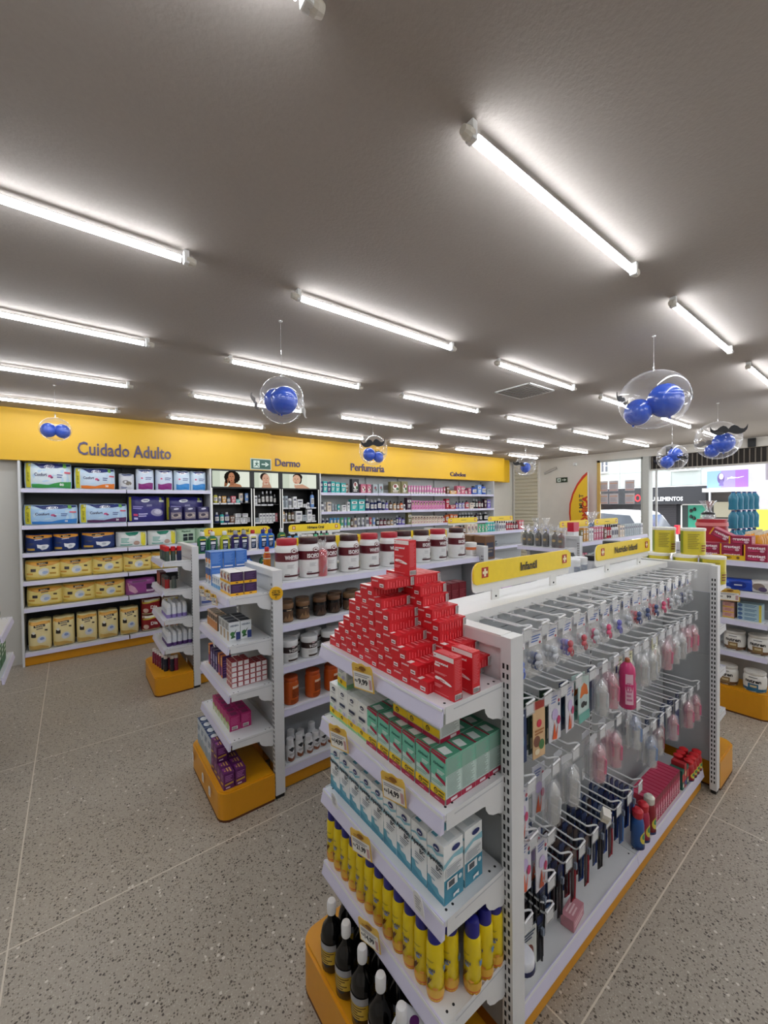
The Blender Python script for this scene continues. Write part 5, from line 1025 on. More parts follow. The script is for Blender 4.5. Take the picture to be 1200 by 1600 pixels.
Q2 = [(4.878, 0.116, 0.223, 21, 0), (4.974, 0.065, 0.165, 5, 2), (5.044, 0.066, 0.165, 5, 2), (5.115, 0.066, 0.165, 5, 2), (5.186, 0.067, 0.164, 5, 2), (5.258, 0.068, 0.164, 5, 2), (5.331, 0.069, 0.164, 5, 2), (5.405, 0.07, 0.164, 5, 2), (5.48, 0.071, 0.164, 5, 2), (5.555, 0.071, 0.164, 5, 2), (5.632, 0.072, 0.163, 5, 2), (5.71, 0.073, 0.163, 5, 2), (5.788, 0.074, 0.163, 5, 2), (5.888, 0.091, 0.202, 14, 0), (6.038, 0.182, 0.08, 14, 0), (6.184, 0.062, 0.154, 10, 4), (6.275, 0.092, 0.154, 19, 4), (6.377, 0.083, 0.154, 19, 4), (6.493, 0.1, 0.17, 24, 4), (6.614, 0.112, 0.12, 20, 0), (6.718, 0.07, 0.195, 3, 4), (6.802, 0.078, 0.186, 3, 4), (6.891, 0.079, 0.186, 13, 4), (6.976, 0.07, 0.178, 21, 4), (7.065, 0.087, 0.195, 21, 0), (7.18, 0.11, 0.177, 10, 0)]
Q3 = [(4.892, 0.087, 0.209, 6, 0), (4.975, 0.067, 0.151, 20, 2), (5.047, 0.068, 0.149, 20, 2), (5.119, 0.069, 0.148, 20, 2), (5.192, 0.069, 0.146, 20, 2), (5.266, 0.07, 0.144, 20, 2), (5.341, 0.071, 0.142, 20, 2), (5.416, 0.072, 0.14, 20, 2), (5.493, 0.073, 0.138, 20, 2), (5.57, 0.074, 0.136, 20, 2), (5.649, 0.075, 0.134, 20, 2), (5.728, 0.076, 0.132, 20, 2), (5.807, 0.054, 0.146, 14, 4), (5.893, 0.1, 0.191, 8, 4), (5.996, 0.079, 0.157, 8, 0), (6.113, 0.127, 0.147, 8, 0), (6.27, 0.082, 0.184, 3, 4), (6.363, 0.083, 0.182, 3, 4), (6.456, 0.084, 0.18, 3, 4), (6.551, 0.085, 0.178, 3, 4), (6.647, 0.087, 0.176, 3, 4), (6.805, 0.104, 0.173, 21, 4), (6.92, 0.095, 0.17, 3, 4), (7.086, 0.149, 0.177, 3, 4)]
stock(P1, 1.82, 'on the top Perfumaria shelf', 'goods on the top Perfumaria shelf')
stock(P2, 1.525, 'on the middle Perfumaria shelf', 'goods on the middle Perfumaria shelf')
stock(P3, 1.26, 'on the lower Perfumaria shelf', 'goods on the lower Perfumaria shelf')
stock(Q1, 1.82, 'on the top Cabelos shelf', 'goods on the top Cabelos shelf')
stock(Q2, 1.525, 'on the middle Cabelos shelf', 'goods on the middle Cabelos shelf')
stock(Q3, 1.26, 'on the lower Cabelos shelf', 'goods on the lower Cabelos shelf')
D1 = [(1.444, 0.036, 0.172, 22, 4), (1.5, 0.058, 0.132, 22, 4), (1.555, 0.04, 0.11, 20, 4), (1.607, 0.054, 0.089, 15, 0), (1.669, 0.05, 0.089, 23, 4), (1.727, 0.056, 0.089, 24, 0), (1.788, 0.046, 0.047, 0, 0), (1.834, 0.07, 0.133, 20, 3), (1.913, 0.063, 0.13, 17, 3)]
D2 = [(1.449, 0.04, 0.066, 18, 4), (1.513, 0.06, 0.136, 1, 4), (1.577, 0.056, 0.141, 0, 4), (1.642, 0.065, 0.136, 1, 4), (1.707, 0.055, 0.091, 2, 0), (1.774, 0.064, 0.063, 4, 0), (1.847, 0.07, 0.061, 4, 0), (1.916, 0.058, 0.059, 4, 0)]
D3 = [(2.036, 0.043, 0.121, 4, 0), (2.088, 0.044, 0.134, 3, 4), (2.141, 0.05, 0.182, 3, 4), (2.201, 0.053, 0.189, 3, 4), (2.259, 0.051, 0.19, 3, 4), (2.315, 0.043, 0.139, 3, 4)]
D4 = [(2.049, 0.054, 0.056, 7, 0), (2.103, 0.041, 0.122, 4, 0), (2.15, 0.042, 0.121, 4, 0), (2.198, 0.042, 0.12, 4, 0), (2.246, 0.043, 0.119, 4, 0), (2.294, 0.043, 0.117, 4, 0), (2.336, 0.029, 0.117, 24, 0)]
D5 = [(2.439, 0.044, 0.174, 7, 0), (2.491, 0.045, 0.171, 7, 0), (2.549, 0.06, 0.174, 4, 4), (2.619, 0.055, 0.158, 4, 0), (2.7, 0.094, 0.125, 4, 0), (2.791, 0.057, 0.046, 4, 0), (2.848, 0.051, 0.089, 4, 4), (2.916, 0.065, 0.242, 17, 4)]
D6 = [(2.44, 0.056, 0.191, 9, 4), (2.489, 0.03, 0.162, 4, 4), (2.536, 0.051, 0.171, 6, 4), (2.59, 0.046, 0.175, 2, 4), (2.676, 0.109, 0.152, 4, 0), (2.775, 0.07, 0.085, 7, 0), (2.855, 0.077, 0.171, 4, 0), (2.928, 0.049, 0.089, 4, 0)]
for D, z, w_ in ((D1, 1.67, 'on the upper shelf under the curly-haired portrait'), (D2, 1.405, 'on the lower shelf under the curly-haired portrait'), (D3, 1.647, 'on the upper shelf, narrow middle bay'), (D4, 1.398, 'on the lower shelf, narrow middle bay'), (D5, 1.596, 'on the upper shelf, right cabinet bay'), (D6, 1.391, 'on the lower shelf, right cabinet bay')):
    stock(D, z, w_, 'skin care goods in the black cabinet', y=5.58)
up = goods(.1, .05, 4, 0)
row(up, [(1.793, 5.58, 1.405+.068), (1.867, 5.58, 1.405+.068)], 0, 'low white skin care carton', 'stacked over others in the cabinet', 'carton', 'skin care goods in the black cabinet')

# ================================================================== HOOK DISPLAY on the first run
HB = .885                                       # face of the back panel
def make_hook():
    t = empty('display_hook')
    a = MB(); a.tube([(0, 0, 0), (0, -.160, 0), (.004, -.166, .001), (.024, -.178, .003), (.029, -.184, .003), (.027, -.190, .002), (-.020, -.192, 0)], .0032, WIRE, 6); a.build('label_wire', t, smooth=60)
    b = MB(); b.tube([(0, 0, -.028), (0, -.165, -.030), (0, -.174, -.026), (0, -.180, -.018)], .0030, WIRE, 6); b.build('hanging_wire', t, smooth=60)
    p = MB(); p.box(-.012, -.003, -.038, .012, 0, .010, WIRE, bv=.001); p.build('back_clip', t)
    f = MB(); f.box(-.021, -.1925, -.040, .026, -.1915, .001, clear('E8ECEF', .45, .28, .0, .2)); f.box(-.017, -.1918, -.036, .020, -.1912, -.008, mat('D8DADD', .5)); f.build('label_flap', t)
    return Proto(t)
HOOK = make_hook()
CLR = clear('F0F2F4', .40, .08, 0, .18)
TINT = {}
def tint(h): return clear(h, .80, .45, .0, .15)
def blister(w_, h_, toy, printed='E6E6EA', accent='5A7AC0', bub=None):
    t = empty('blister_pack'); mb = MB(); m_ = mat(printed, .4)
    mb.box(-w_/2, -.0006, -h_, w_/2, 0, 0, CLR if bub is None else m_)
    if bub is None: mb.box(-w_/2, -.0012, -h_*.30, w_/2, -.0006, -.004, mat(printed, .4))
    S = lambda u, v, o: (-w_/2+u*w_, -.0013-o, -h_+v*h_)
    decals(mb, S, (w_, h_), [('l', .15, .78, .85, .92, 3, accent), ('e', .8, .74, .08, .03, 'B03A4A')]); mb.build('card', t)
    c = MB(); ellip(c, (0, -.012, -h_*.62), (w_*.40, .014, h_*.27), clear('FFFFFF', .26, .03, 0, .12), n=10); c.build('bubble', t, smooth=70)
    q = MB()
    ellip(q, (0, -.012, -h_*.55), (w_*.17, .009, w_*.17), mat(toy, .25), n=10); ellip(q, (0, -.012, -h_*.68), (w_*.27, .006, w_*.14), mat(toy, .3), n=10)
    R_ = w_*.15; q.tube([(R_*math.cos(a*PI/6), -.018, -h_*.76+R_*math.sin(a*PI/6)) for a in range(13)], .0025, mat(toy, .3), 6); q.build('soother', t, smooth=60)
    return Proto(t)
def bagged(w_, h_, body, capc, clearb=True):
    t = empty('bagged_cup'); r = w_*.40
    b = MB(); b.box(-w_/2, -.0004, -h_, w_/2, 0, 0, CLR); b.box(-w_/2, -.001, -.028, w_/2, 0, -.002, mat('DADDE2', .4))
    b.lathe([(r*1.12, -h_*.98), (r*1.15, -h_*.5), (r*1.0, -h_*.25), (r*.3, -h_*.14)], CLR, 14, cy=-r*.8, sy=.8, cap=False); b.build('bag', t, smooth=60)
    q = MB(); q.lathe([(r*.86, -h_*.96), (r*.94, -h_*.93), (r*.86, -h_*.70), (r*.95, -h_*.48)], tint(body), 16, cy=-r*.8, sy=.8); q.tube([(r*.3, -r*1.55, -h_*.80), (r*.3, -r*1.6, -h_*.5), (0, -r*1.3, -h_*.42)], .004, mat(capc, .3), 6); q.build('cup', t, smooth=50)
    c = MB(); c.lathe([(r*1.0, -h_*.49), (r*1.02, -h_*.47), (r*.98, -h_*.36), (r*.55, -h_*.27), (r*.2, -h_*.20)], tint(capc), 16, cy=-r*.8, sy=.8); c.build('lid', t, smooth=50)
    return Proto(t)
def card(w_, h_, base, f, name='printed_card'):
    mb = MB(); mb.box(-w_/2, -.003, -h_, w_/2, 0, 0, mat(base, .35)); decals(mb, lambda u, v, o: (-w_/2+u*w_, -.003-o, -h_+v*h_), (w_, h_), f, rough=.35)
    return Proto(mb.build(name))
def brush(c1, c2, base='1B2A56'):
    t = empty('toothbrush_pack'); mb = MB(); mb.box(-.017, -.002, -.185, .017, 0, 0, mat(base, .3)); decals(mb, lambda u, v, o: (-.017+u*.034, -.002-o, -.185+v*.185), (.026, .185), [('r', 0, .82, 1, .97, c2), ('l', .15, .70, .85, .80, 3, '5A6478'), ('r', .1, .0, .9, .06, c1)]); mb.build('card', t)
    b = MB(); b.tube([(0, -.007, -.175), (0, -.009, -.11), (.002, -.007, -.07), (0, -.007, -.045)], .0034, mat(c1, .3), 6); b.box(-.005, -.015, -.066, .005, -.006, -.044, mat('7A8494', .6)); b.build('toothbrush', t, smooth=50)
    return Proto(t)
PNK, LBL, CLE = 'D8407A', '4A86D8', 'C8CCD0'
bA = [blister(.072, .145, '3A66D0'), blister(.072, .145, 'C8CCD2'), blister(.072, .145, 'C23A4A'), blister(.072, .145, 'B8BCC4'), blister(.072, .145, 'D83A70'), blister(.072, .145, '5A58B8'), blister(.072, .145, '1E3C78')]
bN = ['blue', 'clear', 'red', 'grey', 'pink', 'violet', 'navy']
kd = card(.062, .185, 'D8B488', [('r', 0, .86, 1, 1, 'B8382E'), ('e', .5, .60, .2, .07, 'D0304A'), ('e', .3, .30, .26, .10, '7A4A3A'), ('e', .68, .22, .22, .09, '4A7A4A'), ('l', .12, .42, .88, .50, 2, 'A86A3A'), ('e', .3, .12, .2, .05, 'E8D8B8')])
kw = card(.068, .165, 'D6D6DE', [('l', .15, .78, .7, .92, 3, '7A8AC0'), ('e', .82, .80, .08, .035, 'B0304A'), ('e', .82, .72, .08, .035, '2E5A7A'), ('e', .48, .54, .26, .12, 'C4B4DC'), ('p', [(.25, .05), (.45, .4), (.55, .1), (.75, .36), (.62, .02)], 'DC5A2A'), ('e', .78, .40, .14, .09, 'C23A6A')])
kg = card(.05, .18, '2E4438', [('l', .2, .6, .8, .9, 4, '7A9A6A'), ('r', .1, .1, .9, .3, 'C8C4A8')])
kb = card(.06, .17, '1E3660', [('l', .2, .7, .8, .9, 3, 'B8C4DA'), ('e', .5, .4, .3, .15, '3E6A8A')])
ko = card(.085, .165, 'C4DAD6', [('p', [(.12, .55), (.25, .78), (.5, .85), (.78, .76), (.9, .55)], 'D8702A'), ('e', .5, .45, .34, .14, 'B8C8C8'), ('e', .4, .38, .2, .07, '1E2226'), ('e', .65, .36, .1, .05, '1E2226'), ('r', 0, 0, 1, .2, '6AB0A4')])
kp = card(.07, .15, 'E4E2D0', [('r', 0, 0, 1, .3, 'BCCBE8'), ('e', .5, .45, .3, .2, '6A5AB0'), ('l', .15, .78, .85, .92, 2, '8A9A5A'), ('r', .0, .6, .2, 1, '26408A')])
ky = card(.07, .15, 'E2E0B8', [('e', .5, .4, .3, .22, 'C87A4A'), ('l', .15, .72, .85, .92, 3, '7A7A5A')])
gP = bagged(.066, .175, PNK, PNK); gB = bagged(.066, .175, 'C9D2DA', '5A8AC8'); gC = bagged(.066, .17, 'C4C8CC', 'D4D8DC'); gR = bagged(.064, .15, 'D0CCCC', '8A2038'); gK = bagged(.06, .16, 'D8A0BC', PNK); gD = bagged(.064, .17, '3A4E74', '2A3C58')
pb2 = Proto(bottle('squeeze_bottle', [(.026, 0), (.031, .006), (.031, .10), (.027, .118), (.030, .135), (.026, .165), (.012, .182)], 'C83A72', cap=([(.009, .18), (.009, .195), (.004, .2)], 'A85A3A'), deco=[('r', -.05, .12, .25, .78, 'E0B8C8'), ('l', .0, .2, .2, .7, 6, 'C87A9A')], rough=.15))
T1, T2, T3, T4 = brush('2A56B8', '4A5A8A', '1A2444'), brush('16181E', '24305E', '101116'), brush('9A2433', '6A5A54', '2A1418'), brush('4A78B8', '8A9AB8', '22365E')
def hang(x, z, items, nm, where, cat, group, h0=.036, step=.013, front=-.158):
    n = len(items)
    for i, p in enumerate(items):
        y = HB + front + i*step
        d = nm[i] if isinstance(nm, list) else nm
        lb = f"{d}, {['foremost', 'next', 'third', 'fourth', 'fifth', 'sixth', 'seventh'][i]} on {where}"
        p.put((x+rnd.uniform(-.003, .003), y, z-h0), rnd.uniform(-.10, .10), lb, cat, group)
def hook(x, z, label): HOOK.put((x, HB, z), 0, label, 'display hook', 'wire hooks of the display')
for i in range(17):
    x = 1.072 + .0985*i; z = 1.245; hook(x, z, f"white wire hook in the top row, {ORD[i]} from left")
    s = [0, 3, 1, 2, 2, 1, 4, 5, 3, 6, 6, 6, 4, 1, 1, 3, 1][i]; k = [3, 3, 3, 3, 2, 2, 3, 2, 2, 3, 3, 3, 2, 2, 2, 2, 2][i]
    hang(x, z, [bA[s]]+[bA[(s+3) % 7 if i % 2 else 1]]*(k-1), [f'blister card with a {bN[s]} soother']+['blister card with a pale soother']*(k-1), f"the {ORD[i]} top-row hook", 'blister pack', 'blister packs on the top row of hooks')
RB = [([kb, kg, kg], 'dark printed card'), ([kd, kg, kg, kg], 'cream card with a red header'), ([kw, kg, kg], 'white card with a lilac ball picture'), ([kw, kb], 'white printed card'), ([ko, ko], 'card showing an orange toy'), ([gC, kb], 'clear bagged cup'), ([gP, gP], 'bagged pink cup'), ([kp, gC], 'card with a violet disc'), ([ky, gC], 'pale yellow card'), ([gC, gC], 'clear bagged cup'), ([gC, gC], 'clear bagged cup'), ([ky, gC], 'pale yellow card'), ([gP, gC], 'bagged pink cup'), ([gC, gK], 'clear bagged cup'), ([gC, gC], 'clear bagged cup'), ([gK, gP], 'bagged rose cup'), ([gP, gP], 'bagged pink cup'), ([kb, gP], 'dark printed card')]
for i in range(17):
    x = 1.085 + .0985*i; z = 1.018; hook(x, z, f"white wire hook in the second row, {ORD[i]} from left")
    it, nm = RB[i]; hang(x, z, it, nm, f"the {ORD[i]} second-row hook", 'hanging pack', 'hanging packs on the second row of hooks', step=.02)
pb2.put((1.76, HB-.20, .795), .3, 'tall pink squeeze bottle hung before the second row of hooks', 'squeeze bottle')
CX = [1.09, 1.23, 1.36, 1.56, 1.70, 1.89]
CI = [([kw, kb], 'white card with a lilac ball picture'), ([gC, kw], 'clear bagged cup'), ([gC, gC], 'clear bagged cup'), ([gP, gC], 'bagged pink cup'), ([gP, gP], 'bagged pink cup'), ([gB, gC, gD], 'clear bagged cup with a blue lid')]
for i, x in enumerate(CX):
    hook(x, .775, f"white wire hook in the third row, {ORD[i]} from left"); it, nm = CI[i]; hang(x, .775, it, nm, f"the {ORD[i]} third-row hook", 'hanging pack', 'hanging packs on the third row of hooks', step=.03)
DX = [2.07, 2.16, 2.25, 2.36, 2.47, 2.58, 2.70]
DI = [([gB, gC], 'bagged cup with a blue lid'), ([gR, kb], 'bagged cup with a maroon lid'), ([kb, gR], 'dark blue card'), ([gK, kb], 'bagged rose cup'), ([kb, kb], 'dark blue card'), ([gP, kb], 'bagged pink cup'), ([gP, gC], 'bagged pink cup')]
for i, x in enumerate(DX):
    hook(x, .625, f"white wire hook in the lower right row, {ORD[i]} from left"); it, nm = DI[i]; hang(x, .625, it, nm, f"the {ORD[i]} lower right hook", 'hanging pack', 'hanging packs on the lower right hooks', step=.03)
for i, (x, z) in enumerate(((1.10, .60), (1.20, .56))):
    hook(x, z, f"white wire hook low beside the corner post, {ORD[i]} from left"); hang(x, z, [kw, kw, kb], 'white and blue printed card', f"the {ORD[i]} hook beside the corner post", 'hanging pack', 'hanging packs by the corner post', step=.03)
EX = [1.20, 1.31, 1.40, 1.50, 1.61, 1.70, 1.80, 1.91]
EI = [[T2]*7, [T2, T2, T4, T2], [T3, T3, T1, T3], [T3, T1, T3], [T2, T1, T2, T1], [T3, T1, T4, T1], [T4, T1, T1, T2, T1], [T4, T1, T1, T1, T1]]
for i, x in enumerate(EX):
    hook(x, .412, f"white wire hook in the toothbrush row, {ORD[i]} from left"); hang(x, .412, (EI[i]*2)[:7], 'packed toothbrush', f"the {ORD[i]} toothbrush hook", 'toothbrush pack', 'toothbrush packs on the lowest row', step=.021)
for i, (x, z) in enumerate(((1.07, .36), (1.19, .315))):
    hook(x, z, f"lowest white wire hook near the corner post, {ORD[i]} from left"); hang(x, z, [T2, T2, T3, T2, T2, T2], 'dark packed toothbrush', f"the {ORD[i]} lowest hook", 'toothbrush pack', 'dark toothbrush packs near the post', step=.024)
kt = card(.075, .15, 'C8CCC8', [('e', .5, .5, .3, .18, '7A3A2E'), ('e', .35, .25, .2, .12, '8A4A3A'), ('l', .1, .8, .9, .95, 3, '2A3A5A')])
for i, (x, y) in enumerate(((1.02, .72), (1.11, .72), (1.02, .79))): kt.put((x, y, .28), -.1, f"pale card with brown animal shapes low at the corner, {['leftmost', 'right one', 'rear one'][i]}", 'hanging pack', 'animal cards low at the corner')
c_ = MB(); c_.lathe([(.03, 0), (.034, .004), (.034, .03), (.031, .034)], mat('DCDDE2', .4), 20); c_.lathe([(.036, .0), (.036, .012)], mat('1A1E4A', .4), 20)
tag(c_.build('white_pot', loc=(1.02, .68, .27), smooth=50), 'round white pot with a navy rim low by the corner post', 'pot')
mb = MB(); mb.box(-.017, -.012, 0, .017, .012, .034, mat('E4DCC8', .5)); mb.box(-.019, -.014, .020, .019, .014, .036, mat('F0ECE2', .5)); tag(mb.build('small_box', loc=(1.585, .70, .412)), 'tiny cream box resting on a hook above the toothbrushes', 'box').rotation_euler = (0.3, -.2, .5)
# goods on the bottom shelf of the hook display
zb = .126
b0 = Proto(carton('soap_carton', .095, .045, .04, 'C88A94', front=[('l', .1, .3, .9, .7, 2, 'E8C8CC')], top=[('l', .2, .2, .8, .8, 3, 'E8C8CC')], right=[('r', .0, .0, 1, .3, '8A3A4A')]))
b0.put((1.395, .725, zb), .12, 'lone pink soap carton lying on the empty bottom shelf', 'soap carton')
def shamp(c, capc, h=.17): return Proto(bottle('kids_shampoo', [(.021, 0), (.025, .005), (.025, h*.6), (.022, h*.72), (.016, h*.78)], c, cap=([(.017, h*.76), (.021, h*.80), (.022, h*.94), (.012, h)], capc), deco=[('e', .5, .4, .3, .2, 'D8C84A'), ('e', .45, .45, .14, .1, '3A8A5A'), ('r', 0, .04, 1, .12, '2A3A6A')]))
sA, sB, sC = shamp('2E5A9A', 'C82030'), shamp('A82848', 'C82030'), shamp('8A1A28', 'E0E0D4')
for i, (p, x, l) in enumerate(((sA, 1.915, 'blue shampoo bottle with a red cap'), (sB, 1.975, 'raspberry shampoo bottle with a red cap'), (sC, 2.045, 'dark red shampoo bottle with a cream cap'))): p.put((x, .705, zb), .1, l+' on the bottom shelf', 'shampoo bottle')
pbx = Proto(carton('toothpaste_carton', .026, .10, .115, 'B83A5A', front=[('r', 0, .75, 1, 1, '8A2038'), ('e', .5, .45, .35, .15, 'E8A0B0'), ('l', .1, .1, .9, .3, 3, 'E8C8CC')], left=[('r', 0, .75, 1, 1, 'C8304A'), ('l', .1, .2, .9, .6, 4, 'E090A0')]))
row(pbx, [(2.105+.030*i, .755, zb) for i in range(12)], 0, 'pink children toothpaste carton', 'on the bottom shelf', 'toothpaste carton', 'pink cartons on the bottom shelf')
mg2 = Proto(carton('toothpaste_carton', .03, .06, .10, '2E6A5A', front=[('r', 0, .4, 1, .8, 'C83A3A'), ('e', .5, .2, .3, .1, 'E8E0D0')])); mr2 = Proto(carton('toothpaste_carton', .03, .06, .12, 'B02A30', front=[('e', .5, .6, .3, .12, 'E8C8A0'), ('r', .1, .1, .9, .3, '3A4A8A')]))
row([mg2, mr2], [(2.485+.034*i, .73, zb) for i in range(3)], 0, ['green and red carton', 'red and blue carton'], 'right of the pink cartons', 'toothpaste carton', 'mixed cartons on the bottom shelf')
rsb = shamp('B01E28', 'D02028', .11)
row(rsb, [(2.60+.045*i, .71, zb) for i in range(4)], 0, 'small all-red bottle', 'at the far end of the bottom shelf', 'bottle', 'small red bottles')
row(rsb, [(2.61+.045*i, .76, zb) for i in range(3)], 0, 'small all-red bottle', 'in the rear row at the far end', 'bottle', 'small red bottles')

# ================================================================== yellow tins beyond, and the top of the first run
tin = Proto(bottle('milk_tin', [(.060, 0), (.061, .003), (.061, .142), (.060, .146)], 'D9C83A', cap=([(.0625, .142), (.0635, .145), (.0635, .156), (.061, .158)], 'EDEAE0'), capname='lid', n=28, rough=.3, deco=[('r', .0, .05, .30, .96, '8A9A3A'), ('r', .02, .08, .12, .5, '2E6AB8'), ('r', .02, .5, .14, .9, 'C8402A'), ('l', .45, .25, .75, .85, 9, 'A89A3A'), ('r', .78, .1, 1.0, .5, 'C8C03A'), ('l', .8, .15, .98, .4, 3, '8A3A2A')]))
row(tin, [(2.935, y, 1.144) for y in (1.10, .96, .82)], R90, 'yellow milk tin', 'in the lower layer on the far rack', 'milk tin', 'yellow milk tins')
row(tin, [(2.985, y, 1.144+.158) for y in (.947, .795)], R90, 'yellow milk tin', 'in the upper layer on the far rack', 'milk tin', 'yellow milk tins')
tin.put((2.965, .695, 1.144), R90, 'yellow milk tin nearest the corner post on the far rack', 'milk tin', 'yellow milk tins')
wt = Proto(bottle('cream_tub', [(.034, 0), (.037, .003), (.037, .062), (.035, .068)], 'E4E6E8', cap=([(.038, .066), (.039, .069), (.039, .085), (.036, .088)], 'F0F0F0'), capname='lid', n=24, deco=[('l', .2, .3, .8, .7, 4, '5A6A8A'), ('r', .0, .02, 1, .10, 'B0B8D0')]))
row(wt, [(2.17, 1.12, 1.226), (2.27, 1.13, 1.226), (2.22, 1.18, 1.226)], 0, 'white cream tub', 'behind the Infantil sign', 'cream tub', 'white cream tubs')
wl = Proto(bottle('lotion_bottle', [(.018, 0), (.02, .003), (.02, .09), (.012, .10)], 'E8E9EA', cap=([(.014, .098), (.015, .125), (.011, .13)], 'DADADC'), deco=[('r', .2, .6, .8, .75, '1E2A2E')]))
row(wl, [(1.97, 1.12, 1.226), (2.03, 1.12, 1.226)], 0, 'slim white lotion bottle', 'left of the cream tubs', 'lotion bottle', 'slim white bottles')
bkb = Proto(bottle('dark_jar', [(.03, 0), (.032, .004), (.032, .055), (.028, .06)], 'C8C8CC', cap=([(.033, .058), (.034, .062), (.034, .085), (.031, .088)], '131316'), capname='lid'))
row(bkb, [(2.40, 1.13, 1.226), (2.49, 1.13, 1.226), (2.58, 1.14, 1.226)], 0, 'pale jar with a black lid', 'behind the Nutrição Infantil sign', 'jar', 'black-lidded jars')
pyb = Proto(carton('baby_food_carton', .07, .07, .115, '5A5A58', left=[('r', 0, .5, 1, .8, 'E0B82A')], front=[('r', 0, .6, 1, .8, 'E0B82A'), ('l', .1, .2, .9, .5, 3, 'B8C8B8')])); pvb = Proto(carton('baby_food_carton', .07, .07, .12, 'A870B8', front=[('r', 0, .6, 1, .75, 'E0B82A')], left=[('r', 0, .6, 1, .75, 'E0B82A')]))
Proto(bottle('large_jar', [(.046, 0), (.050, .005), (.050, .085), (.046, .095)], 'D8D8DC', cap=([(.050, .092), (.051, .096), (.051, .15), (.048, .155)], '131316'), capname='lid', n=24, deco=[('l', .3, .3, .7, .7, 3, '5A6A8A')])).put((2.66, 1.125, 1.226), 0, 'large jar with a tall black lid behind the Nutrição Infantil sign', 'jar')
row([pyb, pyb, pvb], [(1.34, 1.13, 1.101), (1.55, 1.14, 1.101), (1.64, 1.14, 1.101)], 0, ['grey and yellow baby food carton', 'grey and yellow baby food carton', 'lilac and yellow baby food carton'], 'seen under the Infantil sign', 'carton', 'baby food cartons')

# ================================================================== rack beyond the tubs: brown boxes
bw = Proto(carton('cardboard_box', .125, .12, .20, '7A5638', front=[('r', .03, .03, .97, .97, '6A4A30'), ('r', .12, .1, .88, .72, '33384A'), ('l', .2, .3, .8, .5, 2, '8A7A6A')], left=[('r', .03, .03, .97, .97, '6E4C32'), ('r', .1, .1, .9, .7, '2E3344')]))
for i, (x, y) in enumerate(((2.84, 2.25), (2.83, 2.40), (2.83, 2.55))): bw.put((x, y, 1.144), R90 if i else 0, ['brown cardboard box nearest, beyond the last protein tub', 'brown cardboard box behind the nearest brown one', 'brown cardboard box rearmost beyond the protein tubs'][i], 'box', 'brown cardboard boxes')
# gift bags with black bottles on the next rack
def giftbag(y, c, h, label, red=False):
    t = empty('gift_bag', (4.10, y, 1.144), R90)
    b = MB(); b.lathe([(.030, 0), (.034, .004), (.034, h*.5), (.028, h*.58), (.012, h*.64), (.012, h*.74)], mat(c, .25), 16); decals(b, S_cyl([(.034, 0), (.034, h)], h, PI), (.034*PI, h), [('r', .15, .12, .85, .48, '3A3428' if not red else 'E8D8D8'), ('e', .5, .32, .2, .06, 'B8923A')], nu=12); b.build('bottle', t, smooth=40)
    w_ = MB(); w_.lathe([(.042, 0), (.046, h*.4), (.040, h*.68), (.012, h*.76), (.045, h*.98)], clear('FFFFFF', .65, .18), 12, cap=False)
    for k in range(12):
        a = k*.55; w_.add([(.010*math.cos(a), .010*math.sin(a), h*.76), (.05*math.cos(a-.15), .05*math.sin(a-.15), h*(.92+.1*(k % 3))), (.05*math.cos(a+.35), .05*math.sin(a+.35), h*(.9+.08*(k % 2)))], [(0, 1, 2)], clear('FFFFFF', .85, .4))
    w_.build('cellophane', t, smooth=40)
    r = MB(); r.tube([(.013*math.cos(a*PI/6), .013*math.sin(a*PI/6), h*.76) for a in range(13)], .003, mat('C0A050' if not red else 'D8D8D8', .3), 6); r.build('ribbon', t); return tag(t, label, 'gift bag', 'bottles in clear gift bags')
for i, (y, c, h) in enumerate(((2.665, '3A3A2A', .23), (2.60, '2A3A2E', .22), (2.505, '16161C', .24), (2.415, '16161C', .24), (2.31, '3E2C2A', .23), (2.24, '5A2028', .22))): giftbag(y, c, h, f"dark bottle in a clear gift bag, {ORD[i]} from left on the rack")
for i, (x, y) in enumerate(((4.40, 2.72), (4.42, 2.60))):
    mb = MB(); mb.lathe([(.03, 0), (.04, .05), (.035, .14), (.012, .17), (.05, .26)], clear('FFFFFF', .6, .25), 10, cap=False); mb.lathe([(.02, 0), (.026, .06), (.024, .15), (.01, .17)], mat('6A7AC0', .4), 10)
    tag(mb.build('wrapped_gift', loc=(x, y, 1.186), smooth=40), ['tall cellophane gift with a violet core, left of the gift bags', 'tall cellophane gift with a violet core, right of its twin'][i], 'gift')
# red and white gift bag
t = empty('paper_gift_bag', (4.34, 2.235, 1.187), 0)
b = MB(); b.prism([(-.05, 0), (.05, 0), (.055, .12), (-.055, .12)], -.035, .035, mat('E4E6E6', .5), axis='y'); b.build('bag', t)
b = MB(); b.prism([(-.055, .0), (.055, .0), (.058, .10), (-.058, .10)], -.036, .036, mat('C81E3A', .35), axis='y', M=Matrix.Translation((0, 0, .12))); b.build('red_top', t); tag(t, 'red and white gift bag right of the bagged black bottles', 'gift bag')

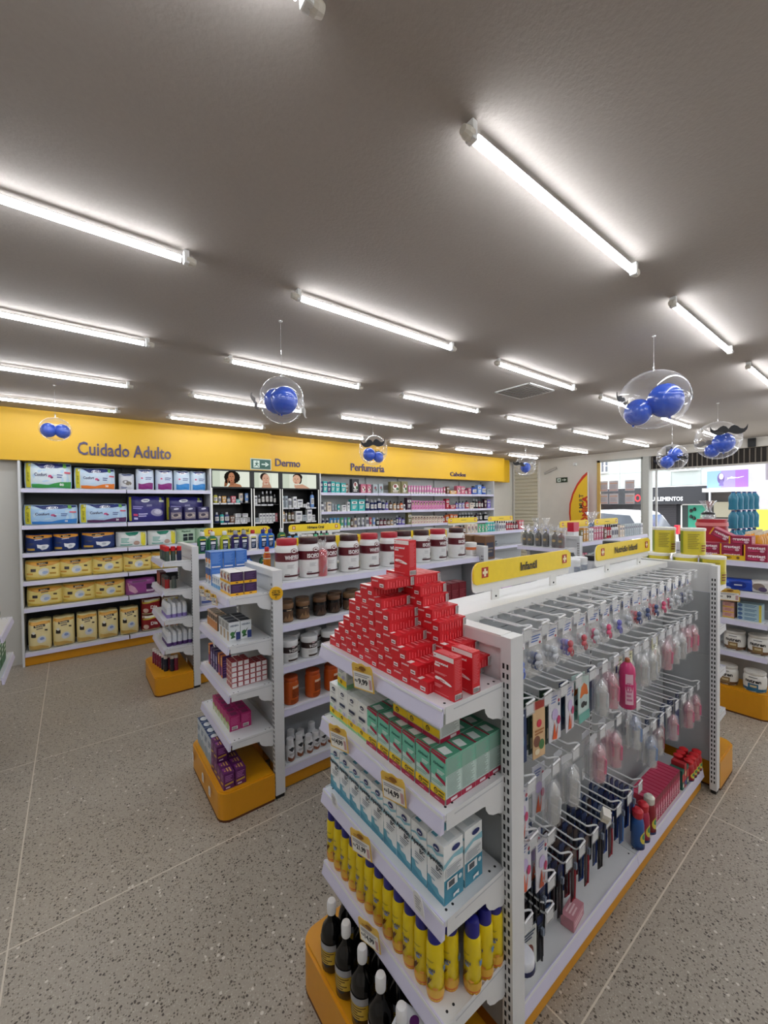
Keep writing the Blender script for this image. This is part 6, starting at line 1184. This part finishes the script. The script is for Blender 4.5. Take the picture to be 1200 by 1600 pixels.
# ================================================================== smaller goods on the distant runs
def stock2(items, y, z, where, group, rz=0, axis='x', fixed=0):
    cnt = {}; seen = {}
    for it in items: cnt[(it[3], it[4])] = cnt.get((it[3], it[4]), 0)+1
    for (x, w_, h_, code, kind) in items:
        k = (code, kind); i = seen.get(k, 0); seen[k] = i+1; nm = f"{PAINT[code][1]} {KN[kind]}"
        lb = f"{nm}, {ORD[i]} from left of its colour {where}" if cnt[k] > 1 else f"{nm} {where}"
        goods(w_, h_, code, kind).put((x, y, z+.001), rz+rnd.uniform(-.05, .05), lb, ['carton', 'carton', 'carton', 'tube', 'bottle'][kind], group)
def line(x0, step, spec):   # spec: (count, width, height, colour index, kind)
    out = []; x = x0
    for n, w_, h_, c, k in spec:
        for _ in range(n): out.append((x+w_/2, w_, h_, c, k)); x += w_+step
    return out
stock2(line(4.46, .012, [(1, .05, .13, 6, 0), (2, .05, .15, 15, 0), (2, .05, .14, 4, 0), (4, .05, .15, 16, 0), (1, .06, .12, 2, 0), (3, .045, .17, 14, 4), (3, .05, .16, 4, 4), (2, .06, .14, 20, 0), (8, .055, .15, 7, 0), (1, .05, .15, 4, 0)]), 2.235, 1.185, 'on the run behind the gift bags', 'small goods behind the gift bags')
stock2(line(4.36, .014, [(4, .05, .11, 16, 0), (4, .06, .10, 7, 0), (5, .05, .12, 4, 4), (4, .06, .11, 10, 0)]), 2.235, .945, 'on the lower shelf there', 'small goods behind the gift bags')
stock2(line(1.72, .02, [(3, .06, .14, 11, 4), (2, .06, .12, 4, 0), (3, .05, .15, 12, 4), (2, .06, .1, 4, 0)]), 4.03, 1.185, 'on the run behind the protein tubs', 'small goods behind the protein tubs')
stock2(line(4.36, .012, [(2, .06, .10, 8, 0), (2, .06, .12, 2, 4), (3, .07, .13, 20, 1), (3, .07, .12, 12, 1), (3, .05, .14, 0, 0), (2, .05, .16, 7, 4), (3, .05, .15, 4, 4), (3, .05, .14, 14, 4), (2, .06, .13, 13, 4), (2, .06, .15, 24, 0)]), 4.03, 1.185, 'on the farthest run', 'small goods on the farthest run')
stock2(line(4.36, .03, [(3, .07, .06, 2, 0), (5, .06, .06, 4, 0), (4, .05, .08, 7, 4)]), 4.03, .945, 'low on the farthest run', 'small goods on the farthest run')
mb = MB(); mb.lathe([(.05, 0), (.07, .05), (.06, .16), (.02, .20), (.09, .30)], clear('FFFFFF', .6, .22), 12, cap=False); mb.lathe([(.045, 0), (.05, .10), (.03, .16)], mat('3A6A9A', .5), 12)
tag(mb.build('wrapped_basket', loc=(5.30, 2.48, 1.20), smooth=40), 'cellophane-wrapped blue basket beneath the feather flag', 'gift basket')
fr = Proto(carton('picture_frame', .12, .03, .13, '5A4438', front=[('r', .1, .1, .9, .9, 'C8B8B0'), ('e', .5, .5, .2, .25, '8A5A5A')]))
row(fr, [(5.72, 2.50, 1.187), (5.90, 2.50, 1.187), (6.08, 2.50, 1.187)], 0, 'small brown framed box', 'before the shop window', 'framed box', 'brown framed boxes')

# ================================================================== right-hand rack: pregnancy tests, wipes, milk tins
XR = 4.09
gt = Proto(carton('pregnancy_test_carton', .135, .12, .062, '9E2348', front=[('r', 0, 0, .07, 1, 'E8A81E'), ('t', 'gravtest', .54, .66, .36, 'F6E6EA', .86), ('e', .4, .26, .24, .1, 'C83A6A'), ('e', .78, .28, .1, .16, 'D8B0C0'), ('r', .1, .06, .9, .10, '7A1838')], right=[('r', 0, 0, 1, 1, 'A82838'), ('l', .2, .2, .8, .8, 3, 'C05060')], top=[('r', .05, .05, .95, .95, 'B83A58')]))
for k, (y, z, rx, l) in enumerate(((.70, 0, 0, 'right stack, bottom'), (.70, 1, 0, 'right stack, top'), (.845, 0, 0, 'middle stack, bottom'), (.845, 1, 0, 'middle stack, second'), (.79, 2, 0, 'highest, over the middle'), (.985, 0, 0, 'left stack, bottom'), (.985, 1, 0, 'left stack, second'))):
    gt.put((XR+.06, y, 1.161+z*.0625), R90, f'maroon test carton, {l}', 'test carton', 'maroon test cartons')
gt.put((XR+.06, .925, 1.161+.165), 0, 'maroon test carton tipped over the left stack', 'test carton', 'maroon test cartons', rot=(0, .5, R90))
mb = MB(); mb.box(-.10, -.002, 0, .10, 0, .038, mat('E2B81E', .4)); decals(mb, lambda u, v, o: (-.1+u*.2, -.002-o, v*.038), (.2, .038), [('t', 'CIMED', .45, .5, .4, '2A2212', .4), ('e', .8, .5, .05, .28, '7A5A1A')])
o = mb.build('shelf_banner', loc=(4.082, .86, 1.161)); o.rotation_euler = (0, 0, R90); tag(o, 'yellow strip before the maroon test cartons', 'banner')
bwp = Proto(soft_pack('wipes_pack', .20, .10, .085, '1E46B0', front=[('e', .5, .5, .25, .35, '16308A'), ('r', .38, .45, .62, .55, 'D8DCE8'), ('e', .15, .15, .14, .14, 'C8D8F0'), ('e', .15, .7, .08, .12, '5A8AE0')])); wwp = Proto(soft_pack('wipes_pack', .12, .10, .09, 'D8D4D0', front=[('e', .4, .5, .3, .3, '8A7A70'), ('e', .6, .3, .2, .2, '5A4A6A')]))
bwp.put((XR+.05, .80, .926), R90, 'blue wipes pack on the second shelf of the right rack', 'wipes pack'); wwp.put((XR+.05, .67, .926), R90, 'white printed wipes pack beside the blue one', 'wipes pack')
lbx = Proto(carton('medicine_carton', .14, .10, .032, 'A8C4CE', front=[('e', .12, .5, .1, .4, '4A6A9A'), ('l', .3, .25, .8, .75, 2, '5A7A9A'), ('r', .9, 0, 1, 1, 'D8C84A')]))
for k in range(4): lbx.put((XR+.055, .735, .701+k*.0325), R90, f"flat pale blue carton in the stack, {['lowest', 'second', 'third', 'topmost'][k]}", 'medicine box', 'stacked pale blue cartons')
pkx = Proto(carton('medicine_carton', .07, .10, .04, 'D8A8A0', front=[('r', 0, 0, 1, .2, 'E0B82A'), ('l', .2, .4, .8, .8, 2, 'B87A7A')]))
for k in range(3): pkx.put((XR+.055, .86, .701+k*.0405), R90, f"pink and yellow carton left of the pale blue stack, {['lowest', 'middle', 'topmost'][k]}", 'medicine box', 'pink and yellow cartons')
def nut(acc): return Proto(bottle('nutrition_tin', [(.055, 0), (.064, .004), (.068, .035), (.068, .10), (.062, .122), (.056, .128)], 'E0DED8', cap=([(.058, .126), (.065, .129), (.065, .142), (.062, .146)], 'C8C4BC'), capname='lid', n=24, sx=1, sy=1, deco=[('p', [(-.1, 0), (1.1, 0), (1.1, .45), (.9, .24), (.5, .10), (.1, .24), (-.1, .45)], acc), ('t', 'nutren', .5, .66, .20, '1E1E22', .66), ('l', .38, .84, .62, .88, 1, '6A6A6A'), ('r', .36, .14, .64, .50, acc if acc == '2E6A8E' else '8A7048'), ('r', .42, .3, .60, .42, 'C8B890')]))
n1, n2 = nut('6A4A2E'), nut('2E6A8E')
n1.put((XR+.06, .83, .451), R90, 'brown and white tin on the lowest shelf, left', 'nutrition tin', 'nutrition tins'); n1.put((XR+.06, .685, .451), R90, 'brown and white tin on the lowest shelf, right', 'nutrition tin', 'nutrition tins')
n1.put((4.07, .86, .191), R90, 'brown and white tin on the yellow plinth', 'nutrition tin', 'nutrition tins'); n2.put((4.065, .695, .191), R90, 'blue and white tin on the yellow plinth', 'nutrition tin', 'nutrition tins')
price_card(4.038, .845, .845, '99', 'white and gold price card on the right rack below the wipes', .13, .10)
# goods on top of the run behind, by the entrance
mb = MB(); mb.lathe([(.12, 0), (.125, .02), (.115, .20), (.11, .27)], mat('A81A2A', .35), 24); mb.lathe([(.122, .21), (.118, .24)], mat('D87A7A', .4), 24); tag(mb.build('biscuit_tin', loc=(4.66, 1.10, 1.187), smooth=40), 'round dark red box behind the maroon test cartons', 'box')
wb = Proto(bottle('water_bottle', [(.034, 0), (.036, .01), (.033, .05), (.036, .09), (.036, .12), (.02, .15), (.013, .16)], '3E8AA8', cap=([(.014, .158), (.014, .172)], '2A4A8A'), m=mat('2E7E9C', .15), rough=.1))
for k in range(3): row(wb, [(4.92+.10*i, 1.0-.02*i, 1.187+.176*k) for i in range(5)], R90, 'blue water bottle', f'in the {["bottom", "middle", "top"][k]} tier by the entrance', 'water bottle', 'stacked water bottles')
jb = Proto(bottle('juice_bottle', [(.034, 0), (.037, .004), (.037, .12), (.022, .155), (.015, .16)], 'D89A1E', cap=([(.017, .158), (.017, .18)], 'E8E0C8'), m=mat('D8921E', .15)))
row(jb, [(4.36+.09*i, .735, 1.187) for i in range(7)], 0, 'amber juice bottle', 'on the right run', 'juice bottle', 'amber juice bottles')
row(jb, [(4.40+.09*i, .80, 1.187) for i in range(6)], 0, 'amber juice bottle', 'in the rear line of the right run', 'juice bottle', 'amber juice bottles')
t = empty('snack_bag', (4.75, 1.15, 1.327)); b = MB(); b.lathe([(.05, 0), (.065, .05), (.06, .16), (.02, .22), (.07, .30)], clear('FFFFFF', .6, .28), 12, cap=False); b.build('cellophane', t, smooth=40); b = MB(); b.lathe([(.03, 0), (.05, .05), (.045, .15)], mat('6A7A78', .6), 12); b.build('bundle', t, smooth=40); b = MB(); b.lathe([(.05, .17), (.055, .18), (.03, .2)], BLACK, 14); b.build('black_band', t); tag(t, 'clear bag with a black band before the street doors', 'gift bag')

# ================================================================== rack cut off at the left edge
gb = Proto(carton('detergent_carton', .10, .12, .22, '1E6A3A', front=[('l', .1, .3, .9, .8, 4, 'D8E8D8')], left=[('r', .05, .05, .95, .9, 'E0E4DE'), ('r', .1, .1, .9, .5, '1E7A3E')], right=[('l', .1, .1, .9, .9, 5, 'D8E8D8')]))
row(gb, [(-.44, 3.42+.11*i, .591) for i in range(4)], PI/2, 'green and white carton', 'on the cut-off rack', 'carton', 'green cartons at the left edge')
ob = Proto(soft_pack('snack_pack', .11, .07, .17, 'E0B878', front=[('r', .1, .5, .9, .65, 'D8702A'), ('e', .5, .3, .3, .15, '2E4A1E'), ('e', .4, .25, .2, .08, 'E8D84A')]))
row(ob, [(-.44, 3.42+.12*i, .846) for i in range(4)], PI/2, 'tan snack pack with an orange band', 'on the cut-off rack', 'snack pack', 'tan packs at the left edge')

# ================================================================== feather flag, posters, street
t = empty('feather_flag', (8.45, 4.05, 0))
P = [(0, .25), (0, 2.26), (-.10, 2.18), (-.22, 2.02), (-.32, 1.82), (-.38, 1.6), (-.39, 1.4), (-.36, 1.1), (-.33, .25)]
outer = [(-y, z) for y, z in P]
f = MB(); f.prism(outer, -.003, .003, mat('C8341E', .6), axis='x'); f.build('red_border', t)
inn = [(.0, .27), (.0, 2.20), (.09, 2.11), (.195, 1.98), (.285, 1.80), (.345, 1.59), (.355, 1.4), (.33, 1.1), (.30, .27)]
f = MB(); f.prism([(a, b) for a, b in inn], -.005, -.003, mat('EDC22A', .6), axis='x')
S = lambda u, v, o: (-.005-o, .39-u*.39, v*2.2)
vs, fs, wd = text_geo('S MULT', .03); k_ = .088/.72
f.add([(-.0062, .085+b*k_, 1.80+(a-wd/2)*k_*.95) for a, b in vs], fs, mat('3A3A34', .6))
vs, fs, wd = text_geo('ÔMICA', .05); k_ = .125/.72
f.add([(-.0064, -.005+b*k_*.9, 1.765+(a-wd/2)*k_) for a, b in vs], fs, mat('C8341E', .6)); f.build('printed_face', t)
f = MB(); f.tube([(0, -.012, 0), (0, -.012, 1.9), (0, -.01, 2.27)], .01, mat('D8D8D4', .4), 8); f.build('pole', t); f = MB(); f.lathe([(.18, 0), (.18, .02), (.03, .04)], BLACK, 20); f.build('base', t)
tag(t, 'yellow feather flag with red border standing before the far wall', 'flag')
# remove upside of far lettering beyond the cloth is not needed: both words end below the top curve
ps = Proto(card(.15, .21, 'DAD4D8', [('r', .08, .72, .92, .80, 'D8A888'), ('l', .12, .25, .88, .65, 7, 'B4B0BC'), ('r', .08, .08, .92, .14, 'D8988A')], 'notice_sheet').o)
k = 0
for zt in (2.06, 1.80):
    for y in (3.86, 3.66, 3.36):
        ps.put((8.745, y, zt), R90, f"printed notice sheet taped inside the shop window, {['upper', 'lower'][zt < 2]} row, {['left', 'middle', 'right'][k % 3]}", 'notice', 'notices on the window', scale=(1.15, 1, 1)); k += 1
structure(MB().box(8.86, -9, -.12, 17, 14, -.02, mat('B4AFA8', .9, 0, .1, .2, 20)).build('street_ground'))
FX = 17.0
def block(name, y0, y1, z0, z1, m, x=FX, d=.3): return MB().box(x, y0, z0, x+d, y1, z1, m)
# white tiled building with black shopfront across the street
t = empty('street_building', (FX, 6.0, 0)); rt2 = Vector(t.location)
def fb(o): o.location = Vector(o.location)-rt2; return o
wm = mat('C4CAC4', .6, 0, .05)
b = MB(); b.box(FX, 4.05, 2.2, FX+.4, 14, 7, wm)
for i in range(12): b.box(FX-.01, 4.05, 2.2+.55*i, FX, 14, 2.212+.55*i, mat('A4AAA6', .6))
for i in range(11): b.box(FX-.01, 4.3+.86*i, 2.2, FX, 4.312+.86*i, 7, mat('A4AAA6', .6))
fb(b.build('tiled_wall', t))
for y0, z0 in ((7.35, 2.85), (4.35, 2.75)):
    b = MB(); b.box(FX-.06, y0, z0, FX, y0+.75, z0+.6, mat('6A6E78', .5))
    for i in range(5): b.box(FX-.1, y0+.05+i*.15, z0, FX-.06, y0+.10+i*.15, z0+.6, mat('D8D8D8', .5))
    b.box(FX-.12, y0-.06, z0-.06, FX-.05, y0+.81, z0, wm); fb(b.build('window', t))
b = MB(); b.box(FX-.35, 4.09, 1.54, FX, 7.75, 2.15, mat('2C2C30', .6)); b.box(FX-.02, 4.09, -.1, FX+.2, 7.75, 1.62, mat('232226', .8)); fb(b.build('black_signboard', t))
def wall_text(s, y0, y1, z0, z1, x, col, strength=None):
    vs, fs, wd = text_geo(s, .03); k = (y0-y1)/wd; q = MB(); hh = (z1-z0)/.72
    q.add([(x, (y0+y1)/2-a*abs(k), z0+b*hh) for a, b in vs], fs, mat(col, .5)); return q
fb(wall_text('SUPLEMENTOS', 5.74, 4.72, 1.66, 1.80, FX-.36, 'E8E8EC').build('lettering', t))
fb(wall_text('GO', 6.42, 6.02, 1.64, 1.92, FX-.36, 'D8303A').build('red_lettering', t))
b = MB()
for i in range(24): b.box(FX-.04, 5.0, -.02+i*.066, FX-.02, 6.4, .035+i*.066, mat('3A373B', .6))
fb(b.build('rolling_shutter', t))
b = MB(); b.box(FX-.12, 4.12, -.1, FX-.02, 4.82, 1.68, mat('2F8A70', .5)); b.box(FX-.16, 4.80, -.1, FX-.1, 4.84, 1.68, WHITE); b.box(FX-.16, 4.12, 1.50, FX-.1, 4.84, 1.54, WHITE); b.box(FX-.13, 4.64, .1, FX-.12, 4.8, 1.5, mat('26302E', .5))
b.prism([(4.12, .2), (4.35, .55), (4.35, .8), (4.12, 1.2)], FX-.14, FX-.12, mat('6A4A3E', .6), axis='x')
for i, (y, z) in enumerate(((4.55, 1.25), (4.45, 1.3), (4.55, 1.05), (4.46, 1.0))): b.lathe([(.035, 0), (.05, .06), (.02, .12)], BLACK, 8, cx=FX-.14, cy=y, z=z)
fb(b.build('green_shopfront', t)); tag(t, 'white tiled building across the street with a long black signboard', 'building')
t = empty('street_shop', (FX, 2.0, 0)); rt2 = Vector(t.location)
b = MB(); b.box(FX, -9, -.1, FX+.4, 4.05, 7, mat('BCB8C0', .7, 0, .05)); fb(b.build('facade', t))
b = MB(); b.box(FX-.5, 3.0, 2.06, FX-.42, 4.02, 2.6, mat('9AA6E0', .4)); S = lambda u, v, o: (FX-.5-o, 4.02-u*1.02, 2.06+v*.54)
decals(b, S, (1.02, .54), [('r', 0, 0, .35, 1, '7C9CDC'), ('r', .35, 0, .7, 1, '8A7CD0'), ('r', .7, 0, 1, 1, '8C5CC4'), ('e', .35, .55, .09, .33, '5A4A7A'), ('e', .36, .66, .055, .18, 'E4C8D8'), ('p', [(.3, .1), (.42, .1), (.40, .45), (.33, .42)], '6A5A90'), ('e', .62, .55, .12, .03, 'E8E0F8'), ('p', [(.48, .42), (.6, .58), (.75, .52), (.9, .6), (.9, .62), (.74, .56), (.6, .63)], 'E8E4F8')], o0=.002)
fb(b.build('signboard', t)); b = MB(); b.box(FX-.9, 2.95, 1.92, FX, 4.05, 2.04, mat('F0F0EE', .6)); fb(b.build('awning', t)); b = MB(); b.box(FX-.1, 3.3, -.1, FX, 4.0, 1.9, mat('4A4644', .8)); b.box(FX-.2, 3.35, .5, FX-.1, 3.95, .56, mat('8A8A80', .6)).box(FX-.2, 3.35, 1.0, FX-.1, 3.95, 1.06, mat('8A8A80', .6)).box(FX-.25, 3.4, .6, FX-.12, 3.8, .95, mat('A8A090', .6)).box(FX-.25, 3.4, 1.1, FX-.12, 3.9, 1.6, mat('9A9480', .6)); fb(b.build('dark_doorway', t))
b = MB(); b.box(FX-.05, 2.0, .4, FX-.02, 2.95, 1.35, mat('C8D04A', .6)); fb(b.build('green_poster', t)); tag(t, 'pale shop across the street with a lilac portrait signboard', 'building')
t = empty('utility_pole', (15.4, 2.2, 0)); b = MB(); b.lathe([(.14, -.1), (.12, 6.5)], mat('B4ACB4', .8), 14); b.build('pole', t, smooth=50); b = MB(); b.box(-.1, .12, 1.7, .1, .32, 2.2, mat('C8C4C8', .5)); b.build('meter_box', t); b = MB(); b.tube([(0, .2, 2.2), (0, .22, 4), (0, .1, 6)], .03, mat('8A8288', .6), 6); b.build('cable', t); tag(t, 'pale utility pole with cables across the street', 'pole')
t = empty('red_kiosk', (FX-.6, 8.2, 0)); b = MB(); b.box(-.3, -.5, 0, .3, .6, 1.95, mat('C83040', .5)); b.build('frame', t); b = MB(); b.box(-.31, -.42, .3, -.3, .52, 1.85, mat('E0C8C8', .5)); b.build('panel', t); tag(t, 'red-framed shopfront panel behind the window notices', 'shopfront')
# white hatchback parked along the street
def car(x, y0, label):
    t = empty('car', (x, y0, -.02)); W_ = 1.62; paint = mat('E8E8EA', .25, 0, .01, 0, 4, coat=.6)
    side = [(0, .30), (-.02, .62), (.02, .80), (.16, .90), (.42, 1.30), (.58, 1.38), (1.5, 1.43), (2.1, 1.38), (2.8, .96), (3.7, .82), (3.85, .62), (3.85, .30), (3.45, .26), (3.30, .50), (3.0, .58), (2.72, .50), (2.58, .24), (1.2, .24), (1.06, .50), (.78, .58), (.50, .50), (.36, .26)]
    b = MB(); b.prism(side, -W_/2, W_/2, paint, axis='x'); o = b.build('body', t)
    bm_ = bmesh.new(); bm_.from_mesh(o.data); bmesh.ops.bevel(bm_, geom=[e for e in bm_.edges if all(abs(abs(v.co.x)-W_/2) < 1e-4 for v in e.verts)], offset=.06, segments=3, affect='EDGES'); bm_.to_mesh(o.data); bm_.free()
    gl = mat('4E545E', .1); 
    for s in (-1, 1):
        g = MB(); xx = s*(W_/2+.002); g.prism([(.50, 1.0), (.66, 1.28), (1.45, 1.34), (1.45, .98)], min(xx, xx+s*.01), max(xx, xx+s*.01), gl, axis='x'); g.prism([(1.52, .98), (1.52, 1.34), (2.05, 1.30), (2.55, .98)], min(xx, xx+s*.01), max(xx, xx+s*.01), gl, axis='x'); g.build('side_window', t)
        for yy in (.78, 3.0):
            w2 = MB(); M_ = Matrix.Translation((s*(W_/2-.1), yy, .30)) @ Matrix.Rotation(PI/2, 4, 'Y'); w2.lathe([(.20, -.09), (.29, -.08), (.30, 0), (.29, .08), (.20, .09)], mat('1A1A1C', .8), 24, M=M_); w2.lathe([(.18, -.095), (.18, .095)], mat('A8AAAE', .3), 16, M=M_); w2.build('wheel', t, smooth=40)
        l_ = MB(); l_.box(s*(W_/2-.22), -.035, .72, s*(W_/2+.005), .06, .98, mat('B01E34', .25), bv=.02); l_.build('tail_light', t)
    g = MB(); g.prism([(.14, .92), (.40, 1.28), (.38, 1.29), (.11, .93)], -.58, .58, gl, axis='x'); g.build('rear_window', t)
    b = MB(); b.box(-.75, -.06, .28, .75, .02, .5, mat('C8C8CC', .4), bv=.02); b.build('bumper', t); return tag(t, label, 'car')
car(12.9, 3.98, 'white hatchback parked on the street beyond the shop window')
# unused prototypes leave the scene
for q in [v for v in list(globals().values()) if isinstance(v, Proto)] + list(_gp.values()):
    if not q.used:
        try:
            for ch in KIDS.get(q.o.name, ()): bpy.data.objects.remove(ch)
            bpy.data.objects.remove(q.o)
        except ReferenceError: pass
for v in list(globals().values()):
    if isinstance(v, list):
        for q in v:
            if isinstance(q, Proto) and not q.used:
                try:
                    for ch in KIDS.get(q.o.name, ()): bpy.data.objects.remove(ch)
                    bpy.data.objects.remove(q.o); q.used = True
                except ReferenceError: pass
bpy.context.view_layer.update()
